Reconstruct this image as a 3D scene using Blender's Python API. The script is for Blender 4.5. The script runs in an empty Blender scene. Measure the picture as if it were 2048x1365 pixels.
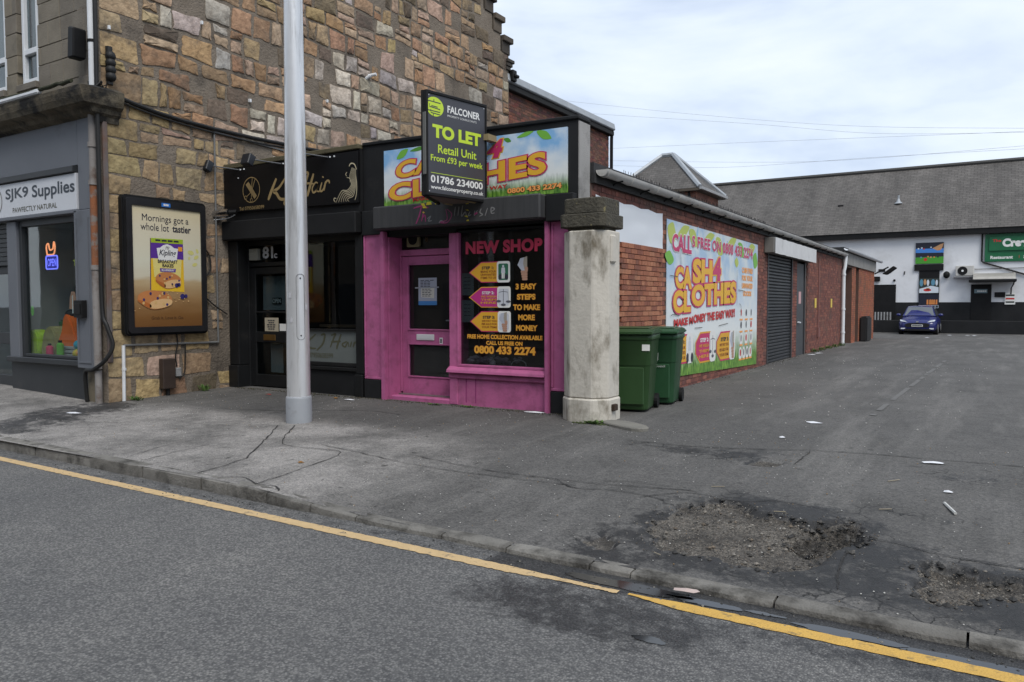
import bpy, bmesh, math, random
from mathutils import Vector, Matrix, noise
random.seed(7)
R = math.radians
scene = bpy.context.scene
COL = scene.collection
# ------------------------------------------------------------------ camera, sky, sun, exposure
def set_camera():
    yaw, pitch, roll = R(31.845), R(2.69), R(-0.1)
    f0 = Vector((-math.sin(yaw), math.cos(yaw), 0)); r = Vector((math.cos(yaw), math.sin(yaw), 0)); u = Vector((0, 0, 1))
    f = math.cos(pitch)*f0 - math.sin(pitch)*u
    up = math.sin(pitch)*f0 + math.cos(pitch)*u
    x = math.cos(roll)*r + math.sin(roll)*up
    y = -math.sin(roll)*r + math.cos(roll)*up
    z = -f
    cd = bpy.data.cameras.new('camera'); co = bpy.data.objects.new('camera', cd); COL.objects.link(co)
    co.matrix_world = Matrix(((x.x, y.x, z.x, 0), (x.y, y.y, z.y, 0), (x.z, y.z, z.z, 1.6), (0, 0, 0, 1)))
    cd.sensor_width = 36; cd.sensor_fit = 'HORIZONTAL'; cd.lens = 27.005
    cd.clip_start = 0.05; cd.clip_end = 3000
    scene.camera = co
set_camera()
SUN_EL, SUN_AZ = 52, 128     # azimuth measured clockwise from +Y, so the light comes from the right and from behind the camera
def set_world():
    w = bpy.data.worlds.new('World'); scene.world = w; w.use_nodes = True
    nt = w.node_tree; N = nt.nodes; L = nt.links; N.clear()
    out = N.new('ShaderNodeOutputWorld'); bg = N.new('ShaderNodeBackground'); bg.inputs[1].default_value = 1.0
    sky = N.new('ShaderNodeTexSky'); sky.sky_type = 'NISHITA'; sky.sun_disc = False
    sky.sun_elevation = R(SUN_EL); sky.sun_rotation = R(SUN_AZ)
    sc = N.new('ShaderNodeMix'); sc.data_type = 'RGBA'; sc.blend_type = 'MULTIPLY'; sc.inputs[0].default_value = 1
    L.new(sky.outputs[0], sc.inputs[6]); sc.inputs[7].default_value = (.08, .08, .08, 1)
    tc = N.new('ShaderNodeTexCoord'); mp = N.new('ShaderNodeMapping'); mp.inputs[3].default_value = (1.3, 1.3, 4.2); mp.inputs[2].default_value = (.12, .2, .4)
    L.new(tc.outputs['Generated'], mp.inputs[0])
    n1 = N.new('ShaderNodeTexNoise'); n1.inputs['Scale'].default_value = 1.9; n1.inputs['Detail'].default_value = 7; n1.inputs['Roughness'].default_value = .52; n1.inputs['Distortion'].default_value = .25
    L.new(mp.outputs[0], n1.inputs[0])
    cr = N.new('ShaderNodeValToRGB'); e = cr.color_ramp.elements
    e[0].position = .36; e[0].color = (.415, .485, .61, 1); e[1].position = .62; e[1].color = (.645, .695, .75, 1)
    k = e.new(.5); k.color = (.555, .62, .71, 1)
    L.new(n1.outputs[0], cr.inputs[0])
    mx = N.new('ShaderNodeMix'); mx.data_type = 'RGBA'; mx.inputs[0].default_value = .88
    L.new(sc.outputs[2], mx.inputs[6]); L.new(cr.outputs[0], mx.inputs[7])
    L.new(mx.outputs[2], bg.inputs[0]); L.new(bg.outputs[0], out.inputs[0])
set_world()
def set_sun():
    sd = bpy.data.lights.new('sun', 'SUN'); sd.energy = 1.5; sd.angle = R(28); sd.color = (1, .96, .9)
    so = bpy.data.objects.new('sun', sd); COL.objects.link(so)
    el, az = R(SUN_EL), R(SUN_AZ)
    d = Vector((math.sin(az)*math.cos(el), math.cos(az)*math.cos(el), math.sin(el)))
    so.rotation_euler = d.to_track_quat('Z', 'Y').to_euler(); so.location = d*60
set_sun()
scene.view_settings.view_transform = 'Standard'; scene.view_settings.look = 'None'
scene.view_settings.gamma = 1; scene.view_settings.exposure = 0.67; scene.view_settings.use_curve_mapping = False
scene.render.engine = 'CYCLES'
scene.cycles.max_bounces = 6; scene.cycles.transparent_max_bounces = 10
# ------------------------------------------------------------------ materials
def srgb(r, g, b):
    f = lambda c: (c/255/12.92) if c/255 <= .04045 else ((c/255+.055)/1.055)**2.4
    return (f(r), f(g), f(b))
MATS = {}
def mat(name, c, r=.65, c2=None, ns=3.0, bump=0, bs=60, metal=0, spec=.4, tint=False, dirt=None, ds=1.2, dl=.5, dh=.7, stretch=None, emit=0, detail=5, wear=None):
    """procedural surface: colour noise between c and c2, fine relief, dirt patches with shapes of their own"""
    if name in MATS: return MATS[name]
    m = bpy.data.materials.new(name); m.use_nodes = True; MATS[name] = m
    nt = m.node_tree; N = nt.nodes; L = nt.links; b = N['Principled BSDF']
    g = N.new('ShaderNodeNewGeometry'); pos = g.outputs['Position']
    if stretch:
        mp = N.new('ShaderNodeMapping'); mp.inputs[3].default_value = stretch; L.new(pos, mp.inputs[0]); cpos = mp.outputs[0]
    else: cpos = pos
    nz = N.new('ShaderNodeTexNoise'); nz.inputs['Scale'].default_value = ns; nz.inputs['Detail'].default_value = detail; nz.inputs['Roughness'].default_value = .6
    L.new(cpos, nz.inputs[0])
    mx = N.new('ShaderNodeMix'); mx.data_type = 'RGBA'
    mr = N.new('ShaderNodeMapRange'); mr.inputs[1].default_value = .3; mr.inputs[2].default_value = .7; L.new(nz.outputs[0], mr.inputs[0]); L.new(mr.outputs[0], mx.inputs[0])
    if tint:
        at = N.new('ShaderNodeAttribute'); at.attribute_name = 'Col'
        a = N.new('ShaderNodeMix'); a.data_type = 'RGBA'; a.blend_type = 'MULTIPLY'; a.inputs[0].default_value = 1; L.new(at.outputs[0], a.inputs[6]); a.inputs[7].default_value = (*c, 1)
        d = N.new('ShaderNodeMix'); d.data_type = 'RGBA'; d.blend_type = 'MULTIPLY'; d.inputs[0].default_value = 1; L.new(at.outputs[0], d.inputs[6]); d.inputs[7].default_value = (*(c2 or c), 1)
        L.new(a.outputs[2], mx.inputs[6]); L.new(d.outputs[2], mx.inputs[7])
    else:
        mx.inputs[6].default_value = (*c, 1); mx.inputs[7].default_value = (*(c2 or c), 1)
    col = mx.outputs[2]
    if dirt:
        dn = N.new('ShaderNodeTexNoise'); dn.inputs['Scale'].default_value = ds; dn.inputs['Detail'].default_value = 8; dn.inputs['Roughness'].default_value = .65; L.new(cpos, dn.inputs[0])
        dr = N.new('ShaderNodeMapRange'); dr.inputs[1].default_value = dl; dr.inputs[2].default_value = dh; L.new(dn.outputs[0], dr.inputs[0])
        dm = N.new('ShaderNodeMix'); dm.data_type = 'RGBA'; L.new(dr.outputs[0], dm.inputs[0]); L.new(col, dm.inputs[6]); dm.inputs[7].default_value = (*dirt, 1); col = dm.outputs[2]
    L.new(col, b.inputs['Base Color'])
    b.inputs['Roughness'].default_value = r; b.inputs['Metallic'].default_value = metal; b.inputs['Specular IOR Level'].default_value = spec
    if bump:
        bn = N.new('ShaderNodeTexNoise'); bn.inputs['Scale'].default_value = bs; bn.inputs['Detail'].default_value = 5; L.new(pos, bn.inputs[0])
        bp = N.new('ShaderNodeBump'); bp.inputs['Strength'].default_value = bump; bp.inputs['Distance'].default_value = .02; L.new(bn.outputs[0], bp.inputs['Height']); L.new(bp.outputs[0], b.inputs['Normal'])
    if emit:
        b.inputs['Emission Color'].default_value = (*c, 1); b.inputs['Emission Strength'].default_value = emit
    return m
def glass(name, tint=(.8, .84, .84), rough=.02, refl=1.0):
    if name in MATS: return MATS[name]
    m = bpy.data.materials.new(name); m.use_nodes = True; MATS[name] = m
    nt = m.node_tree; N = nt.nodes; L = nt.links; N.clear()
    o = N.new('ShaderNodeOutputMaterial'); t = N.new('ShaderNodeBsdfTransparent'); t.inputs[0].default_value = (*tint, 1)
    gl = N.new('ShaderNodeBsdfGlossy'); gl.inputs['Roughness'].default_value = rough; gl.inputs[0].default_value = (refl, refl, refl, 1)
    lw = N.new('ShaderNodeLayerWeight'); lw.inputs[0].default_value = .5; pw = N.new('ShaderNodeMath'); pw.operation = 'POWER'; pw.inputs[1].default_value = 4.5; L.new(lw.outputs['Facing'], pw.inputs[0]); fr = N.new('ShaderNodeMath'); fr.operation = 'MULTIPLY_ADD'; fr.inputs[1].default_value = .9; fr.inputs[2].default_value = .035; L.new(pw.outputs[0], fr.inputs[0]); mx = N.new('ShaderNodeMixShader')
    nz = N.new('ShaderNodeTexNoise'); nz.inputs['Scale'].default_value = 1.3; g = N.new('ShaderNodeNewGeometry'); L.new(g.outputs['Position'], nz.inputs[0])
    bp = N.new('ShaderNodeBump'); bp.inputs['Strength'].default_value = .01; bp.inputs['Distance'].default_value = .1; L.new(nz.outputs[0], bp.inputs['Height']); L.new(bp.outputs[0], gl.inputs['Normal'])
    L.new(fr.outputs[0], mx.inputs[0]); L.new(t.outputs[0], mx.inputs[1]); L.new(gl.outputs[0], mx.inputs[2]); L.new(mx.outputs[0], o.inputs[0])
    return m
# ------------------------------------------------------------------ frames: (a, b, d) on a plane
class Frame:
    def __init__(s, o, u, v, n): s.o, s.u, s.v, s.n = Vector(o), Vector(u), Vector(v), Vector(n)
    def __call__(s, a, b, d=0.0): return s.o + s.u*a + s.v*b + s.n*d
def FY(Y): return Frame((0, Y, 0), (1, 0, 0), (0, 0, 1), (0, -1, 0))     # a wall facing the street: a = X, b = Z
def FX(X): return Frame((X, 0, 0), (0, 1, 0), (0, 0, 1), (1, 0, 0))      # a wall facing the lane: a = Y, b = Z
def FZ(Z): return Frame((0, 0, Z), (1, 0, 0), (0, 1, 0), (0, 0, 1))      # ground: a = X, b = Y
# ------------------------------------------------------------------ meshes and objects
WL = {}
def set_loc(o, w, parent):
    WL[o.name] = Vector(w)
    if parent is not None:
        o.parent = parent; o.location = Vector(w) - WL[parent.name]
    else: o.location = w
class MB:
    def __init__(s): s.v = []; s.f = []; s.c = []
    def add(s, vs, fs, col=None):
        n = len(s.v); s.v += [Vector(v) for v in vs]; s.f += [tuple(i+n for i in f) for f in fs]; s.c += [col]*len(fs); return s
    def box(s, x0, x1, y0, y1, z0, z1, col=None):
        return s.add([(x0, y0, z0), (x1, y0, z0), (x1, y1, z0), (x0, y1, z0), (x0, y0, z1), (x1, y0, z1), (x1, y1, z1), (x0, y1, z1)],
                     [(0, 3, 2, 1), (4, 5, 6, 7), (0, 1, 5, 4), (1, 2, 6, 5), (2, 3, 7, 6), (3, 0, 4, 7)], col)
    def fb(s, F, a0, a1, b0, b1, d0, d1, col=None):
        vs = [F(a, b, d) for d in (d0, d1) for a, b in ((a0, b0), (a1, b0), (a1, b1), (a0, b1))]
        return s.add(vs, [(0, 3, 2, 1), (4, 5, 6, 7), (0, 1, 5, 4), (1, 2, 6, 5), (2, 3, 7, 6), (3, 0, 4, 7)], col)
    def prism(s, F, pts, d0, d1, col=None):
        n = len(pts); vs = [F(a, b, d0) for a, b in pts] + [F(a, b, d1) for a, b in pts]
        fs = [tuple(range(n-1, -1, -1)), tuple(range(n, 2*n))] + [(i, (i+1) % n, n+(i+1) % n, n+i) for i in range(n)]
        return s.add(vs, fs, col)
    def flat(s, F, pts, d, col=None):
        return s.add([F(a, b, d) for a, b in pts], [tuple(range(len(pts)))], col)
    def tube(s, pts, r, n=8, cap=True, col=None):
        pts = [Vector(p) for p in pts]; k = len(pts); rs = r if isinstance(r, (list, tuple)) else [r]*k
        vs = []; up = None
        for i, p in enumerate(pts):
            t = (pts[min(i+1, k-1)] - pts[max(i-1, 0)]).normalized()
            if up is None:
                up = Vector((0, 0, 1)) if abs(t.z) < .9 else Vector((1, 0, 0))
            x = t.cross(up).normalized(); y = x.cross(t).normalized(); up = y
            for j in range(n):
                a = 2*math.pi*j/n; vs.append(p + (x*math.cos(a) + y*math.sin(a))*rs[i])
        fs = [(i*n+j, i*n+(j+1) % n, (i+1)*n+(j+1) % n, (i+1)*n+j) for i in range(k-1) for j in range(n)]
        if cap: fs += [tuple(range(n-1, -1, -1)), tuple(range((k-1)*n, k*n))]
        return s.add(vs, fs, col)
    def lathe(s, prof, c, n=24, col=None):
        c = Vector(c); return s.tube([c+Vector((0, 0, z)) for r, z in prof], [r for r, z in prof], n, True, col)
    def sphere(s, c, r, n=10, m=7, sc=(1, 1, 1), col=None):
        c = Vector(c); vs = [c+Vector((0, 0, -r*sc[2]))]; fs = []
        for i in range(1, m):
            t = math.pi*i/m - math.pi/2
            vs += [c+Vector((r*math.cos(t)*math.cos(2*math.pi*j/n)*sc[0], r*math.cos(t)*math.sin(2*math.pi*j/n)*sc[1], r*math.sin(t)*sc[2])) for j in range(n)]
        vs.append(c+Vector((0, 0, r*sc[2]))); e = len(vs)-1
        fs += [(0, 1+(j+1) % n, 1+j) for j in range(n)]
        for i in range(m-2): fs += [(1+i*n+j, 1+i*n+(j+1) % n, 1+(i+1)*n+(j+1) % n, 1+(i+1)*n+j) for j in range(n)]
        fs += [(e, 1+(m-2)*n+j, 1+(m-2)*n+(j+1) % n) for j in range(n)]
        return s.add(vs, fs, col)
    def ribbon(s, F, pts, w, d, col=None):
        k = len(pts); ws = w if isinstance(w, (list, tuple)) else [w]*k; vs = []
        for i, p in enumerate(pts):
            a = pts[max(i-1, 0)]; b = pts[min(i+1, k-1)]; t = Vector((b[0]-a[0], b[1]-a[1])); t = t.normalized() if t.length > 1e-9 else Vector((1, 0))
            n = Vector((-t.y, t.x))*ws[i]/2
            vs += [F(p[0]+n.x, p[1]+n.y, d), F(p[0]-n.x, p[1]-n.y, d)]
        return s.add(vs, [(2*i, 2*i+1, 2*i+3, 2*i+2) for i in range(k-1)], col)
    def build(s, name, m, parent=None, bevel=0, smooth=False, seg=1, fix=True, sharp=40):
        lo = Vector((min(v.x for v in s.v), min(v.y for v in s.v), min(v.z for v in s.v))); hi = Vector((max(v.x for v in s.v), max(v.y for v in s.v), max(v.z for v in s.v)))
        base = Vector(((lo.x+hi.x)/2, (lo.y+hi.y)/2, lo.z))
        me = bpy.data.meshes.new(name); me.from_pydata([v-base for v in s.v], [], s.f)
        if any(c is not None for c in s.c):
            ca = me.color_attributes.new('Col', 'FLOAT_COLOR', 'CORNER'); buf = []
            for p in me.polygons:
                c = s.c[p.index] or (1, 1, 1); buf += [c[0], c[1], c[2], 1]*p.loop_total
            ca.data.foreach_set('color', buf)
        if fix or bevel:
            bm = bmesh.new(); bm.from_mesh(me)
            if bevel:
                es = [e for e in bm.edges if len(e.link_faces) == 2 and e.calc_face_angle(0) > .5]
                bmesh.ops.bevel(bm, geom=es, offset=bevel, segments=seg, affect='EDGES', clamp_overlap=True)
            if fix: bmesh.ops.recalc_face_normals(bm, faces=bm.faces)
            bm.to_mesh(me); bm.free()
        if smooth:
            me.polygons.foreach_set('use_smooth', [True]*len(me.polygons)); me.set_sharp_from_angle(angle=R(sharp))
        me.materials.append(m)
        o = bpy.data.objects.new(name, me); COL.objects.link(o); set_loc(o, base, parent); return o
def thing(name, label, cat, loc, group=None):
    o = bpy.data.objects.new(name, None); COL.objects.link(o); o.empty_display_size = .2; set_loc(o, loc, None)
    o['label'] = label; o['category'] = cat
    if group: o['group'] = group
    return o
def tag(o, label, cat, group=None):
    o['label'] = label; o['category'] = cat
    if group: o['group'] = group
    return o
def struct(o): o['kind'] = 'structure'; return o
def stuff(o): o['kind'] = 'stuff'; return o
def copy_tree(o, parent=None, shift=(0, 0, 0)):
    c = o.copy(); COL.objects.link(c); set_loc(c, WL[o.name]+Vector(shift), parent)
    for ch in o.children: copy_tree(ch, c, shift)
    return c
def catmull(pts, k=6, closed=False):
    out = []; n = len(pts)
    for i in range(n if closed else n-1):
        g = (lambda j: pts[j % n]) if closed else (lambda j: pts[max(0, min(n-1, j))])
        p0, p1, p2, p3 = g(i-1), g(i), g(i+1), g(i+2)
        for q in range(k):
            t = q/k; out.append(tuple(.5*((2*b)+(-a+c)*t+(2*a-5*b+4*c-d)*t*t+(-a+3*b-3*c+d)*t**3) for a, b, c, d in zip(p0, p1, p2, p3)))
    if not closed: out.append(tuple(pts[-1]))
    return out
_fc = {}
def glyphs(s, bold, shear, sp):
    k = (s, bold, shear, sp)
    if k in _fc: return _fc[k]
    cu = bpy.data.curves.new('font', 'FONT'); cu.body = s; cu.offset = bold; cu.shear = shear; cu.space_character = sp; cu.resolution_u = 4; cu.fill_mode = 'FRONT'; cu.align_x = 'CENTER'; cu.space_line = .9
    ob = bpy.data.objects.new('font', cu); COL.objects.link(ob); bpy.context.view_layer.update()
    me = bpy.data.meshes.new_from_object(ob.evaluated_get(bpy.context.evaluated_depsgraph_get()))
    vs = [(v.co.x, v.co.y) for v in me.vertices]; fs = [tuple(p.vertices) for p in me.polygons]
    bpy.data.objects.remove(ob); bpy.data.curves.remove(cu); bpy.data.meshes.remove(me)
    _fc[k] = (vs, fs); return _fc[k]
def text(F, s, a0, b0, a1, b1, d, m, parent, name='lettering', bold=.0, shear=0, tl=None, tr=None, bl=None, br=None, sp=1.0, ref=None):
    """writing fitted to the box a0..a1, b0..b1 of a frame, or to four corners"""
    vs, fs = glyphs(s, bold, shear, sp)
    rv = glyphs(s, ref, shear, sp)[0] if ref is not None else vs
    x0, x1 = min(v[0] for v in rv), max(v[0] for v in rv); y0, y1 = min(v[1] for v in rv), max(v[1] for v in rv)
    tl = tl or (a0, b1); tr = tr or (a1, b1); bl = bl or (a0, b0); br = br or (a1, b0)
    pts = []
    for x, y in vs:
        u = (x-x0)/(x1-x0); v = (y-y0)/(y1-y0)
        pts.append(F(*[(bl[i]*(1-u)+br[i]*u)*(1-v)+(tl[i]*(1-u)+tr[i]*u)*v for i in (0, 1)], d))
    mb = MB(); mb.add(pts, fs); return mb.build(name, m, parent, fix=False)
def bars(F, a0, b0, a1, b1, d, m, parent, n=3):
    """a line of print too small to read"""
    w = (a1-a0)/n
    for i in range(n):
        mb = MB(); mb.flat(F, [(a0+i*w, b0), (a0+i*w+w*.82, b0), (a0+i*w+w*.82, b1), (a0+i*w, b1)], d); mb.build('print_line', m, parent, fix=False)
def ell(ca, cb, ra, rb, n=20, rot=0):
    return [(ca+ra*math.cos(2*math.pi*i/n)*math.cos(rot)-rb*math.sin(2*math.pi*i/n)*math.sin(rot), cb+ra*math.cos(2*math.pi*i/n)*math.sin(rot)+rb*math.sin(2*math.pi*i/n)*math.cos(rot)) for i in range(n)]
def rrect(a0, a1, b0, b1, r, n=4):
    out = []
    for ca, cb, s in ((a1-r, b1-r, 0), (a0+r, b1-r, 90), (a0+r, b0+r, 180), (a1-r, b0+r, 270)):
        out += [(ca+r*math.cos(R(s+90*i/n)), cb+r*math.sin(R(s+90*i/n))) for i in range(n+1)]
    return out
def smooth01(t): t = max(0, min(1, t)); return t*t*(3-2*t)
def nz(x, y, z=0.0): return noise.noise(Vector((x, y, z)))
rnd = random.uniform
# ================================================================== GROUND, ROAD, PAVEMENT
def kz(X): return .035+.07*smooth01((-3.6-X)/1.8)
def gz(X, Y):
    k = kz(X)
    if Y <= 4.28: z = k
    elif Y < 8.7: z = k+(.2-k)*(Y-4.28)/4.42
    elif Y < 25: z = .2
    else: z = .2-(Y-25)*.0095
    return z+max(0, -11.3-X)*.03*max(0, min(1, (Y-4.3)/2.2))
def kerb_y(X): return 4.085-.0155*max(X, -14)
def ground_mat(name, road):
    m = bpy.data.materials.new(name); m.use_nodes = True; nt = m.node_tree; N = nt.nodes; L = nt.links; b = N['Principled BSDF']
    g = N.new('ShaderNodeNewGeometry'); P = g.outputs['Position']
    def noi(s, d=5, r=.6):
        n = N.new('ShaderNodeTexNoise'); n.inputs['Scale'].default_value = s; n.inputs['Detail'].default_value = d; n.inputs['Roughness'].default_value = r; L.new(P, n.inputs[0]); return n.outputs[0]
    def rng(x, a, b_, c=0, d=1):
        n = N.new('ShaderNodeMapRange'); n.inputs[1].default_value = a; n.inputs[2].default_value = b_; n.inputs[3].default_value = c; n.inputs[4].default_value = d; L.new(x, n.inputs[0]); return n.outputs[0]
    def mix(f, a, b_, mode='MIX'):
        n = N.new('ShaderNodeMix'); n.data_type = 'RGBA'; n.blend_type = mode
        if isinstance(f, float): n.inputs[0].default_value = f
        else: L.new(f, n.inputs[0])
        for i, q in ((6, a), (7, b_)):
            if isinstance(q, tuple): n.inputs[i].default_value = (*q, 1)
            else: L.new(q, n.inputs[i])
        return n.outputs[2]
    def math_(op, a, b_):
        n = N.new('ShaderNodeMath'); n.operation = op
        for i, q in ((0, a), (1, b_)):
            if isinstance(q, (int, float)): n.inputs[i].default_value = q
            else: L.new(q, n.inputs[i])
        return n.outputs[0]
    at = N.new('ShaderNodeAttribute'); at.attribute_name = 'Mask'; sp = N.new('ShaderNodeSeparateColor'); L.new(at.outputs[0], sp.inputs[0])
    big, mid, fine = noi(.55, 4), noi(2.6, 6), noi(38, 6, .7)
    vo = N.new('ShaderNodeTexVoronoi'); vo.inputs['Scale'].default_value = 78 if road else 90; vo.feature = 'F1'; L.new(P, vo.inputs[0])
    chip = rng(vo.outputs['Distance'], .15, .62, 1, 0)
    vc = N.new('ShaderNodeSeparateColor'); L.new(vo.outputs['Color'], vc.inputs[0])
    if road:
        base = mix(rng(big, .3, .7), (.125, .125, .126), (.19, .186, .18))
        base = mix(rng(mid, .35, .7, 0, .5), base, (.105, .105, .107))
        # stone chippings, each with its own shade
        tone = mix(vc.outputs[0], (.58, .58, .59), (1.5, 1.48, 1.43)); base = mix(1.0, base, tone, 'MULTIPLY')
        base = mix(rng(chip, .05, .5, .55, 0), base, (.045, .045, .046))
        wet = rng(math_('ADD', sp.outputs[1], math_('MULTIPLY', math_('SUBTRACT', noi(7, 8, .75), .5), 1.1)), .42, .62)
        col = mix(wet, base, mix(1.0, base, (.30, .30, .31), 'MULTIPLY')); rough = rng(wet, 0, 1, .82, .5); grav = None
    else:
        base = mix(rng(big, .3, .7), (.076, .074, .072), (.122, .118, .114))
        pale = rng(math_('ADD', sp.outputs[2], math_('MULTIPLY', math_('SUBTRACT', mid, .5), .5)), .25, .8)
        base = mix(pale, base, (.255, .243, .232))
        base = mix(rng(noi(1.1, 9, .78), .42, .64, 0, .75), base, (.05, .049, .047))
        mpn = N.new('ShaderNodeMapping'); mpn.inputs[3].default_value = (1.6, .22, 1); mpn.inputs[2].default_value = (0, 0, .12); L.new(P, mpn.inputs[0]); sn = N.new('ShaderNodeTexNoise'); sn.inputs['Scale'].default_value = 1.1; sn.inputs['Detail'].default_value = 8; sn.inputs['Roughness'].default_value = .7; L.new(mpn.outputs[0], sn.inputs[0])
        base = mix(rng(sn.outputs[0], .5, .68, 0, .55), base, (.17, .164, .156))
        spot = rng(noi(9, 3, .5), .66, .72, 0, .7); base = mix(spot, base, (.04, .039, .037))
        tone = mix(vc.outputs[0], (.68, .68, .69), (1.36, 1.34, 1.3)); base = mix(1.0, base, tone, 'MULTIPLY')
        tar_and_shade = rng(math_('ADD', sp.outputs[1], math_('ADD', math_('MULTIPLY', math_('SUBTRACT', noi(3.4, 10, .78), .5), 2.6), math_('MULTIPLY', math_('SUBTRACT', noi(19, 6, .7), .5), .7))), .42, .78)
        base = mix(tar_and_shade, base, mix(1.0, mix(.35, base, (.075, .074, .073)), (.24, .24, .25), 'MULTIPLY'))
        ve = N.new('ShaderNodeTexVoronoi'); ve.feature = 'DISTANCE_TO_EDGE'; ve.inputs['Scale'].default_value = 4.6; wv = N.new('ShaderNodeMixRGB') if False else None
        wn = N.new('ShaderNodeTexNoise'); wn.inputs['Scale'].default_value = 6; wn.inputs['Detail'].default_value = 4; L.new(P, wn.inputs[0]); vm = N.new('ShaderNodeVectorMath'); vm.operation = 'MULTIPLY_ADD'; vm.inputs[1].default_value = (.22, .22, .22); L.new(wn.outputs['Color'], vm.inputs[0]); L.new(P, vm.inputs[2]); L.new(vm.outputs[0], ve.inputs[0])
        crk = math_('MULTIPLY', rng(ve.outputs['Distance'], .012, .035, 1, 0), rng(sp.outputs[1], .12, .45))
        crk = math_('MULTIPLY', crk, rng(noi(2.2, 3), .42, .55))
        base = mix(math_('MULTIPLY', crk, .9), base, (.012, .012, .012))
        grav = rng(math_('ADD', sp.outputs[0], math_('MULTIPLY', math_('SUBTRACT', noi(11, 8, .7), .5), .5)), .42, .58)
        gcol = mix(vc.outputs[1], (.04, .037, .033), (.21, .188, .16)); gcol = mix(rng(noi(3.1, 7, .7), .38, .62, 0, .85), gcol, (.035, .032, .029))
        col = mix(grav, base, gcol); rough = rng(tar_and_shade, 0, 1, .88, .62)
        # pale specks of grit
        v2 = N.new('ShaderNodeTexVoronoi'); v2.inputs['Scale'].default_value = 24; L.new(P, v2.inputs[0]); c2 = N.new('ShaderNodeSeparateColor'); L.new(v2.outputs['Color'], c2.inputs[0])
        speck = math_('MULTIPLY', rng(v2.outputs['Distance'], .05, .13, 1, 0), math_('GREATER_THAN', c2.outputs[0], .86))
        col = mix(math_('MULTIPLY', speck, .6), col, (.4, .38, .34))
    L.new(col, b.inputs['Base Color']); L.new(rough, b.inputs['Roughness']); b.inputs['Specular IOR Level'].default_value = .35
    bp = N.new('ShaderNodeBump'); bp.inputs['Strength'].default_value = .75 if road else .45; bp.inputs['Distance'].default_value = .006
    hsum = math_('ADD', chip, math_('MULTIPLY', fine, .8))
    if grav is not None: hsum = math_('MULTIPLY', hsum, math_('ADD', math_('MULTIPLY', grav, 2.2), .6))
    L.new(hsum, bp.inputs['Height']); L.new(bp.outputs[0], b.inputs['Normal'])
    return m
ROADM, PAVEM = ground_mat('road_asphalt', True), ground_mat('pavement_asphalt', False)
def inpoly(x, y, P):
    c = False; n = len(P); dm = 1e9
    for i in range(n):
        x0, y0 = P[i]; x1, y1 = P[(i+1) % n]
        if (y0 > y) != (y1 > y) and x < (x1-x0)*(y-y0)/(y1-y0)+x0: c = not c
        dx, dy = x1-x0, y1-y0; t = max(0, min(1, ((x-x0)*dx+(y-y0)*dy)/(dx*dx+dy*dy+1e-12)))
        dm = min(dm, math.hypot(x-x0-t*dx, y-y0-t*dy))
    return dm if c else -dm
HOLES = [([(-2.02, 5.12), (-1.98, 5.41), (-1.73, 5.84), (-1.23, 5.6), (-1.02, 5.53), (-.83, 5.76), (-.68, 5.41), (-.71, 5.14), (-.83, 4.83), (-1.01, 4.59), (-1.26, 4.55), (-1.49, 4.61), (-1.79, 4.61)], .034),
         ([(-1.12, 5.24), (-.97, 5.62), (-.72, 5.6), (-.66, 5.36), (-.71, 5.14), (-.98, 5.04)], .05),
         ([(-.31, 5.06), (-.16, 5.1), (.2, 5.04), (.6, 5.0), (.6, 4.85), (.19, 4.8), (-.01, 4.7), (-.14, 4.52), (-.28, 4.51), (-.27, 4.75)], .045),
         ([(-2.24, 4.48), (-2.21, 4.7), (-2.06, 4.63), (-2.06, 4.45)], .03),
         ([(-1.91, 7.13), (-1.75, 7.33), (-1.57, 7.28), (-1.68, 7.05)], .03)]
TAR = [[(-2.3, 4.2), (-2.28, 5.0), (-2.05, 5.8), (-1.7, 6.16), (-1.33, 6.08), (-.83, 6.05), (-.6, 5.86), (-.52, 5.5), (-.17, 5.36), (.7, 5.3), (.7, 4.2), (-.83, 4.2), (-1.36, 4.2)],
       [(-3.2, 7.47), (-2.37, 7.62), (-1.7, 7.7), (-1.6, 7.41), (-1.85, 7.1), (-2.23, 7.15), (-2.65, 7.2)], [(-.48, 7.52), (-.26, 7.56), (.14, 7.58), (.0, 7.27), (-.36, 7.28)],
       [(-10.9, 4.6), (-11.1, 5.29), (-11.7, 6.5), (-11.2, 6.9), (-10.45, 6.6), (-10.0, 5.6), (-9.55, 4.99), (-9.5, 4.3), (-10.6, 4.3)],
       [(-.75, 6.15), (-.6, 6.2), (-.4, 6.1), (-.45, 5.98), (-.7, 6.0)], [(-.2, 6.12), (-.05, 6.1), (-.1, 6.0), (-.2, 6.02)]]
def lines(a, b, step):
    n = max(1, int(round((b-a)/step))); return [a+(b-a)*i/n for i in range(n)]
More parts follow.
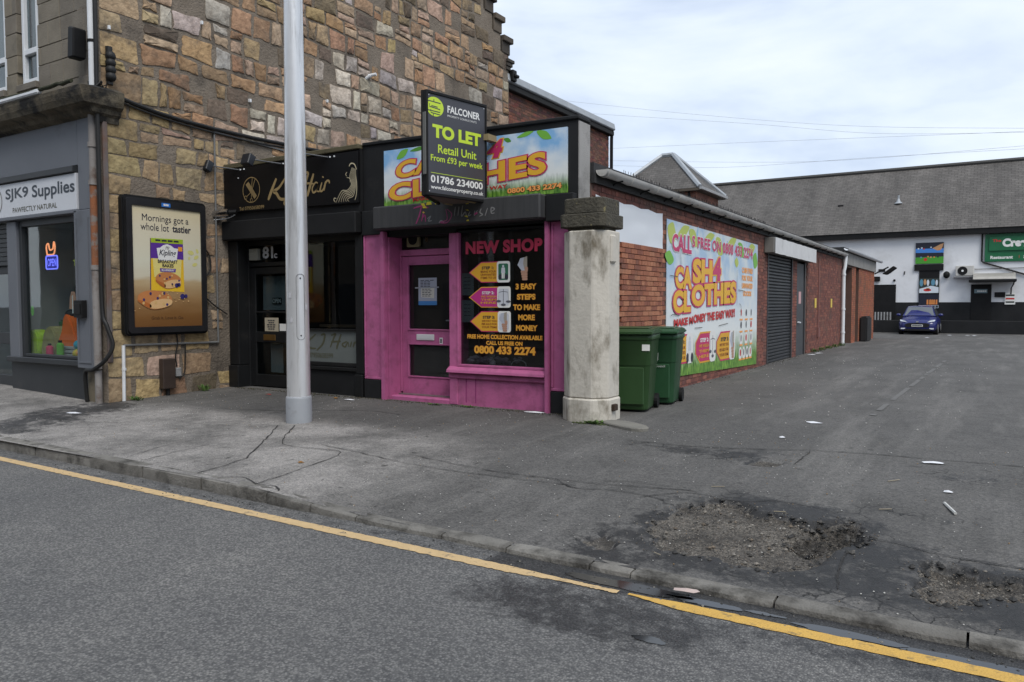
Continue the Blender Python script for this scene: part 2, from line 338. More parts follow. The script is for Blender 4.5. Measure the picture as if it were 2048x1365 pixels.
def ground():
    m = MB(); m.flat(FZ(-.12), [(-900, -900), (900, -900), (900, 1200), (-900, 1200)], 0)
    struct(m.build('ground', mat('ground_far', (.09, .088, .085), .9, (.12, .115, .11), .3), None, fix=False))
    # road
    X = lines(-60, -12, 4)+lines(-12, -3, .3)+lines(-3, 1.2, .08)+lines(1.2, 40, 4)+[40]; Y = lines(-9, 2.4, 1)+lines(2.4, 4.3, .06)+[4.3]
    vs = []; mk = []
    for y in Y:
        for x in X:
            vs.append((x, y, -.02*smooth01((-y)/9)))
            d = math.hypot((x+1.75)/1.0, (y-3.55)/.42); e = math.hypot((x+.1)/1.6, (y-3.72)/.2)
            gutter = smooth01((y-3.72+.011*x)/.2)*(.75 if x > -2.6 else .42)
            mk.append((0, max(.6*smooth01(1.45-d), .55*smooth01(1.3-e), gutter), 0, 1))
    nx = len(X); fs = [(j*nx+i, j*nx+i+1, (j+1)*nx+i+1, (j+1)*nx+i) for j in range(len(Y)-1) for i in range(nx-1)]
    grid('road', vs, fs, mk, ROADM)
    # pavement and lane, one sheet with the broken patches as real hollows
    X = lines(-60, -16, 4)+lines(-16, -3.3, .3)+lines(-3.3, .9, .035)+lines(.9, 3, .3)+lines(3, 40, 4)+[40]
    Y = lines(4.2, 6.3, .035)+lines(6.3, 12, .12)+lines(12, 62, 1.5)+[62]
    vs = []; mk = []
    for y in Y:
        for x in X:
            z = gz(x, y)+.004*nz(x*.9, y*.9)+.0025*nz(x*4, y*4, 3)
            g = t = 0.
            if -3.3 < x < .95 and y < 8:
                for i, (P, dep) in enumerate(HOLES):
                    xx = x+.09*nz(x*6, y*6, 1)+.035*nz(x*19, y*19, 2); yy = y+.09*nz(x*6, y*6, 5)+.035*nz(x*19, y*19, 6)
                    d = inpoly(xx, yy, P)
                    if d > -.2:
                        k = smooth01(.5+d/.045); g = max(g, k); z -= k*dep*(1.35+.6*nz(x*9, y*9, 4))
                    if i != 0: t = max(t, smooth01(.6+d/.12)*.7)
            for P in TAR:
                if P[0][0]-4 < x < P[0][0]+5 and y < 8.2: t = max(t, smooth01(.5+inpoly(x, y, P)/.6)*.78)
            pale = smooth01((-3.6-x)/2.2)*smooth01((7.4-y)/1.6)+.25*smooth01((-2-x)/2)*smooth01((8-y)/2)
            if 4.35 < y < 6.5 and x > -2.2: pale = max(pale, .18)
            lip = .12 < g < .9
            if lip: t = 1.0  # pothole lip painted dark, shade on its edge face put into the tar mask
            vs.append((x, y, z)); mk.append((0. if lip and g < .6 else g*.8 if lip else g, t*(1-.75*g) if g > .9 else t, pale, 1))
    nx = len(X); fs = [(j*nx+i, j*nx+i+1, (j+1)*nx+i+1, (j+1)*nx+i) for j in range(len(Y)-1) for i in range(nx-1)]
    return grid('pavement', vs, fs, mk, PAVEM)
def grid(name, vs, fs, mk, m):
    me = bpy.data.meshes.new(name); me.from_pydata(vs, [], fs)
    ca = me.color_attributes.new('Mask', 'FLOAT_COLOR', 'POINT'); ca.data.foreach_set('color', [q for c in mk for q in c])
    me.polygons.foreach_set('use_smooth', [True]*len(me.polygons)); me.materials.append(m)
    o = bpy.data.objects.new(name, me); COL.objects.link(o); WL[o.name] = Vector((0, 0, 0)); return struct(o)
PAVE = ground()
# cracks and seams as narrow dark openings
CR = mat('crack_dark', (.028, .027, .026), .95)
for P, w in [([(-5.95, 4.27), (-6.05, 4.81), (-6.19, 5.04), (-6.87, 5.88), (-7.26, 6.33)], .017), ([(-7.07, 6.43), (-6.3, 5.57), (-5.48, 5.56), (-5.26, 4.83), (-5.18, 4.27)], .016),
             ([(-5.65, 4.25), (-5.47, 4.37), (-5.18, 4.29), (-5.0, 4.32), (-4.87, 4.24)], .016), ([(-7.16, 4.36), (-7.37, 4.97), (-7.31, 5.75)], .011), ([(-6.9, 4.34), (-6.97, 4.76), (-6.99, 5.18)], .012),
             ([(-5.94, 5.74), (-4.7, 5.56), (-3.62, 5.63), (-2.91, 5.68)], .012), ([(-4.82, 5.84), (-3.72, 5.78), (-2.79, 5.82), (-2.38, 5.91), (-1.94, 5.97)], .014), ([(-3.6, 5.66), (-3.2, 5.8), (-2.9, 5.62), (-2.5, 5.7), (-2.1, 5.62)], .013),
             ([(-9.51, 6.73), (-8.17, 7.16), (-7.18, 7.67), (-6.47, 7.66)], .016), ([(-3.28, 7.56), (-2.46, 7.56), (-1.46, 7.87), (-.89, 7.96), (.29, 8.02), (2, 8.1)], .018), ([(-1.47, 7.23), (-1.45, 7.81)], .014),
             ([(-.68, 5.41), (-.45, 5.38), (-.17, 5.28), (.2, 5.26), (.7, 5.2)], .018), ([(-.73, 5.12), (-.71, 4.76), (-.67, 4.45)], .012), ([(-2.3, 5.6), (-2.0, 5.9), (-1.6, 5.85), (-1.3, 6.0), (-.9, 5.9)], .012),
             ([(-10.3, 5.3), (-9.6, 5.35), (-9.1, 5.6)], .009), ([(-2.75, 5.9), (-2.6, 6.0), (-2.2, 6.02)], .01)]:
    q = catmull(P, 16); m = MB(); q = [(x+.02*nz(x*6, y*6, 9)+.008*nz(x*25, y*25), y+.02*nz(x*6, y*6, 12)+.008*nz(x*25, y*25, 4)) for x, y in q]
    ws = [w*max(.2, .42+1.2*abs(nz(x*7, y*7, 7))+.3*nz(x*30, y*30)) for x, y in q]; k = len(q); vs = []
    for i, p in enumerate(q):
        a, b = q[max(i-1, 0)], q[min(i+1, k-1)]; t = Vector((b[0]-a[0], b[1]-a[1])).normalized(); n = Vector((-t.y, t.x))*ws[i]/2
        for s_ in (1, -1): vs.append((p[0]+n.x*s_, p[1]+n.y*s_, gz(p[0], p[1])+.0075))
    m.add(vs, [(2*i, 2*i+1, 2*i+3, 2*i+2) for i in range(k-1)]); o = m.build('crack', CR, PAVE, fix=False)
# kerb: one stone after another
KB = mat('kerb_concrete', (.21, .2, .182), .95, (.125, .118, .106), 7, bump=.6, bs=55, tint=True, dirt=(.045, .042, .037), ds=4.2, dl=.47, dh=.66)
kerb = bpy.data.objects.new('kerb', None); COL.objects.link(kerb); set_loc(kerb, (-4, 4.15, 0), None); kerb['kind'] = 'structure'
joints = [-30, -24, -18, -13.2, -10.9, -9.55, -8.62, -7.55, -6.65, -5.78, -5.42, -4.93, -4.43, -3.95, -3.15, -2.62, -2.02, -1.75, -.93, -.05, .85, 1.7, 4, 8, 14]
for a, b in zip(joints[:-1], joints[1:]):
    m = MB(); n = max(2, int((b-a)/.12)); n = min(n, 12); vs = []; jit = rnd(-.006, .006); jz = rnd(-.004, .004); fs = []
    col = [rnd(.82, 1.12)]*3
    for i in range(n+1):
        x = a+.006+(b-a-.012)*i/n; y0 = kerb_y(x)+jit+.004*nz(x*9, 3); z = kz(x)+jz+.004*nz(x*7, 8); rr = .016 if x < -5 else .026
        e = .008 if i in (0, n) else 0
        for dy, zz in ((0, -.03), (.002, max(.004, z-rr-.004)), (rr*.35, z-rr*.4), (rr, z-e*.4), (.125, z+.004-e*.4), (.128, -.03)): vs.append((x, y0+dy+(e if dy < .01 else 0), zz))
    fs = [(i*6+j, (i+1)*6+j, (i+1)*6+(j+1) % 6, i*6+(j+1) % 6) for i in range(n) for j in range(6)]+[tuple(range(6)), tuple(n*6+j for j in range(5, -1, -1))]
    m.add(vs, fs, col); m.build('kerb_stone', KB, kerb, smooth=True, sharp=35)
# yellow line, worn at its edges and broken where the tarmac is wet
YL = mat('road_paint_yellow', (.56, .40, .21), .85, (.48, .34, .175), 9, bump=.5, bs=90, dirt=(.17, .14, .1), ds=14, dl=.56, dh=.72)
YL2 = mat('road_paint_amber', (.60, .37, .085), .8, (.52, .315, .075), 9, bump=.5, bs=90, dirt=(.17, .13, .07), ds=14, dl=.55, dh=.7)
for a, b, mm, taper in ((-40, -1.98, YL, 1), (-1.98, -1.72, YL, 2), (-1.66, 12, YL2, 0)):
    m = MB(); xs = [a+(b-a)*i/400 for i in range(401)] if b-a < 15 else lines(a, -12, 1)+lines(-12, b, .025)+[b]
    vs = []
    for x in xs:
        c = 3.853-.0105*x if x > -14 else 4.0; k = 1.0
        if taper == 1: k = 1-.55*smooth01((x+2.5)/.5)
        if taper == 2: k = .45
        if taper == 0: k = .25+.75*smooth01((x+1.66)/.35)
        e1 = .012*nz(x*18, 1)+.008*nz(x*60, 2); e2 = .012*nz(x*18, 5)+.008*nz(x*60, 6); sh = .02*(1-k)
        vs += [(x, c+sh-.05*k+e1, .004), (x, c+sh+.052*k+e2*.7, .004)]
    m.add(vs, [(2*i, 2*i+2, 2*i+3, 2*i+1) for i in range(len(xs)-1)]); o = m.build('road_line', mm, None, fix=False); struct(o)
# puddles in the gutter
WA = mat('puddle_water', (.02, .021, .023), .06, spec=.6)
for c, rx, ry, sd in (((-1.72, 4.0), .42, .055, 1), ((-1.25, 3.985), .22, .035, 2), ((-.55, 3.955), .24, .045, 3), ((.02, 3.925), .3, .05, 4), ((-.95, 4.0), .1, .02, 5), ((-1.35, 3.4), .09, .03, 6)):
    pts = []
    for i in range(40):
        t = 2*math.pi*i/40; k = 1+.35*nz(math.cos(t)*1.6, math.sin(t)*1.6, sd*3.1)+.18*nz(math.cos(t)*5, math.sin(t)*5, sd)
        pts.append((c[0]+rx*k*math.cos(t), c[1]+ry*k*math.sin(t)))
    m = MB(); m.flat(FZ(.0035), pts, 0); struct(m.build('puddle', WA, None, fix=False))
# ================================================================== STONE TENEMENT WITH ITS GABLE
XG, YS = -11.12, 6.5
STN = mat('sandstone', (1.12, 1.1, 1.06), .94, (.6, .56, .52), 9, bump=1.0, bs=17, tint=True, dirt=(.095, .08, .064), ds=2.6, dl=.5, dh=.74, detail=10)
MOR = mat('lime_mortar', (.15, .122, .094), .95, (.23, .192, .152), 3.2, bump=1.0, bs=30, dirt=(.07, .058, .047), ds=1.6, dl=.5, dh=.7, detail=9)
ASH = mat('ashlar_stone', (1, 1, 1), .9, (.7, .69, .68), 3, bump=.5, bs=40, tint=True, dirt=(.06, .057, .05), ds=1.6, dl=.55, dh=.8)
BLK = mat('black_paint', (.008, .008, .0085), .55, (.012, .012, .0125), 4, spec=.2)
WPL = mat('white_plastic', (.72, .74, .76), .4, (.62, .64, .66), 2, dirt=(.3, .29, .26), ds=2, dl=.62, dh=.8)
GPL = mat('grey_plastic', (.33, .335, .34), .5, (.27, .27, .275), 3, dirt=(.1, .095, .085), ds=2.5, dl=.58, dh=.78)
CAB = mat('cable_black', (.012, .012, .012), .6)
tene = thing('tenement_building', 'tall sandstone tenement with rough rubble gable and crow steps, left of the low shops', 'building', (-15, 11, .1))
GF = FX(XG)
# mortar wall of the gable: body of the building
gab = [(YS, .0), (17.75, .0), (17.75, 8.3), (17.35, 8.3), (17.35, 8.75), (16.95, 8.75), (16.95, 9.15), (16.55, 9.15), (16.55, 9.55), (16.1, 9.9), (12.1, 13.6), (8.1, 9.9), (YS, 8.3)]
m = MB(); m.prism(GF, gab, -.55, 0); m.build('gable_wall', MOR, tene)
m = MB(); m.prism(GF, [(YS+.1, 8.2), (17.65, 8.2), (12.1, 13.3)], -8.0, -.56); m.build('roof', mat('roof_slate_old', (.06, .06, .065), .8, (.09, .09, .095), 5), tene)
PAL = {'orange': [(.42, .25, .14), (.37, .215, .125), (.45, .28, .165), (.34, .2, .12)], 'pink': [(.47, .345, .265), (.42, .30, .225), (.48, .36, .285)], 'pale': [(.52, .49, .44), (.47, .45, .42), (.55, .50, .45), (.42, .41, .40)],
       'dark': [(.085, .07, .056), (.13, .105, .08), (.06, .051, .042)], 'ochre': [(.40, .305, .155), (.36, .265, .14), (.33, .26, .15)], 'tan': [(.35, .25, .155), (.31, .225, .145), (.39, .28, .18)]}
def stone_col(y, z):
    n = nz(y*.45, z*.6, 5); u = random.random()
    if y < 7.35 and z < 6.6: k = 'ochre' if u < .75 else 'tan'
    elif z < 4.55 and y < 8.8: k = 'tan' if u < .48 else 'ochre' if u < .7 else 'orange' if u < .82 else 'pink' if u < .93 else 'dark'
    elif z < 6.6 and y < 14.5 and n > -.15: k = 'pale' if u < .40 else 'pink' if u < .62 else 'orange' if u < .82 else 'dark' if u < .9 else 'tan'
    elif z > 7.7 and y > 15.5: k = 'dark' if u < .45 else 'tan' if u < .75 else 'orange'
    else: k = 'orange' if u < .36 else 'pink' if u < .60 else 'tan' if u < .76 else 'ochre' if u < .84 else 'dark' if u < .93 else 'pale'
    c = random.choice(PAL[k]); c = tuple(q*.68+t*.32 for q, t in zip(c, (.25, .185, .13))); j = rnd(.92, 1.3)*(.86+.4*smooth01(.5+nz(y*.5, z*.5, 8))); return (c[0]*j, c[1]*j*rnd(.95, 1.05), c[2]*j*rnd(.92, 1.08))
def stone_mesh(mb, F, cell, gap, proud, col, rough=1.0):
    """one rubble stone inside a four-cornered cell: rounded uneven outline, pillowed face"""
    (a0, b0), (a1, b1), (a2, b2), (a3, b3) = cell   # bl, br, tr, tl
    ca, cb = (a0+a1+a2+a3)/4, (b0+b1+b2+b3)/4; ring = []
    for (p, q) in ((cell[0], cell[1]), (cell[1], cell[2]), (cell[2], cell[3]), (cell[3], cell[0])):
        for t in (.05, .28, .52, .75, .95): ring.append((p[0]+(q[0]-p[0])*t, p[1]+(q[1]-p[1])*t))
    out = []
    for (a, b) in ring:
        L = math.hypot(a-ca, b-cb); k = max(.3, (L-gap*rnd(.75, 1.5))/L); k *= 1-(rnd(0, .10)+.06*abs(nz(a*9, b*9, 2)))*rough
        out.append((ca+(a-ca)*k, cb+(b-cb)*k))
    n = len(out); vs = [F(a, b, -.03) for a, b in out]
    vs += [F(ca+(a-ca)*.985, cb+(b-cb)*.985, proud*rnd(.45, .8)) for a, b in out]
    vs += [F(ca+(a-ca)*.8+rnd(-.015, .015), cb+(b-cb)*.8+rnd(-.015, .015), proud*rnd(.55, 1.4)) for a, b in out]
    vs.append(F(ca, cb, proud*rnd(.8, 1.3)))
    fs = []
    for l in (0, 1): fs += [(l*n+i, l*n+(i+1) % n, (l+1)*n+(i+1) % n, (l+1)*n+i) for i in range(n)]
    fs += [(2*n+i, 2*n+(i+1) % n, 3*n) for i in range(n)]
    mb.add(vs, fs, col)
stones = []
def gtop(y): return 8.3 if y > 17.35 else 8.75 if y > 16.95 else 9.15 if y > 16.55 else 9.55 if y > 16.1 else 9.9+(16.1-y)*.92
z = .12; edges = []
while z < 10.0:
    edges.append(z); z += rnd(.24, .40) if z < 4.6 else rnd(.23, .39)
edges.append(z)
def wav(i, y): return edges[i]+(.10*nz(y*.8, i*3.7)+.055*nz(y*2.4, i*1.9, 4) if i else 0)
for i in range(len(edges)-1):
    y = YS+(.0 if i % 2 else .0); first = True
    while y < 17.7:
        w = rnd(.2, .68)
        if first: w = (.62 if i % 2 else .40)+rnd(-.04, .04)
        y1 = min(y+w, 17.75)
        if 17.75-y1 < .22: y1 = 17.75
        s0, s1 = rnd(-.045, .045)*(not first), rnd(-.045, .045)*(y1 < 17.7)
        zc = (edges[i]+edges[i+1])/2
        ok = zc+.2 < gtop(y1) and not (y > 8.62 and edges[i+1] < 3.9+.0*(y)) and (y1 < 8.85 or edges[i] > 3.75)
        if ok:
            cell = [(y+s0*0, wav(i, y)), (y1+s1*0, wav(i, y1)), (y1+s1, wav(i+1, y1)), (y+s0, wav(i+1, y))]
            u = random.random(); h = edges[i+1]-edges[i]
            if not first and u < .22 and h > .27:
                k = rnd(.35, .65); q0 = (cell[0][0], cell[0][1]+(cell[3][1]-cell[0][1])*k); q1 = (cell[1][0], cell[1][1]+(cell[2][1]-cell[1][1])*k+rnd(-.03, .03))
                stones += [([cell[0], cell[1], q1, q0], first), ([q0, q1, cell[2], cell[3]], first)]
            elif not first and u < .34 and y1-y > .4:
                k = rnd(.3, .7); b = ((cell[0][0]+(cell[1][0]-cell[0][0])*k), cell[0][1]+(cell[1][1]-cell[0][1])*k); t = (cell[3][0]+(cell[2][0]-cell[3][0])*k+rnd(-.06, .06), cell[3][1]+(cell[2][1]-cell[3][1])*k)
                stones += [([cell[0], b, t, cell[3]], first), ([b, cell[1], cell[2], t], first)]
            elif not first and u < .375: pass    # pointed over with mortar
            else: stones.append((cell, first))
        y = y1; first = False
def show(c):
    a = (c[1][0]-c[0][0])*(c[3][1]-c[0][1]); y = (c[0][0]+c[1][0])/2; return a/(XG*XG+y*y)
stones.sort(key=lambda s: -show(s[0]))
rest = MB()
for k, (c, quoin) in enumerate(stones):
    yc, zc = sum(p[0] for p in c)/4, sum(p[1] for p in c)/4; col = stone_col(yc, zc)
    flush = yc < 8.9 and zc < 4.6
    pr = rnd(.006, .016) if flush else rnd(.008, .03); gap = rnd(.004, .03) if not quoin else .006
    if k < 300:
        mb = MB(); stone_mesh(mb, GF, c, gap, pr, col, .35 if quoin else 1.0); mb.build('stone', STN, tene, smooth=True, sharp=50, fix=False)
    else: stone_mesh(rest, GF, c, gap, pr, col)
stuff(rest.build('small_stones', STN, tene, smooth=True, sharp=50, fix=False))
# crow steps with their moulded skewputts
for (y, z) in ((17.62, 8.3), (17.22, 8.75), (16.82, 9.15), (16.42, 9.55)):
    for dz, dd, w in ((0, .0, .42), (.30, .07, .50)):
        m = MB(); m.fb(GF, y-.12-.1, y+.12+dd+.05, z+dz-.02, z+dz+(.31 if dz == 0 else .13), -.45, .03+dd); c = random.choice(PAL['dark']); m.c = [c]*len(m.f)
        m.build('crow_step', ASH, tene, bevel=.015)
m = MB()
for j, dd in enumerate((.03, .09, .15)): m.fb(GF, 17.6, 17.78+dd, 7.88+j*.1, 7.97+j*.1, -.45, .03+dd*.4, (.06, .052, .044))
m.build('skewputt', ASH, tene, bevel=.012)
# upper front wall in squared blocks
SF = FY(YS)
m = MB(); m.fb(SF, -19.12, XG-.012, 4.5, 10.0, -.5, -.26); m.build('front_wall', MOR, tene)
z = 4.72; row = 0
while z < 7.2:
    h = (.30, .34, .28, .36)[row % 4]; x = -16.2
    brk = [-15.9, -15.3, -14.62] + ([-13.3] if False else [])
    xs = [XG-.004]
    while xs[-1] > -16: xs.append(xs[-1]-(.62 if (row+len(xs)) % 2 else .38)-rnd(-.04, .04))
    for x1, x0 in zip(xs[:-1], xs[1:]):
        segs = [(x0, x1)]
        if z+h > 5.06:
            for wa, wb in ((-13.42, -12.80), (-15.2, -13.80)):
                segs = [s for a, b in segs for s in ((a, min(b, wa)), (max(a, wb), b)) if s[1]-s[0] > .05]
        for a, b in segs:
            m = MB(); c = random.choice([(.21, .185, .145), (.225, .198, .155), (.2, .175, .14), (.235, .205, .155), (.19, .168, .137)]); m.fb(SF, a+.004, b-.004, z+.004, z+h-.004, -.26, rnd(.0, .005), c); m.build('stone_block', ASH, tene, bevel=.006)
    z += h; row += 1
UPV = mat('window_upvc', (.66, .68, .70), .35, (.6, .62, .64), 3, dirt=(.3, .29, .26), ds=3, dl=.62, dh=.8)
GLS = glass('window_glass', (.62, .68, .7))
DRK = mat('interior_dark', (.03, .031, .032), .9)
CUR = mat('net_curtain', (.33, .34, .33), .9, (.26, .27, .265), 30, stretch=(8, 1, .4))
for a0, a1 in ((-13.36, -12.86), (-15.1, -13.86)):
    m = MB()
    for q in ((a0, a0+.07, 5.15, 7.2), (a1-.07, a1, 5.15, 7.2), (a0+.07, a1-.07, 5.15, 5.23), (a0+.07, a1-.07, 5.62, 5.71), (a0+.07, a1-.07, 7.1, 7.2)): m.fb(SF, *q, -.14, -.04)
    f = m.build('sash_window', UPV, tene, bevel=.008)
    m = MB(); m.fb(SF, a0+.07, a1-.07, 5.23, 7.1, -.105, -.1); m.build('pane', GLS, f)
    m = MB(); m.fb(SF, a0+.05, a1-.05, 5.2, 7.15, -.2, -.19); m.build('net_curtain', CUR, f)
    m = MB(); m.fb(SF, a0-.05, a1+.05, 5.03, 5.14, -.2, .05, (.2, .18, .15)); m.build('window_sill', ASH, tene, bevel=.01)
# cornice over the shop and its white gutter
prof = [(.0, 4.28), (.05, 4.28), (.08, 4.36), (.18, 4.40), (.22, 4.46), (.34, 4.50), (.38, 4.58), (.40, 4.66), (.40, 4.72), (.0, 4.80)]
m = MB(); vs = []; n = len(prof)
for x in (-19.1, None):
    for d, zz in prof: vs.append((x if x else XG+.02+d*.45, YS-d, zz))
for d, zz in prof: vs.append((XG+.02+d*.45, YS+.25, zz))
fs = [(i, i+1, n+i+1, n+i) for i in range(n-1)]+[(n+i, n+i+1, 2*n+i+1, 2*n+i) for i in range(n-1)]+[tuple(range(n-1, -1, -1)), tuple(2*n+i for i in range(n))]
m.add(vs, fs, (.17, .145, .105)); m.build('cornice', mat('cornice_stone', (1, 1, 1), .9, (.45, .42, .36), 2.5, bump=.7, bs=35, tint=True, dirt=(.012, .011, .01), ds=2.2, dl=.42, dh=.6), tene)
m = MB(); m.fb(SF, -19.0, -12.0, 4.735, 4.80, .36, .44); m.build('gutter', WPL, tene, bevel=.015, seg=2)
m = MB(); pts = [(-13.9, YS-.42, 4.80)]+[(-12.1+.12*i, YS-.40+.03*nz(i*.7, 1), 4.79+.03*nz(i*.9, 3)) for i in range(9)]; m.tube(catmull(pts, 3), .028, 6)
m.build('moss_line', mat('moss_dark', (.02, .022, .012), 1, (.04, .042, .02), 20, bump=1, bs=60), tene)
# ---------------- things fixed to the corner
pipe = thing('drainpipe', 'white upper and rust stained grey lower drainpipe at the stone corner', 'drainpipe', (-11.17, YS-.06, .15))
m = MB(); m.tube([(-11.17, YS-.07, 4.8), (-11.17, YS-.07, 9.5)], .055, 12); m.build('upper_pipe', WPL, pipe, smooth=True)
GRP = mat('old_pipe_grey', (.25, .235, .225), .7, (.2, .185, .175), 4, dirt=(.1, .06, .04), ds=3, dl=.5, dh=.7, bump=.3)
RUS = mat('rusty_pipe', (.28, .1, .04), .85, (.19, .085, .045), 7, bump=.5, bs=50, dirt=(.2, .18, .165), ds=6, dl=.52, dh=.62)
for a, b, mm, r in ((3.42, 4.66, GRP, .05), (2.18, 3.38, RUS, .052), (.66, 2.14, GRP, .055), (.12, .64, GRP, .05)):
    m = MB(); m.tube([(-11.2, YS-.09, a), (-11.2, YS-.09, b)], r, 12); m.build('lower_pipe', mm, pipe, smooth=True)
for zz in (4.70, 3.40, 2.16, 3.95):
    m = MB(); m.tube([(-11.2, YS-.09, zz-.035), (-11.2, YS-.09, zz+.035)], .066, 12); m.build('collar', GRP, pipe, smooth=True)
m = MB(); m.tube([(-11.17, YS-.07, 5.42), (-11.17, YS-.07, 5.46)], .062, 12); m.build('bracket', BLK, pipe, smooth=True)
m = MB(); m.box(-11.12, -11.075, YS+.0, YS+.075, .75, 4.55); tag(m.build('cable_trunking', mat('trunking_brown', (.15, .135, .13), .6, (.11, .095, .09), 3, dirt=(.13, .065, .04), ds=1.2, dl=.5, dh=.66), None, bevel=.01), 'brown grey vertical cable trunking running down the stone corner', 'trunking')
m = MB(); m.tube(catmull([(-11.07, YS-.07, 9), (-11.06, YS-.08, 6), (-11.07, YS-.08, 4.6), (-11.07, YS-.08, 3), (-11.08, YS-.08, 1.6), (-11.0, YS-.06, 1.3), (-10.93, YS-.02, 1.02), (-11.0, YS-.1, .8), (-11.2, YS-.16, .66), (-11.45, YS-.14, .62), (-11.5, YS-.12, .4), (-11.5, YS-.1, .16)], 6), .03, 8)
tag(m.build('cable', CAB, None, smooth=True), 'thick black cable running down beside the drainpipe and looping near the ground', 'cable')
m = MB(); m.prism(SF, [(-11.50, 5.2), (-11.34, 5.2), (-11.31, 5.62), (-11.46, 5.66)], .06, .26); o = m.build('alarm_speaker', BLK, None, bevel=.02); tag(o, 'black rectangular box mounted high beside the white drainpipe', 'speaker')
m = MB()
for j in range(4): m.sphere((XG+.07, YS+.13, 4.96+.1*j), .075, 10, 7)
m.tube([(XG+.03, YS+.13, 4.85), (XG+.03, YS+.13, 5.4)], .05, 8)
tag(m.build('cable_joint', CAB, None, smooth=True), 'lumpy black cable joint on the gable beside the white drainpipe', 'cable joint')
m = MB()
for k in range(14):
    a = [(-11.1+rnd(-.15, .12), YS-.1+rnd(-.05, .15), 4.72+rnd(-.1, .15)) for _ in range(4)]; m.tube(catmull(a, 5), .008, 5)
tag(m.build('cable_tangle', CAB, None), 'tangle of thin black wires where cables meet at the cornice end', 'wires')
# the black cable bundle across the gable
for off, rr, lab in ((0, .032, 'thick black cable strung across the gable above the advert'), (.06, .014, 'thin black cable following the thick one across the gable')):
    P = [(6.55, 4.74-off), (7.2, 4.62-off*.9), (8.0, 4.56-off), (9.0, 4.545-off*1.2), (10, 4.56-off), (11.5, 4.60-off*.8), (13.2, 4.68-off), (14, 4.78-off)]
    m = MB(); m.tube([GF(a, b+.008*nz(a*3, off*9), .05) for a, b in catmull(P, 5)], rr, 7); tag(m.build('cable', CAB, None, smooth=True), lab, 'cable')
m = MB(); P = [GF(8.42, .98, .03), GF(8.42, 4.50, .03)]; m.tube(P, .016, 8); m.tube([GF(8.42, 4.50, .03), GF(9.9, 4.44, .03)], .016, 8)
m.tube([GF(8.42, .98, .03), GF(6.74, 1.0, .03)], .019, 8); tag(m.build('conduit', mat('conduit_steel', (.17, .172, .17), .6, (.13, .13, .13), 5), None, smooth=True), 'thin grey metal conduit framing the wall around the advert panel', 'conduit')
m = MB(); m.tube([GF(6.74, 1.0, .03), GF(6.73, .14, .03)], .026, 8); m.tube([GF(6.74, .62, .03), GF(6.74, .66, .03)], .034, 8); tag(m.build('waste_pipe', WPL, None, smooth=True), 'short white plastic pipe rising from the pavement at the corner', 'pipe')
MB0 = MB(); MB0.fb(GF, 7.33, 7.55, .28, .76, 0, .12); pass
root = thing('meter_box', 'dark brown metal meter box low on the stone gable', 'meter box', GF(7.44, .15, .06))
MB0.build('box', mat('brown_metal', (.035, .024, .02), .5, (.05, .035, .028), 6), root, bevel=.012)
m = MB(); m.tube([GF(7.44, .29, .06), GF(7.44, .14, .06)], .03, 8); m.build('pipe', BLK, root)
m = MB(); m.fb(GF, 7.59, 7.69, .46, .6, 0, .07); tag(m.build('junction_box', GPL, None, bevel=.01), 'small light grey junction box beside the brown meter box', 'junction box')
for P, lab in (([(7.62, 1.2), (7.64, 1.0), (7.60, .8), (7.62, .62)], 'short black lead hanging from the advert panel to the meter box'), ([(8.1, 2.6), (8.26, 2.45), (8.28, 2.2), (8.16, 2.05)], 'black wire looping out from the right edge of the advert panel'), ([(8.16, 1.75), (8.35, 1.6), (8.6, 1.45)], 'thin black wire running from the advert panel to the hair salon'), ([(7.78, .98), (7.77, .7), (7.75, .5), (7.66, .42)], 'thin grey wire dropping from the conduit to the junction box')):
    m = MB(); m.tube([GF(a, b, .045) for a, b in catmull(P, 6)], .011, 6); tag(m.build('wire', CAB, None), lab, 'wire')
cam = thing('security_camera', 'small white bullet camera fixed high on the rubble gable', 'camera', GF(12.25, 6.3, .1))
m = MB(); m.tube([GF(12.2, 6.36, .04), GF(12.26, 6.385, .2)], .034, 10); m.build('camera_body', WPL, cam, smooth=True)
m = MB(); m.tube([GF(12.16, 6.30, .0), GF(12.2, 6.36, .1)], .035, 8); m.build('bracket', WPL, cam)
for (y, z), lab in zip(((6.62, 5.65), (8.2, 6.2), (10.0, 6.78), (9.15, 5.15), (11.0, 5.55)), ('beside the white drainpipe', 'high between drainpipe and lamp post', 'left of the lamp post, highest up', 'just above the black cable bundle', 'right of the lamp post')):
    m = MB(); m.fb(GF, y, y+.035, z, z+.06, 0, .06); tag(m.build('wall_fixing', WPL, None, bevel=.006), 'small white fixing in the rubble gable '+lab, 'fixing', 'white fixings on the gable')
m = MB(); m.fb(GF, 17.80, 18.0, 7.62, 7.92, -.2, .12); m.fb(GF, 17.82, 18.04, 7.72, 7.80, -.1, .18); tag(m.build('floodlight', BLK, None, bevel=.02), 'black floodlight on the rear corner of the gable against the sky', 'floodlight')
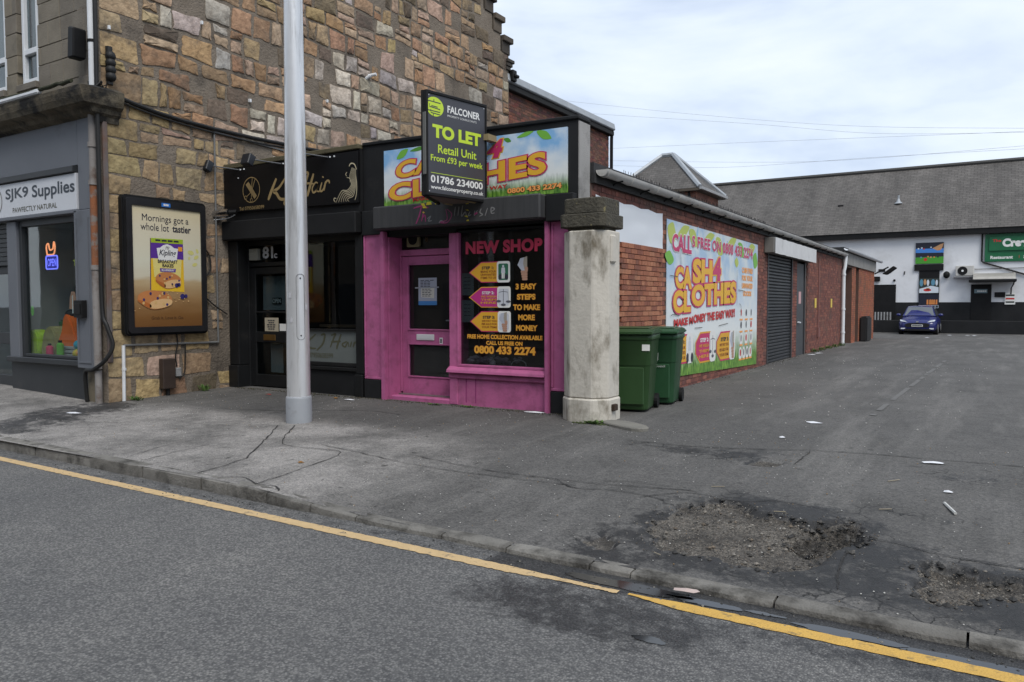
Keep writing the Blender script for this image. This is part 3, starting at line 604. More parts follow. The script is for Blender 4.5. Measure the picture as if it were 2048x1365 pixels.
# ---------------- illuminated-style advert panel on the gable
ad = thing('advert_panel', 'black framed breakfast bar advert poster panel on the stone gable', 'advert panel', GF(7.45, 1.2, .06))
m = MB(); m.prism(GF, rrect(6.72, 8.17, 1.14, 3.27, .07), 0.0, .12); m.build('frame_back', BLK, ad, bevel=.02, seg=2)
m = MB()
o_, i_ = rrect(6.76, 8.13, 1.18, 3.23, .06), rrect(6.853, 8.037, 1.272, 3.116, .012)
k = len(o_); vs = [GF(a, b, .121) for a, b in o_]+[GF(a, b, .155) for a, b in o_]+[GF(a, b, .155) for a, b in i_]+[GF(a, b, .13) for a, b in i_]
m.add(vs, [(r*k+i, r*k+(i+1) % k, (r+1)*k+(i+1) % k, (r+1)*k+i) for r in range(3) for i in range(k)]); m.build('frame', mat('black_satin', (.014, .014, .015), .35, (.02, .02, .022), 5), ad)
AF = FX(XG+.135)
def ad_mat():
    m = bpy.data.materials.new('advert_print'); m.use_nodes = True; nt = m.node_tree; N = nt.nodes; L = nt.links; b = N['Principled BSDF']
    g = N.new('ShaderNodeNewGeometry'); s = N.new('ShaderNodeSeparateXYZ'); L.new(g.outputs['Position'], s.inputs[0])
    mr = N.new('ShaderNodeMapRange'); mr.inputs[1].default_value = 1.27; mr.inputs[2].default_value = 3.12; L.new(s.outputs[2], mr.inputs[0])
    no = N.new('ShaderNodeTexNoise'); no.inputs['Scale'].default_value = 3; mp = N.new('ShaderNodeMapping'); mp.inputs[3].default_value = (1, .5, 3); L.new(g.outputs['Position'], mp.inputs[0]); L.new(mp.outputs[0], no.inputs[0])
    ma = N.new('ShaderNodeMath'); ma.operation = 'MULTIPLY_ADD'; ma.inputs[1].default_value = .09; L.new(no.outputs[0], ma.inputs[0]); L.new(mr.outputs[0], ma.inputs[2])
    cr = N.new('ShaderNodeValToRGB'); e = cr.color_ramp.elements
    for p, c in ((.0, (.13, .055, .016)), (.14, (.2, .095, .03)), (.3, (.33, .2, .09)), (.42, (.46, .34, .19)), (.455, (.58, .53, .4)), (.60, (.62, .6, .47)), (.86, (.63, .57, .42)), (1, (.62, .54, .36))):
        if p in (.0,): e[0].position = p; e[0].color = (*c, 1)
        elif p == 1: e[-1].position = 1; e[-1].color = (*c, 1)
        else: k = e.new(p); k.color = (*c, 1)
    L.new(ma.outputs[0], cr.inputs[0]); L.new(cr.outputs[0], b.inputs['Base Color']); b.inputs['Roughness'].default_value = .35
    return m
m = MB(); m.fb(AF, 6.853, 8.037, 1.272, 3.116, -.01, 0); pr = m.build('poster', ad_mat(), ad)
def pm(name, c, r=.4): return mat('print_'+name, c, r)
INK = pm('ink', (.03, .03, .045)); WHT = pm('white', (.72, .72, .7)); PUR = pm('purple', (.1, .035, .27)); LIM = pm('lime', (.33, .45, .03)); GLD = pm('gold', (.72, .45, .03)); ORG = pm('orange', (.75, .3, .03)); BLUE = pm('berry', (.035, .03, .14)); CRU = pm('crust', (.5, .2, .07)); CRB = pm('crumb', (.66, .42, .2)); CRD = pm('crust_dark', (.42, .13, .035)); PAY = pm('pale_yellow', (.68, .58, .2))
text(AF, 'Mornings got a', 7.02, 2.865, 7.82, 3.0, .003, INK, pr, bold=.0)
text(AF, 'whole lot', 6.995, 2.755, 7.47, 2.865, .003, INK, pr); text(AF, 'tastier', 7.53, 2.755, 7.86, 2.862, .003, INK, pr, bold=.022)
def pad(pts, d, mm, name): mb = MB(); mb.flat(AF, pts, d); return mb.build(name, mm, pr, fix=False)
pad([(7.145, 1.835), (7.72, 1.815), (7.71, 2.65), (7.158, 2.64)], .002, GLD, 'packet_print'); pad([(7.13, 1.85), (7.145, 1.835), (7.158, 2.64), (7.145, 2.635)], .0022, pm('packet_edge', (.09, .04, .1)), 'packet_side_print')
pad([(7.148, 2.33), (7.715, 2.33), (7.71, 2.575), (7.155, 2.568)], .004, PUR, 'packet_band_print'); pad([(7.157, 2.57), (7.709, 2.577), (7.71, 2.65), (7.158, 2.64)], .005, LIM, 'packet_top_print')
pad([(7.28, 2.30), (7.59, 2.30), (7.62, 2.5), (7.55, 2.505), (7.50, 2.54), (7.43, 2.56), (7.36, 2.54), (7.31, 2.5), (7.25, 2.49)], .006, WHT, 'packet_label_print')
pad([(7.2, 2.04), (7.66, 2.04), (7.68, 2.33), (7.18, 2.33)], .0045, PAY, 'packet_panel_print')
text(AF, 'Mr', 7.4, 2.475, 7.47, 2.53, .008, INK, pr, shear=.3); text(AF, 'Kipling', 7.29, 2.355, 7.585, 2.47, .008, INK, pr, shear=.3, bold=.015)
text(AF, 'BREAKFAST', 7.265, 2.262, 7.605, 2.315, .008, INK, pr, bold=.025); text(AF, 'BAKES', 7.34, 2.2, 7.535, 2.252, .008, INK, pr, bold=.025)
pad([(7.305, 2.125), (7.565, 2.125), (7.575, 2.18), (7.295, 2.18)], .007, PUR, 'flavour_band_print'); text(AF, 'BLUEBERRY', 7.325, 2.137, 7.55, 2.168, .009, WHT, pr, bold=.02)
bars(AF, 7.23, 2.60, 7.65, 2.625, .008, INK, pr, 4); pad(rrect(7.62, 7.695, 2.46, 2.53, .01), .007, ORG, 'flash_print')
def cake(c, w, h, d, seed):
    base = [(-.5, .05), (-.46, -.15), (-.15, -.5), (.15, -.5), (.45, -.3), (.5, .02), (.4, .3), (.1, .5), (-.25, .48), (-.45, .3)]
    pad([(c[0]+x*w, c[1]+y*h) for x, y in catmull(base, 3, True)], d, CRU, 'cake_print')
    pad([(c[0]+x*w, c[1]+y*h) for x, y in catmull([(-.12, -.12), (-.14, -.46), (.15, -.47), (.46, -.28), (.48, .0), (.2, .05)], 3, True)], d+.002, CRB, 'cake_cut_print')
    pad([(c[0]+x*w, c[1]+y*h) for x, y in catmull([(-.48, .0), (-.44, -.15), (-.16, -.46), (-.14, -.25)], 3, True)], d+.002, CRD, 'cake_edge_print')
    random.seed(seed)
    for k in range(11):
        x, y = rnd(-.35, .42), rnd(-.35, .4); pad(ell(c[0]+x*w, c[1]+y*h, .017*w/.5, .02*w/.5, 8), d+.004, BLUE if k % 2 else pm('oat', (.62, .4, .16)), 'berry_print')
cake((7.44, 1.995), .44, .25, .006, 3); cake((7.205, 1.69), .58, .28, .009, 5)
for c, r in (((7.58, 1.92), .035), ((7.62, 1.93), .03), ((7.68, 1.745), .042), ((7.74, 1.75), .03)): pad(ell(*c, r, r, 12), .011, BLUE, 'berry_print')
for k in range(16): a, b = random.choice([(7.5, 1.8), (7.62, 1.68), (6.98, 1.53), (7.75, 1.7)]); pad(ell(a+rnd(-.12, .1), b+rnd(-.04, .04), .012, .007, 7), .010, CRB, 'crumb_print')
for a, b, r in ((7.85, 2.45, .06), (7.95, 2.38, .05), (7.92, 2.26, .05), (7.82, 2.36, .03), (7.97, 2.48, .04)): pad(ell(a, b, r*.6, r, 9, rnd(0, 3)), .002, pm('leaf_pale', (.6, .56, .2)), 'leaf_print')
text(AF, 'Grab it. Love it. Go.', 7.14, 1.385, 7.70, 1.432, .004, pm('brown_ink', (.06, .03, .015)), pr)
m = MB(); m.fb(GF, 7.34, 7.49, 3.135, 3.195, .155, .16); q = m.build('name_plate', pm('sky_blue', (.03, .16, .5)), ad); 
bars(FX(XG+.161), 7.37, 3.15, 7.46, 3.18, .002, WHT, ad, 3)
random.seed(11)
# ================================================================== GREY PET SHOP FRONT (ground floor of the tenement)
GRY = mat('grey_shop_paint', (.115, .125, .145), .55, (.135, .145, .165), 1.2, dirt=(.07, .072, .078), ds=1.5, dl=.58, dh=.8)
DGR = mat('dark_grey_paint', (.024, .027, .031), .5, (.034, .037, .041), 2, dirt=(.06, .055, .05), ds=2, dl=.62, dh=.8)
SGW = mat('sign_white', (.58, .6, .64), .4, (.54, .56, .6), 2)
pet = thing('pet_shop_front', 'grey painted pet supplies shopfront with white sign, on the left edge', 'shopfront', (-13, YS, .15))
P0 = FY(YS)
m = MB(); m.fb(P0, -18, -11.62, 3.70, 4.44, .0, .08); m.build('fascia_panel', GRY, pet, bevel=.006)
m = MB(); m.fb(P0, -11.61, -11.27, 3.03, 4.40, .0, .085); m.build('fascia_panel', GRY, pet, bevel=.006)
m = MB(); m.fb(P0, -18, -11.66, 3.60, 3.69, .0, .14); m.build('sign_hood', DGR, pet, bevel=.006)
m = MB(); m.fb(P0, -15.6, -11.645, 3.045, 3.585, .02, .1); sg = m.build('sign_board', SGW, pet, bevel=.004)
S1 = FY(YS-.1)
NVY = pm('navy', (.02, .03, .045)); OLV = pm('olive', (.07, .065, .04))
text(S1, 'SJK9', -13.735, 3.285, -13.02, 3.50, .003, NVY, sg, bold=.02, tl=(-13.735, 3.50), tr=(-13.02, 3.50)); text(S1, 'Supplies', -12.905, 3.25, -11.68, 3.50, .003, NVY, sg, bold=.02)
text(S1, 'PAWFECTLY NATURAL', -13.52, 3.105, -12.185, 3.185, .003, OLV, sg, bold=.01)
m = MB(); m.ribbon(S1, ell(-14.12, 3.32, .26, .24, 28)+[ell(-14.12, 3.32, .26, .24, 28)[0]], .018, .003); m.build('emblem_ring', OLV, sg, fix=False)
m = MB(); m.fb(P0, -15.8, -11.62, 2.99, 3.04, .0, .12); m.build('sign_ledge', GRY, pet, bevel=.006)
m = MB(); m.fb(P0, -11.70, -11.27, .66, 3.02, .0, .12); pl = m.build('pilaster', GRY, pet, bevel=.008)
m = MB()
for q in ((-11.655, -11.63, .74, 2.9), (-11.34, -11.315, .74, 2.9), (-11.63, -11.34, .74, .765)): m.fb(FY(YS-.12), *q, 0, .012)
m.build('panel_moulding', GRY, pl)
m = MB(); m.fb(P0, -11.56, -11.3, .14, .655, .0, .05, (.2, .17, .12)); m.build('base_stone', ASH, pet, bevel=.01)
# window
m = MB()
for q in ((-13.52, -13.44, .77, 2.98), (-11.79, -11.71, .77, 2.98), (-13.44, -11.79, 2.88, 2.98), (-13.44, -11.79, .77, .82)): m.fb(P0, *q, -.08, .02)
wf = m.build('window_frame', DGR, pet, bevel=.006)
m = MB(); m.fb(P0, -13.44, -11.79, .82, 2.88, -.04, -.034); m.build('pane', glass('shop_glass', (.86, .9, .9)), wf)
m = MB(); m.fb(P0, -13.88, -11.71, .68, .765, -.1, .10); m.build('window_sill', DGR, pet, bevel=.008)
m = MB(); m.fb(P0, -13.88, -11.57, .12, .675, -.1, .02); m.build('stall_riser', DGR, pet)
m = MB(); m.fb(P0, -13.84, -13.54, .68, 2.98, -.1, .06); m.build('mullion', GRY, pet, bevel=.01)
# door at the frame edge, roller shutter above it
m = MB()
for i in range(9): m.fb(P0, -15.1, -13.87, 2.28+i*.076, 2.345+i*.076, -.1, -.03)
m.build('shutter_slats', DGR, pet)
m = MB()
for q in ((-14.02, -13.87, .24, 2.26), (-15.1, -14.95, .24, 2.26), (-14.95, -14.02, .24, .42), (-14.95, -14.02, .95, 1.15), (-14.95, -14.02, 2.14, 2.26)): m.fb(P0, *q, -.16, -.08)
dr = m.build('door', DGR, pet, bevel=.006)
m = MB(); m.fb(P0, -14.95, -14.02, .42, 2.14, -.125, -.12); m.build('pane', GLS, dr)
for z0, mm in ((1.78, pm('red', (.4, .03, .03))), (1.62, WHT)):
    m = MB(); m.fb(P0, -14.12, -14.04, z0, z0+.14, -.118, -.115); m.build('door_sticker', mm, dr)
m = MB(); m.flat(P0, ell(-14.1, 1.27, .07, .1, 14), -.116); m.build('door_sticker', WHT, dr, fix=False)
# room behind the glass
INT = mat('shop_interior', (.42, .43, .42), .9, (.5, .51, .5), 1.5)
m = MB()
m.box(-15.4, -11.72, 8.3, 8.32, .1, 3.1); m.box(-11.72, -11.70, 6.7, 8.3, .1, 3.1); m.box(-15.4, -15.38, 6.7, 8.3, .1, 3.1); m.box(-15.4, -11.7, 6.7, 8.3, .08, .1); m.box(-15.4, -11.7, 6.6, 8.3, 3.1, 3.12)
m.build('shop_room', INT, pet)
m = MB(); m.box(-14.05, -13.90, 6.72, 7.9, .78, 2.9); m.build('window_return', mat('window_board', (.42, .44, .42), .8, (.36, .38, .37), 3), pet)
m = MB(); m.box(-14.05, -11.72, 6.60, 7.3, .70, .76); m.build('display_shelf', INT, pet, bevel=.005)
m = MB(); m.box(-14.6, -14.42, 7.6, 7.7, 2.35, 2.85); m.build('speaker_box', BLK, pet)
m = MB(); m.box(-12.9, -11.75, 7.35, 7.4, .78, 1.4); m.build('display_back', BLK, pet)
m = MB(); m.box(-11.62, -11.40, YS-.2, YS-.12, 1.42, 1.68); m.box(-11.585, -11.435, YS-.21, YS-.2, 1.47, 1.63); tag(m.build('key_safe', BLK, None, bevel=.012), 'small black box fixed to the grey pilaster of the pet shop', 'box')
# goods in the window (each one a thing)
YG = 6.78
ng = thing('neon_sign', 'glowing blue and orange neon open sign hanging in the pet shop window', 'neon sign', (-12.800, 6.63, 2.18))
NF = FY(6.62); NB = mat('neon_blue', (.18, .2, 1.0), .4, emit=.9); NO = mat('neon_orange', (1, .36, .16), .4, emit=.7)
m = MB(); pts = rrect(-12.980, -12.640, 2.19, 2.40, .03); m.tube([NF(a, b, 0) for a, b in pts+pts[:1]], .011, 6); m.build('tube', NB, ng)
m = MB(); m.fb(NF, -12.970, -12.650, 2.2, 2.39, -.02, -.015); m.build('backing', mat('neon_back', (.06, .06, .45), .4), ng); text(NF, 'OPEN', -12.940, 2.235, -12.680, 2.355, .0, NB, ng, bold=.015)
m = MB(); m.tube([NF(a, b, 0) for a, b in catmull([(-12.940, 2.42), (-12.960, 2.55), (-12.900, 2.60), (-12.860, 2.5), (-12.800, 2.5), (-12.760, 2.52), (-12.730, 2.62), (-12.700, 2.54), (-12.740, 2.43), (-12.860, 2.42), (-12.940, 2.42)], 4)], .012, 6); m.build('dog_outline', NO, ng)
def star(ca, cb, r): return [(ca+(r if i % 2 == 0 else r*.42)*math.sin(math.pi*i/5), cb+(r if i % 2 == 0 else r*.42)*math.cos(math.pi*i/5)) for i in range(10)]
m = MB(); m.prism(FY(6.56), star(-12.0, 2.28, .09), -.002, .002); tag(m.build('star_sticker', pm('star', (.36, .4, .05)), None), 'pale yellow star sticker on the pet shop window', 'sticker')
m = MB(); m.prism(FY(6.56), [(-12.22, 1.55), (-12.0, 1.55), (-12.02, 1.72), (-12.06, 1.82), (-12.15, 1.82), (-12.2, 1.7)], -.002, .002); q = m.build('ice_lolly_sticker', pm('peach', (.5, .27, .18)), None); tag(q, 'peach coloured ice lolly sticker on the pet shop window', 'sticker')
m = MB(); m.fb(FY(6.555), -12.125, -12.1, 1.48, 1.76, -.001, .001); m.build('stick', WHT, q)
m = MB(); m.prism(FY(6.56), ell(-13.33, 1.52, .045, .085, 14), -.002, .002); tag(m.build('green_sticker', pm('leaf_green', (.12, .45, .05)), None), 'small green sticker at the left edge of the pet shop window', 'sticker')
def coat(prof, y0, y1, mm, name, label, cat):
    m = MB(); m.prism(FY(y0), catmull(prof, 4, True), -(y1-y0), 0); return tag(m.build(name, mm, None, bevel=.02, seg=2, smooth=True, sharp=60), label, cat)
coat([(-13.800, .77), (-13.460, .77), (-13.400, 1.0), (-13.440, 1.16), (-13.640, 1.2), (-13.770, 1.1), (-13.820, .95)], 6.66, 6.86, mat('hivis_yellow', (.42, .62, .04), .8, (.36, .55, .03), 12, bump=.4, bs=20), 'hivis_coat', 'bright lime hi-vis dog coat standing in the pet shop window', 'dog coat')
coat([(-13.390, .77), (-13.030, .77), (-12.970, 1.05), (-13.090, 1.25), (-13.270, 1.22), (-13.370, 1.05)], 6.72, 6.95, mat('feed_sack', (.34, .3, .13), .6, (.26, .24, .12), 8, bump=.5, bs=15), 'feed_sack', 'dull olive yellow feed sack between the lime and orange dog coats', 'sack')
m = MB(); m.box(-13.370, -12.920, 6.98, 7.1, 1.18, 1.36); tag(m.build('wrapped_pack', mat('green_wrap', (.03, .2, .06), .4, (.1, .1, .09), 9), None, bevel=.03, seg=2), 'dark green wrapped pack lying on top of the feed sack', 'pack')
q = coat([(-12.860, .98), (-12.300, .92), (-12.380, 1.12), (-12.560, 1.42), (-12.700, 1.44), (-12.780, 1.2)], 6.72, 6.9, mat('hivis_orange', (.8, .16, .02), .75, (.7, .13, .015), 12, bump=.4, bs=20), 'orange_coat', 'bright orange cone shaped dog coat in the pet shop window', 'dog coat')
m = MB(); m.sphere((-12.660, 6.82, 1.46), .1, 10, 7, (1.1, .8, .8)); m.build('collar', BLK, q, smooth=True)
for x, mm, w, h, lab in ((-12.970, pm('pink_bottle', (.55, .04, .12)), .055, .22, 'pink bottle on the sill of the pet shop window'), (-12.650, pm('green_bottle', (.1, .36, .03)), .055, .28, 'green bottle on the sill of the pet shop window')):
    b = thing('bottle', lab, 'bottle', (x, 6.62, .765)); m = MB(); m.lathe([(w, 0), (w, h*.75), (w*.45, h*.86)], (x, 6.63, .766), 12); m.build('bottle_body', mm, b, smooth=True)
    m = MB(); m.lathe([(w*.5, h*.86), (w*.5, h)], (x, 6.63, .766), 10); m.build('cap', BLK, b)
cr = thing('slatted_crate', 'grey slatted crate under the orange dog coat in the pet shop window', 'crate', (-12.600, 6.8, .765))
for i in range(3):
    m = MB(); m.box(-12.870, -12.370, 6.71, 6.73, .775+i*.065, .82+i*.065); m.build('slat', mat('crate_grey', (.32, .33, .34), .7), cr, bevel=.004)
m = MB(); m.box(-12.870, -12.850, 6.73, 6.9, .77, .96); m.box(-12.390, -12.370, 6.73, 6.9, .77, .96); m.build('end_board', mat('crate_grey', (.32, .33, .34), .7), cr)
for c, r, col, lab in (((-12.280, 6.72, .98), .075, (.02, .3, .42), 'teal toy ball resting above the orange ball in the pet shop window'), ((-12.240, 6.68, .84), .075, (.75, .22, .03), 'orange and lime toy ball at the right of the pet shop window')):
    m = MB(); m.sphere(c, r, 12, 8); tag(m.build('toy_ball', mat('ball_%d' % int(col[0]*100), col, .5, (.4, .55, .05) if col[0] > .5 else None, 14), None, smooth=True), lab, 'ball')
# ================================================================== BLACK HAIR SALON
YF = 8.7; HF = FY(YF)
BLS = mat('black_sign', (.005, .005, .006), .4, (.007, .007, .008), 2, spec=.2)
BLF = mat('black_gloss_timber', (.009, .0095, .01), .45, (.014, .0145, .0155), 3, dirt=(.032, .03, .028), ds=3, dl=.62, dh=.8, spec=.25)
BLM = mat('black_matt', (.011, .0115, .0125), .65, (.017, .0175, .019), 2, dirt=(.036, .034, .031), ds=2.2, dl=.6, dh=.85, spec=.22)
GOL = pm('gold_leaf', (.30, .215, .1), .4); CRM = pm('cream', (.5, .44, .3))
sal = thing('hair_salon', 'low black hair salon with gold lettering between the stone gable and the pink shop', 'salon', (-9.6, YF, .17))
m = MB(); m.box(XG+.01, -8.03, YF+.3, 17.2, 2.85, 3.5); m.build('roof_block', mat('roof_felt', (.05, .05, .052), .9, (.07, .07, .07), 2), sal)
m = MB(); m.fb(HF, XG+.01, -8.03, 3.0, 3.93, -.3, .05); m.build('fascia_back', BLM, sal)
m = MB(); m.prism(HF, [(XG+.01, 3.90), (-8.03, 3.93), (-8.03, 4.0), (XG+.01, 3.985)], -.3, .1); m.build('coping', mat('coping_stained', (.07, .06, .035), .9, (.12, .105, .06), 3, bump=.4), sal, bevel=.01)
m = MB(); m.prism(HF, [(-11.10, 3.17), (-8.04, 3.13), (-8.04, 3.90), (-11.10, 3.895)], .05, .1); hs = m.build('sign_board', BLS, sal, bevel=.004)
H1 = FY(YF-.1)
def strokes(F, segs, d, mm, parent, name):
    mb = MB()
    for pts, w in segs:
        q = catmull(pts, 7); n = len(q); mb.ribbon(F, q, [w*(.62+.55*math.sin(math.pi*min(1, max(0, i/(n-1)))*.9+.25)) for i in range(n)], d+.0006*len(mb.f)/90)
    return mb.build(name, mm, parent, fix=False)
strokes(H1, [([(-9.80, 3.64), (-9.90, 3.48), (-9.97, 3.36), (-10.0, 3.31)], .05), ([(-9.60, 3.62), (-9.74, 3.49), (-9.86, 3.44), (-9.80, 3.40), (-9.72, 3.31), (-9.60, 3.30), (-9.5, 3.34)], .045),
             ([(-9.42, 3.62), (-9.52, 3.60), (-9.44, 3.56), (-9.32, 3.60), (-9.38, 3.42), (-9.5, 3.24), (-9.62, 3.22), (-9.58, 3.30), (-9.40, 3.34)], .04)], .004, GOL, hs, 'script_lettering')
strokes(H1, [([(-9.30, 3.32), (-9.20, 3.40), (-9.12, 3.55), (-9.08, 3.66), (-9.16, 3.66), (-9.24, 3.56), (-9.28, 3.46)], .034), ([(-8.96, 3.64), (-9.02, 3.5), (-9.08, 3.36), (-9.10, 3.30)], .045), ([(-9.29, 3.44), (-9.2, 3.5), (-9.05, 3.5), (-8.95, 3.48)], .03),
             ([(-8.86, 3.48), (-8.92, 3.5), (-8.99, 3.42), (-8.97, 3.35), (-8.90, 3.38), (-8.86, 3.48), (-8.89, 3.38), (-8.84, 3.36), (-8.8, 3.42)], .026), ([(-8.78, 3.49), (-8.82, 3.38), (-8.78, 3.36), (-8.72, 3.43)], .03), ([(-8.76, 3.56), (-8.75, 3.58)], .034),
             ([(-8.70, 3.50), (-8.74, 3.36)], .03), ([(-8.74, 3.42), (-8.68, 3.5), (-8.63, 3.5), (-8.62, 3.46)], .028)], .004, GOL, hs, 'script_lettering')
m = MB(); e = ell(-10.405, 3.505, .205, .205, 40); m.ribbon(H1, e+e[:1], .014, .004); m.build('emblem_ring', GOL, hs, fix=False)
m = MB(); m.flat(H1, [(-10.54, 3.60), (-10.47, 3.645), (-10.27, 3.40), (-10.33, 3.35)], .004); m.build('comb_emblem', GOL, hs, fix=False)
strokes(H1, [([(-10.37, 3.70), (-10.39, 3.55), (-10.40, 3.48), (-10.52, 3.40)], .014), ([(-10.30, 3.68), (-10.38, 3.5), (-10.40, 3.36)], .014), (ell(-10.54, 3.385, .03, .03, 9)+[ell(-10.54, 3.385, .03, .03, 9)[0]], .01), (ell(-10.40, 3.335, .028, .028, 9)+[ell(-10.40, 3.335, .028, .028, 9)[0]], .01)], .007, GOL, hs, 'scissors_emblem')
text(H1, 'Tel 07950658399', -10.71, 3.183, -10.10, 3.24, .004, GOL, hs, bold=.008)
hair = []
for k in range(6):
    t = k/5; hair.append(([(-8.15+.07*t, 3.66-.03*t), (-8.20+.12*t, 3.53-.02*t), (-8.17+.09*t, 3.41-.02*t), (-8.25+.12*t, 3.33-.09*t), (-8.36+.14*t, 3.33-.12*t), (-8.44+.19*t, 3.24-.055*t), (-8.49+.27*t, 3.16)], .009))
hair += [([(-8.50, 3.17), (-8.53, 3.2), (-8.52, 3.23), (-8.48, 3.22)], .012), ([(-8.08, 3.55), (-8.06, 3.4), (-8.07, 3.25), (-8.1, 3.17)], .012), ([(-8.25, 3.60), (-8.28, 3.57), (-8.26, 3.54)], .01), ([(-8.26, 3.52), (-8.2, 3.5), (-8.19, 3.44)], .008), ([(-8.21, 3.68), (-8.17, 3.72), (-8.1, 3.70), (-8.06, 3.62)], .016)]
strokes(H1, hair, .004, CRM, hs, 'hair_emblem')
# lintel canopy, frame, door, window
m = MB(); m.prism(FY(YF), [(XG+.01, 2.70), (-8.05, 2.68), (-8.05, 3.0), (XG+.01, 3.02)], -.2, .16); m.build('lintel', BLM, sal, bevel=.015)
m = MB(); m.fb(HF, XG+.015, -10.86, .58, 2.69, -.25, .04); m.fb(HF, XG+.015, -10.86, .15, .575, -.25, .07); m.build('pilaster', BLF, sal, bevel=.01)
m = MB(); m.fb(HF, -8.2, -8.045, .55, 2.68, -.25, .02); m.fb(HF, -8.2, -8.045, .12, .545, -.25, .05); m.build('pilaster', BLF, sal, bevel=.01)
YD = YF+.2; DF = FY(YD)
m = MB()
for q in ((-10.93, -10.84, .19, 2.69), (-9.80, -9.68, .19, 2.69), (-10.84, -9.80, 2.26, 2.33), (-10.84, -9.80, 2.62, 2.69)): m.fb(DF, *q, -.08, .03)
m.build('door_frame', BLF, sal, bevel=.006)
m = MB(); m.fb(DF, -10.84, -9.80, 2.33, 2.62, -.03, -.025); fan = m.build('fanlight', GLS, sal)
m = MB(); m.fb(DF, -10.80, -10.59, 2.37, 2.565, -.02, .05)
for i in range(6): m.fb(DF, -10.79, -10.60, 2.385+i*.029, 2.40+i*.029, .05, .058)
m.build('vent', mat('vent_cream', (.36, .35, .3), .5), fan, bevel=.004)
text(DF, '81', -10.50, 2.39, -10.24, 2.59, .012, pm('silver', (.4, .41, .43)), fan, bold=.03); text(DF, 'c', -10.22, 2.39, -10.14, 2.47, .012, pm('silver', (.4, .41, .43)), fan, bold=.02)
m = MB()
for q in ((-10.84, -10.71, .22, 2.25), (-9.93, -9.80, .22, 2.25), (-10.71, -9.93, .22, .42), (-10.71, -9.93, .97, 1.15), (-10.71, -9.93, 2.13, 2.25), (-10.71, -9.93, 1.47, 1.50)): m.fb(DF, *q, -.05, .0)
dr = m.build('door', BLF, sal, bevel=.006)
m = MB(); m.fb(DF, -10.71, -9.93, .42, 2.13, -.028, -.022); m.build('pane', GLS, dr)
m = MB(); m.fb(DF, -10.67, -10.0, 1.52, 2.1, -.14, -.13); m.fb(DF, -10.5, -10.2, .45, .95, -.14, -.13); m.build('door_blind', mat('blind_grey', (.3, .31, .31), .8, (.24, .25, .25), 2), dr)
m = MB(); m.fb(DF, -10.505, -10.17, 1.16, 1.39, -.02, -.015); q = m.build('notice', pm('notice', (.42, .37, .28)), dr)
for i, w in enumerate((.18, .14, .22, .2, .16)): bars(DF, -10.337-w/2, 1.333-i*.036, -10.337+w/2, 1.352-i*.036, -.012, INK, q)
m = MB(); m.fb(DF, -10.14, -9.96, 1.17, 1.29, -.02, -.015); m.build('notice', WHT, dr)
m = MB(); m.prism(DF, [(-10.42, 1.62), (-10.2, 1.62), (-10.2, 1.73), (-10.42, 1.73)], -.125, -.115); q = m.build('open_sign', BLK, dr); text(DF, 'OPEN', -10.41, 1.635, -10.21, 1.715, -.11, WHT, q, bold=.02)
m = MB(); m.fb(DF, -10.52, -10.22, 1.005, 1.105, 0, .012); m.build('letterbox', mat('brass', (.3, .17, .05), .35, (.22, .13, .05), 8, metal=.8), dr, bevel=.006)
m = MB(); m.fb(DF, -9.87, -9.84, 1.1, 1.4, .0, .05); m.build('door_handle', mat('steel', (.35, .35, .36), .3, metal=.9), dr, bevel=.006)
m = MB(); m.fb(DF, -10.93, -9.68, .14, .19, -.1, .2); m.build('threshold', mat('step_stone', (.14, .13, .12), .9, (.1, .095, .09), 5, bump=.4), sal, bevel=.01)
m = MB()
for q in ((-9.68, -9.60, .64, 2.69), (-8.26, -8.2, .64, 2.69), (-9.60, -8.26, 2.60, 2.69), (-9.60, -8.26, .64, .70), (-9.60, -8.26, 1.205, 1.225)): m.fb(HF, *q, -.2, -.06)
wf = m.build('window_frame', BLF, sal, bevel=.006)
m = MB(); m.fb(HF, -9.60, -8.26, .70, 2.60, -.12, -.114); m.build('pane', GLS, wf)
m = MB(); m.fb(HF, -9.60, -8.26, .70, 1.205, -.112, -.108); fr = m.build('frosted_film', mat('frosted_film', (.115, .13, .125), .5, (.13, .145, .14), 2), wf)
FT = pm('frost_text', (.075, .075, .045)); F2 = FY(YF+.106)
strokes(F2, [([(a*1.0+.12, b*.72-1.47) for a, b in s], w*.8) for s, w in [([(-9.50, 3.64), (-9.60, 3.48), (-9.70, 3.31)], .045), ([(-9.30, 3.62), (-9.44, 3.49), (-9.56, 3.44), (-9.50, 3.40), (-9.42, 3.31), (-9.30, 3.30)], .04), ([(-9.18, 3.60), (-9.1, 3.62), (-9.14, 3.42), (-9.28, 3.26)], .04), ([(-8.98, 3.34), (-8.9, 3.55), (-8.86, 3.64), (-8.96, 3.6)], .034), ([(-8.74, 3.64), (-8.82, 3.4), (-8.84, 3.3)], .04), ([(-8.96, 3.46), (-8.75, 3.48)], .03), ([(-8.62, 3.48), (-8.72, 3.42), (-8.66, 3.36), (-8.6, 3.46), (-8.58, 3.36)], .03), ([(-8.52, 3.48), (-8.55, 3.36)], .03), ([(-8.46, 3.48), (-8.49, 3.36)], .03), ([(-8.48, 3.42), (-8.42, 3.48), (-8.39, 3.46)], .03)]], .0, FT, fr, 'frosted_lettering')
text(F2, 'Tel 07950658399', -9.5, .76, -8.8, .84, .001, FT, fr, bold=.01)
m = MB(); m.fb(HF, -9.70, -8.2, .58, .635, -.2, .0); m.build('window_sill', BLF, sal, bevel=.008)
m = MB(); m.fb(HF, -9.70, -8.2, .1, .575, -.2, -.04); m.build('stall_riser', BLM, sal)
m = MB()
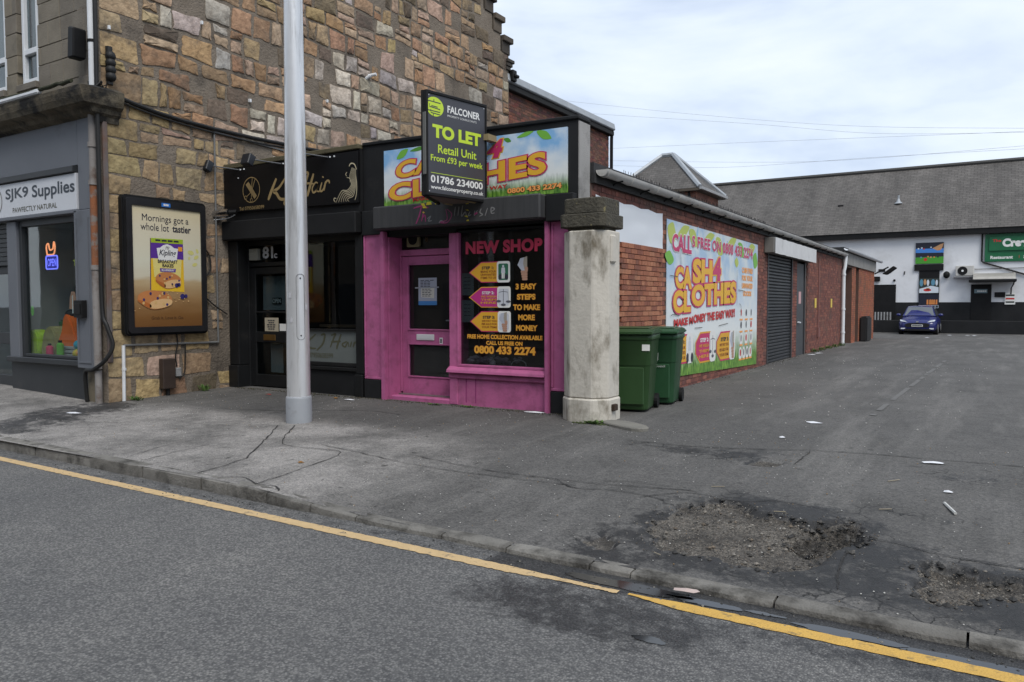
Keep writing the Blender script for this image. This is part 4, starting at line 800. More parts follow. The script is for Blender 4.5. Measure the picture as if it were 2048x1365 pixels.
m.box(-11.0, -8.06, 11.2, 11.25, .15, 2.8); m.box(-11.05, -11.0, 9.05, 11.2, .15, 2.8); m.box(-8.06, -8.04, 9.05, 11.2, .15, 2.8); m.box(-11.0, -8.06, 9.0, 11.2, .13, .15); m.box(-11.0, -8.06, 9.05, 11.2, 2.75, 2.8)
m.build('salon_room', DRK, sal)
m = MB(); m.box(-9.5, -8.3, 9.2, 9.5, 1.24, 1.28); m.build('window_shelf', mat('shelf_wood', (.14, .08, .045), .7), sal)
m = MB(); m.box(-9.0, -8.6, 10.6, 10.7, 1.7, 2.2); m.build('mirror', mat('mirror_dull', (.12, .14, .15), .2), sal)
# floodlights and the lamp fixed to the salon sign
fl = thing('sign_floodlight', 'black floodlight over the left end of the salon sign', 'floodlight', (-11.13, YF-.45, 3.85), 'floodlights over the salon sign')
m = MB(); m.prism(FX(-11.22), [(YF-.50, 3.85), (YF-.40, 3.80), (YF-.32, 3.97), (YF-.44, 4.02)], 0, .19); m.build('lamp_head', mat('lamp_black', (.015, .017, .022), .4), fl, bevel=.012)
m = MB(); m.tube([(-11.1, YF-.40, 3.93), (-10.7, YF-.08, 3.86)], .011, 6); m.build('arm', mat('arm_grey', (.07, .075, .085), .4), fl)
m = MB()
for x in (-10.66, -10.57): m.lathe([(.014, 0), (.014, .02)], (x, YF-.108, 3.85), 8)
m.build('bolt', WPL, fl)
for dx, lab in ((1.03, 'black floodlight over the salon sign, just left of the lamp post'), (2.06, 'black floodlight over the salon sign, just right of the lamp post')):
    c = copy_tree(fl, None, (dx, 0, 0)); c['label'] = lab
wl = thing('wall_lamp', 'shiny steel tube lamp at the lower left of the salon sign', 'lamp', (-11.0, YF-.25, 3.06))
m = MB(); m.tube([(-11.24, YF-.3, 3.13), (-10.82, YF-.22, 3.15)], .062, 14); m.build('lamp_tube', mat('steel_bright', (.6, .61, .63), .22, metal=1), wl, smooth=True)
m = MB(); m.tube(catmull([(-11.26, YF-.3, 3.14), (-11.26, YF-.3, 3.07), (-11.15, YF-.3, 3.04), (-10.9, YF-.2, 3.06), (-10.8, YF-.12, 3.12)], 5), .009, 6); m.tube(catmull([(-11.26, YF-.28, 3.2), (-11.2, YF-.26, 3.4), (-11.27, YF-.26, 3.6), (-11.25, YF-.3, 3.8)], 5), .011, 6); m.build('lead', WPL, wl)
m = MB(); m.tube([(-10.82, YF-.22, 3.15), (-10.72, YF-.15, 3.16)], .04, 10); m.build('lamp_cap', BLK, wl)
m = MB()
for x, z in ((-10.72, 3.72), (-9.25, 3.84)): m.lathe([(.012, 0), (.012, .012)], (x, YF-.106, z), 8)
m.build('bolt', WPL, hs)
# ================================================================== PINK SHOP
PNK = mat('pink_paint', (.45, .12, .265), .55, (.40, .10, .23), 2.4, dirt=(.22, .065, .13), ds=4.5, dl=.48, dh=.76, bump=.25, bs=18, detail=9)
BLP = mat('black_lintel', (.032, .033, .035), .6, (.05, .05, .052), 1.5, stretch=(9, 9, .7), dirt=(.09, .085, .075), ds=1.6, dl=.6, dh=.85)
pk = thing('pink_shop', 'small pink shop unit with black lintel and a cash for clothes fascia sign', 'shop', (-6.2, YF, .19))
m = MB(); m.box(-8.02, -4.42, YF+.3, 12.5, 2.8, 3.3); m.build('roof_block', mat('roof_felt', (.05, .05, .052)), pk)
m = MB(); m.prism(HF, [(-8.02, 2.60), (-4.42, 2.60), (-4.42, 3.92), (-8.02, 3.97)], -.28, 0); m.build('parapet', BLM, pk)
m = MB(); m.prism(HF, [(-8.02, 3.972), (-4.40, 3.922), (-4.40, 3.97), (-8.02, 4.02)], -.31, .03); m.build('coping', BLM, pk, bevel=.01)
m = MB(); m.box(-4.42, -4.405, YF+.001, YF+.3, .2, 3.9); m.build('render_return', mat('cement_render', (.27, .265, .255), .9, (.33, .32, .31), 2, bump=.4, dirt=(.12, .115, .11), ds=1.5, dl=.55, dh=.75), pk)
def cash_mat(name, z0, z1):
    m = bpy.data.materials.new(name); m.use_nodes = True; nt = m.node_tree; N = nt.nodes; L = nt.links; b = N['Principled BSDF']
    g = N.new('ShaderNodeNewGeometry'); s = N.new('ShaderNodeSeparateXYZ'); L.new(g.outputs['Position'], s.inputs[0])
    mr = N.new('ShaderNodeMapRange'); mr.inputs[1].default_value = z0; mr.inputs[2].default_value = z1; L.new(s.outputs[2], mr.inputs[0])
    n1 = N.new('ShaderNodeTexNoise'); n1.inputs['Scale'].default_value = 2.2; n1.inputs['Detail'].default_value = 6; L.new(g.outputs['Position'], n1.inputs[0])
    n2 = N.new('ShaderNodeTexNoise'); n2.inputs['Scale'].default_value = 14; n2.inputs['Detail'].default_value = 7; mp = N.new('ShaderNodeMapping'); mp.inputs[3].default_value = (2, 2, .6); L.new(g.outputs['Position'], mp.inputs[0]); L.new(mp.outputs[0], n2.inputs[0])
    sk = N.new('ShaderNodeValToRGB'); sk.color_ramp.elements[0].position = .4; sk.color_ramp.elements[0].color = (.22, .44, .72, 1); sk.color_ramp.elements[1].position = .58; sk.color_ramp.elements[1].color = (.66, .74, .82, 1); L.new(n1.outputs[0], sk.inputs[0])
    fade = N.new('ShaderNodeMapRange'); fade.inputs[1].default_value = .75; fade.inputs[2].default_value = .3; L.new(mr.outputs[0], fade.inputs[0])
    a = N.new('ShaderNodeMix'); a.data_type = 'RGBA'; L.new(fade.outputs[0], a.inputs[0]); L.new(sk.outputs[0], a.inputs[6]); a.inputs[7].default_value = (.72, .75, .74, 1)
    gr = N.new('ShaderNodeValToRGB'); gr.color_ramp.elements[0].position = .35; gr.color_ramp.elements[0].color = (.035, .12, .015, 1); gr.color_ramp.elements[1].position = .68; gr.color_ramp.elements[1].color = (.22, .42, .06, 1); L.new(n2.outputs[0], gr.inputs[0])
    ad = N.new('ShaderNodeMath'); ad.operation = 'MULTIPLY_ADD'; ad.inputs[1].default_value = .16; L.new(n2.outputs[0], ad.inputs[0]); L.new(mr.outputs[0], ad.inputs[2])
    gm = N.new('ShaderNodeMapRange'); gm.inputs[1].default_value = .38; gm.inputs[2].default_value = .18; L.new(ad.outputs[0], gm.inputs[0])
    c = N.new('ShaderNodeMix'); c.data_type = 'RGBA'; L.new(gm.outputs[0], c.inputs[0]); L.new(a.outputs[2], c.inputs[6]); L.new(gr.outputs[0], c.inputs[7])
    L.new(c.outputs[2], b.inputs['Base Color']); b.inputs['Roughness'].default_value = .4
    return m
m = MB(); m.prism(HF, [(-7.59, 3.035), (-4.565, 3.018), (-4.565, 3.838), (-7.59, 3.853)], .001, .03); cs = m.build('sign_panel', cash_mat('cash_sign_print', 3.02, 3.85), pk)
C1 = FY(YF-.03)
CYE = pm('cash_yellow', (.72, .40, .035)); CMA = pm('cash_magenta', (.50, .035, .13)); LFG = pm('leaf_print', (.16, .42, .05)); LFD = pm('leaf_print_dark', (.08, .26, .03)); COR = pm('cash_orange', (.85, .36, .1)); BRN = pm('cash_brown', (.22, .05, .02)); CRED = pm('cash_red', (.5, .03, .03))
def outlined(F, s, quad, d, parent, fill, line, b0, b1, shear=.0, sp=1.0):
    tl, tr, bl, br = quad
    text(F, s, 0, 0, 1, 1, d, line, parent, name='lettering_outline', bold=b1, shear=shear, tl=tl, tr=tr, bl=bl, br=br, sp=sp, ref=b0)
    return text(F, s, 0, 0, 1, 1, d+.003, fill, parent, bold=b0, shear=shear, tl=tl, tr=tr, bl=bl, br=br, sp=sp)
def leafp(F, a, b, w, h, rot, d, parent, mm):
    mb = MB(); pts = [(-.5, 0), (-.25, .3), (.1, .42), (.5, .1), (.45, -.1), (.1, -.38), (-.25, -.28)]; pts = catmull(pts, 3, True)
    mb.flat(F, [(a+x*w*math.cos(rot)-y*h*math.sin(rot), b+x*w*math.sin(rot)+y*h*math.cos(rot)) for x, y in pts], d); return mb.build('leaf_print', mm, parent, fix=False)
outlined(C1, 'CASH', ((-7.36, 3.66), (-6.0, 3.80), (-7.36, 3.42), (-6.0, 3.53)), .003, cs, CYE, CMA, .04, .085, .1, 1.05)
outlined(C1, '4', ((-5.72, 3.79), (-5.51, 3.80), (-5.80, 3.55), (-5.53, 3.56)), .003, cs, CMA, CYE, .05, .09, .15)
outlined(C1, 'CLOTHES', ((-7.49, 3.35), (-4.86, 3.57), (-7.49, 3.10), (-4.86, 3.285)), .008, cs, CYE, CMA, .04, .08, .0, 1.05)
text(C1, 'MAKE MONEY THE EASY WAY', -7.05, 3.075, -5.45, 3.14, .003, CRED, cs, bold=.03, tl=(-7.05, 3.125), tr=(-5.45, 3.20), bl=(-7.05, 3.075), br=(-5.45, 3.15))
outlined(C1, '0800 433 2274', ((-5.45, 3.135), (-4.64, 3.148), (-5.45, 3.068), (-4.64, 3.078)), .004, cs, COR, BRN, .035, .08)
for a, b, w, h, r, k in ((-7.24, 3.77, .24, .13, .5, 0), (-6.95, 3.815, .3, .07, .1, 1), (-5.18, 3.81, .25, .07, .2, 0), (-4.9, 3.775, .24, .13, -.5, 0), (-5.45, 3.77, .12, .07, -.4, 1)): leafp(C1, a, b, w, h, r, .002, cs, LFD if k else LFG)
# lintel with the faded name
m = MB(); m.prism(HF, [(-7.63, 2.69), (-4.835, 2.69), (-4.835, 3.006), (-7.63, 3.02)], .002, .25); ln = m.build('lintel', BLP, pk, bevel=.02)
m = MB(); m.fb(HF, -4.83, -4.43, 2.66, 3.0, .002, .12); m.build('lintel_end', BLM, pk, bevel=.01)
m = MB(); m.fb(HF, -8.015, -7.635, 2.64, 3.0, .002, .06); m.build('lintel_end', BLM, pk, bevel=.01)
L1 = FY(YF-.25); FPK = pm('faded_pink', (.3, .04, .14)); FGY = pm('faded_grey', (.2, .2, .2))
strokes(L1, [([(-6.86, 2.95), (-6.72, 2.97), (-6.6, 2.94)], .02), ([(-6.72, 2.96), (-6.76, 2.84), (-6.82, 2.73)], .022), ([(-6.68, 2.90), (-6.72, 2.76)], .02), ([(-6.71, 2.8), (-6.66, 2.84), (-6.65, 2.75)], .018)], .003, FPK, ln, 'faded_lettering')
strokes(L1, [([(-6.62, 2.79), (-6.56, 2.82), (-6.6, 2.76), (-6.54, 2.76)], .016), ([(-6.42, 2.72), (-6.38, 2.75), (-6.33, 2.72)], .016), ([(-6.14, 2.92), (-6.16, 2.8)], .014), ([(-6.08, 2.92), (-6.10, 2.8)], .014), ([(-6.02, 2.93), (-6.04, 2.79), (-5.98, 2.84), (-5.96, 2.79)], .015), ([(-5.90, 2.84), (-5.93, 2.79), (-5.88, 2.80)], .014), ([(-5.82, 2.85), (-5.83, 2.79), (-5.78, 2.85)], .014), ([(-5.72, 2.87), (-5.74, 2.82), (-5.70, 2.79), (-5.75, 2.77)], .015), ([(-5.62, 2.87), (-5.66, 2.77)], .012), ([(-5.56, 2.82), (-5.51, 2.85), (-5.56, 2.87), (-5.56, 2.8), (-5.51, 2.80)], .015)], .003, FGY, ln, 'faded_lettering')
strokes(L1, [([(-6.3, 2.9), (-6.28, 2.76), (-6.4, 2.73), (-6.28, 2.72), (-6.2, 2.82), (-6.28, 2.9)], .012), ([(-5.83, 2.8), (-5.78, 2.82)], .02)], .004, FPK, ln, 'faded_lettering')
TPE = pm('tape_yellow', (.6, .5, .03))
m = MB(); TP = [(-6.70, 2.99, .05), (-6.6, 3.0, .06), (-6.66, 2.95, .04), (-6.69, 2.88, .03), (-6.45, 3.0, .05), (-6.1, 3.0, .06), (-6.0, 2.99, .05), (-5.95, 2.96, .03), (-5.95, 2.86, .03), (-5.97, 2.78, .035), (-5.94, 2.73, .025), (-6.25, 3.005, .05)]
for a, b, r in TP: m.flat(L1, [(a+rnd(-r, r)*1.1, b+rnd(-.2, .2)*r-.4*r), (a+r, b-rnd(.1, .5)*r), (a+rnd(.2, .9)*r, b+.35*r), (a-rnd(.3, 1)*r, b+.3*r)], .004+rnd(0, .002))
m.build('torn_tape', TPE, ln, fix=False)
# pilasters
for a0, a1 in ((-8.015, -7.66), (-4.80, -4.46)):
    m = MB(); m.fb(HF, a0, a1, .485, 2.66, -.25, .02); p_ = m.build('pilaster', PNK, pk, bevel=.006)
    m = MB()
    for q in ((a0+.01, a0+.04, .53, 2.63), (a1-.04, a1-.01, .53, 2.63), (a0+.01, a1-.01, .49, .525), (a0+.01, a1-.01, 2.63, 2.66)): m.fb(HF, *q, .02, .038)
    m.build('moulding', PNK, p_, bevel=.005)
    m = MB(); m.fb(HF, a0, a1, .12, .48, -.25, .04); m.build('plinth', BLM, pk, bevel=.008)
for a0, a1 in ((-7.655, -7.565), (-4.875, -4.805)):
    m = MB(); m.fb(HF, a0, a1, .14, 2.68, -.25, .07); m.build('corner_post', PNK, pk, bevel=.012, seg=2)
# recessed doorway
YP = YF+.25; DF = FY(YP)
m = MB(); m.fb(HF, -7.56, -7.53, .2, 2.68, -.3, .0); m.build('door_reveal', PNK, pk)
m = MB(); m.fb(HF, -6.452, -6.315, .2, 2.69, -.3, -.01); m.build('mullion', PNK, pk, bevel=.01)
m = MB(); m.fb(DF, -7.53, -6.452, 2.33, 2.42, -.06, .02); m.fb(DF, -7.53, -7.50, .3, 2.33, -.06, .02); m.build('door_frame', PNK, pk, bevel=.006)
m = MB(); m.fb(DF, -7.53, -6.452, 2.42, 2.70, -.04, -.035); fan = m.build('transom_pane', GLS, pk)
m = MB(); m.prism(DF, rrect(-7.40, -7.16, 2.46, 2.69, .02), -.03, .012); v = m.build('extractor_vent', mat('vent_old_cream', (.28, .25, .14), .6, (.22, .19, .11), 8), pk, bevel=.006); m = MB(); m.prism(DF, ell(-7.28, 2.575, .085, .085, 18), .012, .016); m.build('vent_hole', BLK, v)
text(DF, '8', -7.08, 2.53, -7.03, 2.62, -.03, pm('dull_gold', (.12, .07, .03)), fan)
m = MB()
for q in ((-7.50, -7.375, .27, 2.32), (-6.60, -6.46, .27, 2.32), (-7.375, -6.60, .27, .545), (-7.375, -6.60, 1.015, 1.245), (-7.375, -6.60, 2.195, 2.32)): m.fb(DF, *q, -.045, 0)
dr = m.build('door', PNK, pk, bevel=.004)
for b0, b1 in ((1.245, 2.195), (.545, 1.015)):
    m = MB()
    for q in ((-7.395, -7.372, b0-.02, b1+.02), (-6.603, -6.58, b0-.02, b1+.02), (-7.372, -6.603, b0-.02, b0+.003), (-7.372, -6.603, b1-.003, b1+.02)): m.fb(DF, *q, .0, .014)
    m.build('beading', PNK, dr, bevel=.004)
    m = MB(); m.fb(DF, -7.375, -6.60, b0, b1, -.025, -.02); m.build('pane', GLS, dr)
m = MB(); m.fb(DF, -7.225, -6.895, 1.08, 1.17, .0, .014); q = m.build('letterbox', mat('letterbox_white', (.62, .62, .62), .35), dr, bevel=.006); m = MB(); m.fb(DF, -7.195, -6.925, 1.10, 1.15, .014, .018); m.build('flap', mat('letterbox_white', (.62, .62, .62), .35), q, bevel=.002)
m = MB(); m.fb(DF, -6.80, -6.745, 1.03, 1.125, .0, .004); q = m.build('number_plate', WHT, dr); text(DF, '8', -6.79, 1.045, -6.755, 1.11, .006, INK, q, bold=.03)
m = MB(); m.fb(DF, -6.545, -6.515, 1.23, 1.45, .0, .014); m.tube([DF(-6.53, 1.38, .014), DF(-6.53, 1.38, .05), DF(-6.64, 1.375, .055)], .011, 8); m.build('door_handle', mat('handle_dark', (.1, .1, .11), .35, metal=.6), dr)
m = MB(); m.fb(DF, -7.20, -6.86, 1.60, 2.0, -.018, -.016); nt_ = m.build('notice', pm('notice_blue_white', (.36, .38, .45)), dr)
m = MB(); m.fb(DF, -7.20, -6.86, 1.60, 1.66, -.0155, -.015); m.build('notice_band', pm('notice_blue', (.05, .19, .45)), nt_)
m = MB(); m.flat(DF, [(-7.15, 1.715), (-6.91, 1.70), (-6.90, 1.85), (-7.15, 1.86)], -.013); hn = m.build('handwritten_note', pm('note_paper', (.6, .58, .52)), nt_, fix=False)
for i in range(5): bars(DF, -7.13, 1.828-i*.025, -6.93+rnd(-.04, 0), 1.838-i*.025, -.011, INK, hn)
for i in range(5): bars(DF, -7.16, 1.958-i*.022, -6.9-(.07 if i else 0), 1.968-i*.022, -.0145, INK, nt_)
m = MB(); m.flat(DF, [(-7.26, 1.845), (-6.82, 1.85), (-6.82, 1.87), (-7.26, 1.865)], -.011); m.build('tape_strip', pm('tape_clear', (.3, .31, .34)), nt_, fix=False)
m = MB(); m.fb(HF, -7.56, -6.455, .17, .265, -.36, -.02); m.build('door_step', PNK, pk, bevel=.015)
m = MB(); m.fb(DF, -7.50, -6.46, .266, .28, -.04, .1); m.build('weather_bar', mat('worn_sill', (.18, .12, .13), .8, (.1, .08, .08), 12), pk)
# display window
m = MB()
for q in ((-6.315, -6.275, .74, 2.66), (-4.905, -4.875, .74, 2.66), (-6.275, -4.905, 2.62, 2.66), (-6.275, -4.905, .74, .775)): m.fb(HF, *q, -.12, -.0)
wf = m.build('window_frame', PNK, pk, bevel=.006)
m = MB(); m.fb(HF, -6.275, -4.905, .775, 2.62, -.06, -.054); pane = m.build('pane', glass('shop_glass_dark', (.55, .58, .58)), wf)
m = MB(); m.prism(FX(-6.455), [(YF-.07, .655), (YF+.1, .655), (YF+.1, .74), (YF-.0, .74), (YF-.06, .70)], 0, 1.575); m.build('window_sill', PNK, pk, bevel=.008)
m = MB(); m.fb(HF, -6.455, -4.878, .19, .60, -.2, -.03); m.build('stall_riser', PNK, pk)
m = MB(); m.fb(HF, -6.455, -4.878, .575, .65, -.2, .01); m.build('dado_rail', PNK, pk, bevel=.012)
m = MB()
for a in (-6.18, -6.02): m.fb(HF, a, a+.012, .24, .575, -.03, -.026)
m.build('panel_seam', mat('pink_seam', (.24, .035, .14), .8), pk)
m = MB(); m.box(-7.6, -4.6, 11.3, 11.35, .2, 2.75); m.box(-7.62, -7.56, 9.03, 11.3, .2, 2.75); m.box(-4.62, -4.6, 9.03, 11.3, .2, 2.75); m.box(-7.6, -4.6, 9.03, 11.3, .17, .2); m.box(-7.6, -4.6, 9.03, 11.3, 2.72, 2.75); m.build('shop_room', DRK, pk)
m = MB(); m.box(-6.25, -4.93, 8.80, 9.3, .70, .77); m.build('window_bed', mat('bed_dark', (.06, .055, .05), .8), pk)
m = MB(); m.box(-5.65, -5.2, 9.8, 9.85, .7, 1.3); m.build('card_panel', mat('card', (.16, .14, .11), .9), pk)
# pale crumpled fabric and a loop of cable lying behind the glass
random.seed(5); m = MB()
for k in range(60): m.sphere((-6.22+.75*random.random()**1.3, 8.84+rnd(0, .2), .79+rnd(0, .075)), rnd(.02, .045), 6, 4, (1.3, 1, .8))
tag(m.build('fabric_heap', mat('lilac_fabric', (.34, .26, .36), .9, (.5, .42, .5), 30), None), 'heap of crumpled lilac fabric lying in the pink shop window', 'fabric')
m = MB(); m.tube([(-5.42+.12*math.cos(t), 8.9, .775+.075*math.sin(t)) for t in [math.pi*i/10 for i in range(11)]], .007, 6); tag(m.build('cable_loop', WPL, None), 'thin white cable loop in the bottom of the pink shop window', 'cable')
# window print
W1 = FY(YF+.053); NSR = pm('new_shop_red', (.50, .035, .085)); WOR = pm('window_orange', (.68, .33, .04)); WBR = pm('window_brown', (.25, .06, .02)); AYE = pm('arrow_yellow', (.66, .35, .03)); APK = pm('arrow_pink', (.45, .03, .2))
text(W1, 'NEW SHOP', -6.19, 2.30, -4.965, 2.475, .002, NSR, pane, bold=.055, sp=1.08)
def arrow(F, a0, am, a1, b0, b1, d, parent, fill, line, s1, rest, sc, bc, boxc, dirn=1, tb=.45):
    bm_ = (b0+b1)/2
    for k, (mm, e) in enumerate(((line, .0), (fill, .012*dirn))):
        mb = MB(); mb.flat(F, [(a0+1.6*e, bm_), (am+.3*e, b1-abs(e)), (a1, b1-abs(e)), (a1, b0+abs(e)), (am+.3*e, b0+abs(e))], d+.0015*k); mb.build('arrow_outline_print' if k == 0 else 'arrow_print', mm, parent, fix=False)
    bx0 = a0+(a1-a0)*.70; mb = MB(); mb.flat(F, rrect(bx0, a1+.02*(a1-a0), b0-.002, b1+.002, .035), d+.003); mb.build('icon_box_print', WHT, parent, fix=False)
    mb = MB(); w_ = a1-bx0; mb.flat(F, rrect(bx0+.12*w_, a1-.08*w_, b0+.03, b1-.03, .025), d+.0045); mb.build('icon_print', boxc, parent, fix=False)
    tx0, tx1 = a0+(a1-a0)*.30, a0+(a1-a0)*.68; h = (b1-b0)
    text(F, s1, tx0+.03*(a1-a0), b1-.36*h, tx1-.05*(a1-a0), b1-.22*h, d+.004, sc, parent, bold=.03)
    for i, t in enumerate(rest): text(F, t, tx0, b1-(.52+.15*i)*h, tx1, b1-(.42+.15*i)*h, d+.004, bc, parent, bold=.02)
    return bx0
ICG = pm('icon_green', (.03, .14, .08)); ICW = pm('icon_pale', (.55, .57, .62)); CARD = pm('icon_grey', (.1, .1, .12))
b_ = arrow(W1, -6.135, -5.93, -5.475, 1.905, 2.187, .002, pane, AYE, CMA, 'STEP 1:', ('BRING YOUR', 'UNWANTED', 'ITEMS TO US'), INK, WBR, ICG)
b2 = arrow(W1, -6.138, -5.93, -5.467, 1.565, 1.847, .002, pane, APK, AYE, 'STEP 2:', ('WE WEIGH', 'THEM', 'HERE'), WHT, AYE, ICW)
b3 = arrow(W1, -6.12, -5.93, -5.464, 1.233, 1.514, .002, pane, AYE, CMA, 'STEP 3:', ('WE PAY YOU', 'PER KILO FOR', 'YOUR ITEMS'), INK, WBR, ICW)
def wp(F, pts, d, mm, name, parent): mb = MB(); mb.flat(F, pts, d); return mb.build(name, mm, parent, fix=False)
def figure_icon(F, a, b, k, d, parent):   # a standing dressed figure on a dark base
    wp(F, ell(a, b+.075*k, .018*k, .02*k, 10), d, ICW, 'figure_print', parent); wp(F, [(a-.035*k, b-.02*k), (a+.035*k, b-.02*k), (a+.028*k, b+.055*k), (a-.028*k, b+.055*k)], d, ICW, 'figure_print', parent)
    wp(F, [(a-.024*k, b-.1*k), (a-.004*k, b-.1*k), (a-.002*k, b-.02*k), (a-.026*k, b-.02*k)], d, WHT, 'figure_print', parent); wp(F, [(a+.004*k, b-.1*k), (a+.022*k, b-.1*k), (a+.026*k, b-.02*k), (a+.002*k, b-.02*k)], d, WHT, 'figure_print', parent)
    wp(F, ell(a-.05*k, b-.075*k, .03*k, .04*k, 10), d-.0003, INK, 'sack_print', parent); wp(F, ell(a+.055*k, b-.075*k, .03*k, .04*k, 10), d-.0003, INK, 'sack_print', parent)
def scale_icon(F, a, b, k, d, parent):
    mb = MB(); mb.ribbon(F, [(a, b+.09*k), (a, b-.07*k)], .007*k, d); mb.ribbon(F, [(a-.06*k, b+.055*k), (a, b+.065*k), (a+.06*k, b+.055*k)], .006*k, d)
    for s_ in (-1, 1): mb.ribbon(F, [(a+s_*.06*k, b+.055*k), (a+s_*.068*k, b-.045*k)], .003*k, d)
    mb.build('scales_print', CARD, parent, fix=False)
    for x, y in ((-.062, -.045), (.066, -.05), (0, -.085)): wp(F, ell(a+x*k, b+y*k, .032*k, .014*k, 12), d+.0004, CARD, 'scale_pan_print', parent)
SKN = pm('skin_print', (.42, .24, .17)); NOTE = pm('note_print', (.42, .44, .5)); NOT2 = pm('note_print_tan', (.32, .29, .24))
def fist_icon(F, a, b, k, d, parent):
    wp(F, [(a-.07*k, b+.04*k), (a-.035*k, b+.11*k), (a+.04*k, b+.125*k), (a+.045*k, b+.05*k), (a+.02*k, b-.02*k), (a-.02*k, b-.02*k)], d, NOTE, 'banknotes_print', parent); wp(F, [(a+.0*k, b+.05*k), (a+.01*k, b+.118*k), (a+.05*k, b+.13*k), (a+.05*k, b+.02*k), (a+.02*k, b-.02*k)], d+.0004, NOT2, 'banknotes_print', parent)
    for i in range(4): wp(F, rrect(a-.03*k+.006*i*k, a+.055*k, b-.045*k-.026*i*k, b-.02*k-.026*i*k, .011*k, 3), d+.0008+.0003*i, SKN, 'finger_print', parent)
    wp(F, rrect(a+.02*k, a+.06*k, b-.03*k, b+.02*k, .014*k, 3), d+.0022, SKN, 'thumb_print', parent)
figure_icon(W1, -5.57, 2.05, .95, .008, pane); scale_icon(W1, -5.568, 1.705, 1.2, .008, pane); fist_icon(W1, -5.565, 1.37, 1.05, .008, pane); fist_icon(W1, -5.26, 2.08, 1.25, .002, pane)
for s_, a0, a1, b0, b1 in (('3 EASY', -5.375, -5.055, 1.805, 1.882), ('STEPS', -5.355, -5.07, 1.668, 1.745), ('TO MAKE', -5.415, -5.0, 1.53, 1.607), ('MORE', -5.335, -5.08, 1.395, 1.472), ('MONEY', -5.37, -5.04, 1.255, 1.332), ('FREE HOME COLLECTION AVAILABLE', -6.165, -4.965, 1.135, 1.195), ('CALL US FREE ON', -5.85, -5.27, 1.055, 1.108), ('0800 433 2274', -6.05, -5.07, .93, 1.04)):
    outlined(W1, s_, ((a0, b1), (a1, b1), (a0, b0), (a1, b0)), .002, pane, WOR, WBR, .045, .075)
for b0 in (1.735, 1.36):
    m = MB(); m.fb(W1, -6.272, -6.065, b0, b0+.305, -.012, -.011); q = m.build('pinned_notice', pm('grey_paper', (.26, .28, .32)), pane)
    for i in range(4): bars(W1, -6.23, b0+.24-i*.05, -6.11, b0+.25-i*.05, -.01, CARD, q, 2)
m = MB(); m.box(-5.58, -5.53, 8.90, 8.95, 1.0, 2.6); m.build('inner_post', mat('post_grey', (.16, .16, .165), .8), pk)
# ================================================================== TO LET BOARD
tl_ = thing('to_let_board', 'dark grey V-shaped To Let board with lime lettering above the pink shop', 'sign board', (-5.9, 8.1, 2.96))
Q0, Q1, Q2 = Vector((-5.885, 7.53)), Vector((-5.69, 8.50)), Vector((-6.30, 8.42)); u_ = (Q1-Q0).normalized(); n_ = Vector((u_.y, -u_.x))
TF = Frame((Q0.x, Q0.y, 0), (u_.x, u_.y, 0), (0, 0, 1), (n_.x, n_.y, 0)); CHA = mat('board_charcoal', (.05, .051, .06), .35, (.058, .058, .07), 1)
m = MB(); m.fb(TF, .0, .985, 2.985, 4.19, -.03, 0); bd = m.build('front_board', CHA, tl_)
m = MB()
for q in ((-.03, .0, 2.95, 4.225), (.985, 1.01, 2.95, 4.225), (.0, .985, 2.95, 2.985), (.0, .985, 4.19, 4.225)): m.fb(TF, *q, -.05, .015)
m.build('edge_trim', BLK, tl_, bevel=.004)
v_ = (Q2-Q0).normalized(); B2 = Frame((Q0.x-.05, Q0.y-.02, 0), (v_.x, v_.y, 0), (0, 0, 1), (-v_.y, v_.x, 0))
m = MB(); m.fb(B2, .0, .95, 2.95, 4.225, .0, .03); m.build('rear_board', BLK, tl_)
m = MB(); m.prism(Frame((0, 0, 0), (1, 0, 0), (0, 1, 0), (0, 0, 1)), [(Q0.x-.015, Q0.y-.01), (Q0.x-.085, Q0.y-.005), (Q0.x-.06, Q0.y+.06), (Q0.x, Q0.y+.03)], 2.94, 4.23); m.build('outer_edge', BLK, tl_)
m = MB(); m.prism(Frame((0, 0, 0), (1, 0, 0), (0, 1, 0), (0, 0, 1)), [(Q0.x-.03, Q0.y+.02), (Q1.x, Q1.y), (Q2.x, Q2.y)], 2.955, 2.965); m.build('underside', mat('board_ply', (.12, .1, .08), .9), tl_)
for x_ in (-5.82, -6.2): m = MB(); m.tube([(x_, 8.3, 2.96), (x_, 8.69, 2.96)], .02, 6); m.build('bracket', mat('bracket_steel', (.28, .22, .12), .5), tl_)
m = MB(); m.box(-5.72, -5.62, 8.47, 8.69, 3.76, 3.84); m.build('bracket', mat('bracket_steel', (.28, .22, .12), .5), tl_)
m = MB(); m.fb(TF, -.055, -.045, 3.2, 3.95, -.03, .022); m.build('edge_slot', mat('slot_grey', (.14, .14, .13), .6), tl_)
LIM2 = pm('lime_print', (.52, .68, .045))
m = MB(); m.flat(TF, [(max(.003, a), b) for a, b in ell(.115, 4.04, .145, .118, 30)], .002); lg = m.build('logo_print', LIM2, bd, fix=False)
m = MB()
for P in ([(.0, 4.10), (.21, 4.095)], [(.03, 4.065), (.03, 4.03), (.2, 4.02), (.2, 3.985), (.0, 3.985)], [(.06, 4.045), (.16, 4.042)], [(.05, 4.0), (.05, 3.96), (.2, 3.955)], [(.09, 3.95), (.09, 3.925)], [(.1, 4.1), (.1, 4.13)]): m.ribbon(TF, P, .011, .004)
m.build('logo_lines_print', CHA, lg, fix=False)
text(TF, 'FALCONER', .325, 4.005, .89, 4.095, .002, WHT, bd, bold=.025); text(TF, 'PROPERTY CONSULTANTS', .325, 3.955, .83, 3.98, .002, WHT, bd)
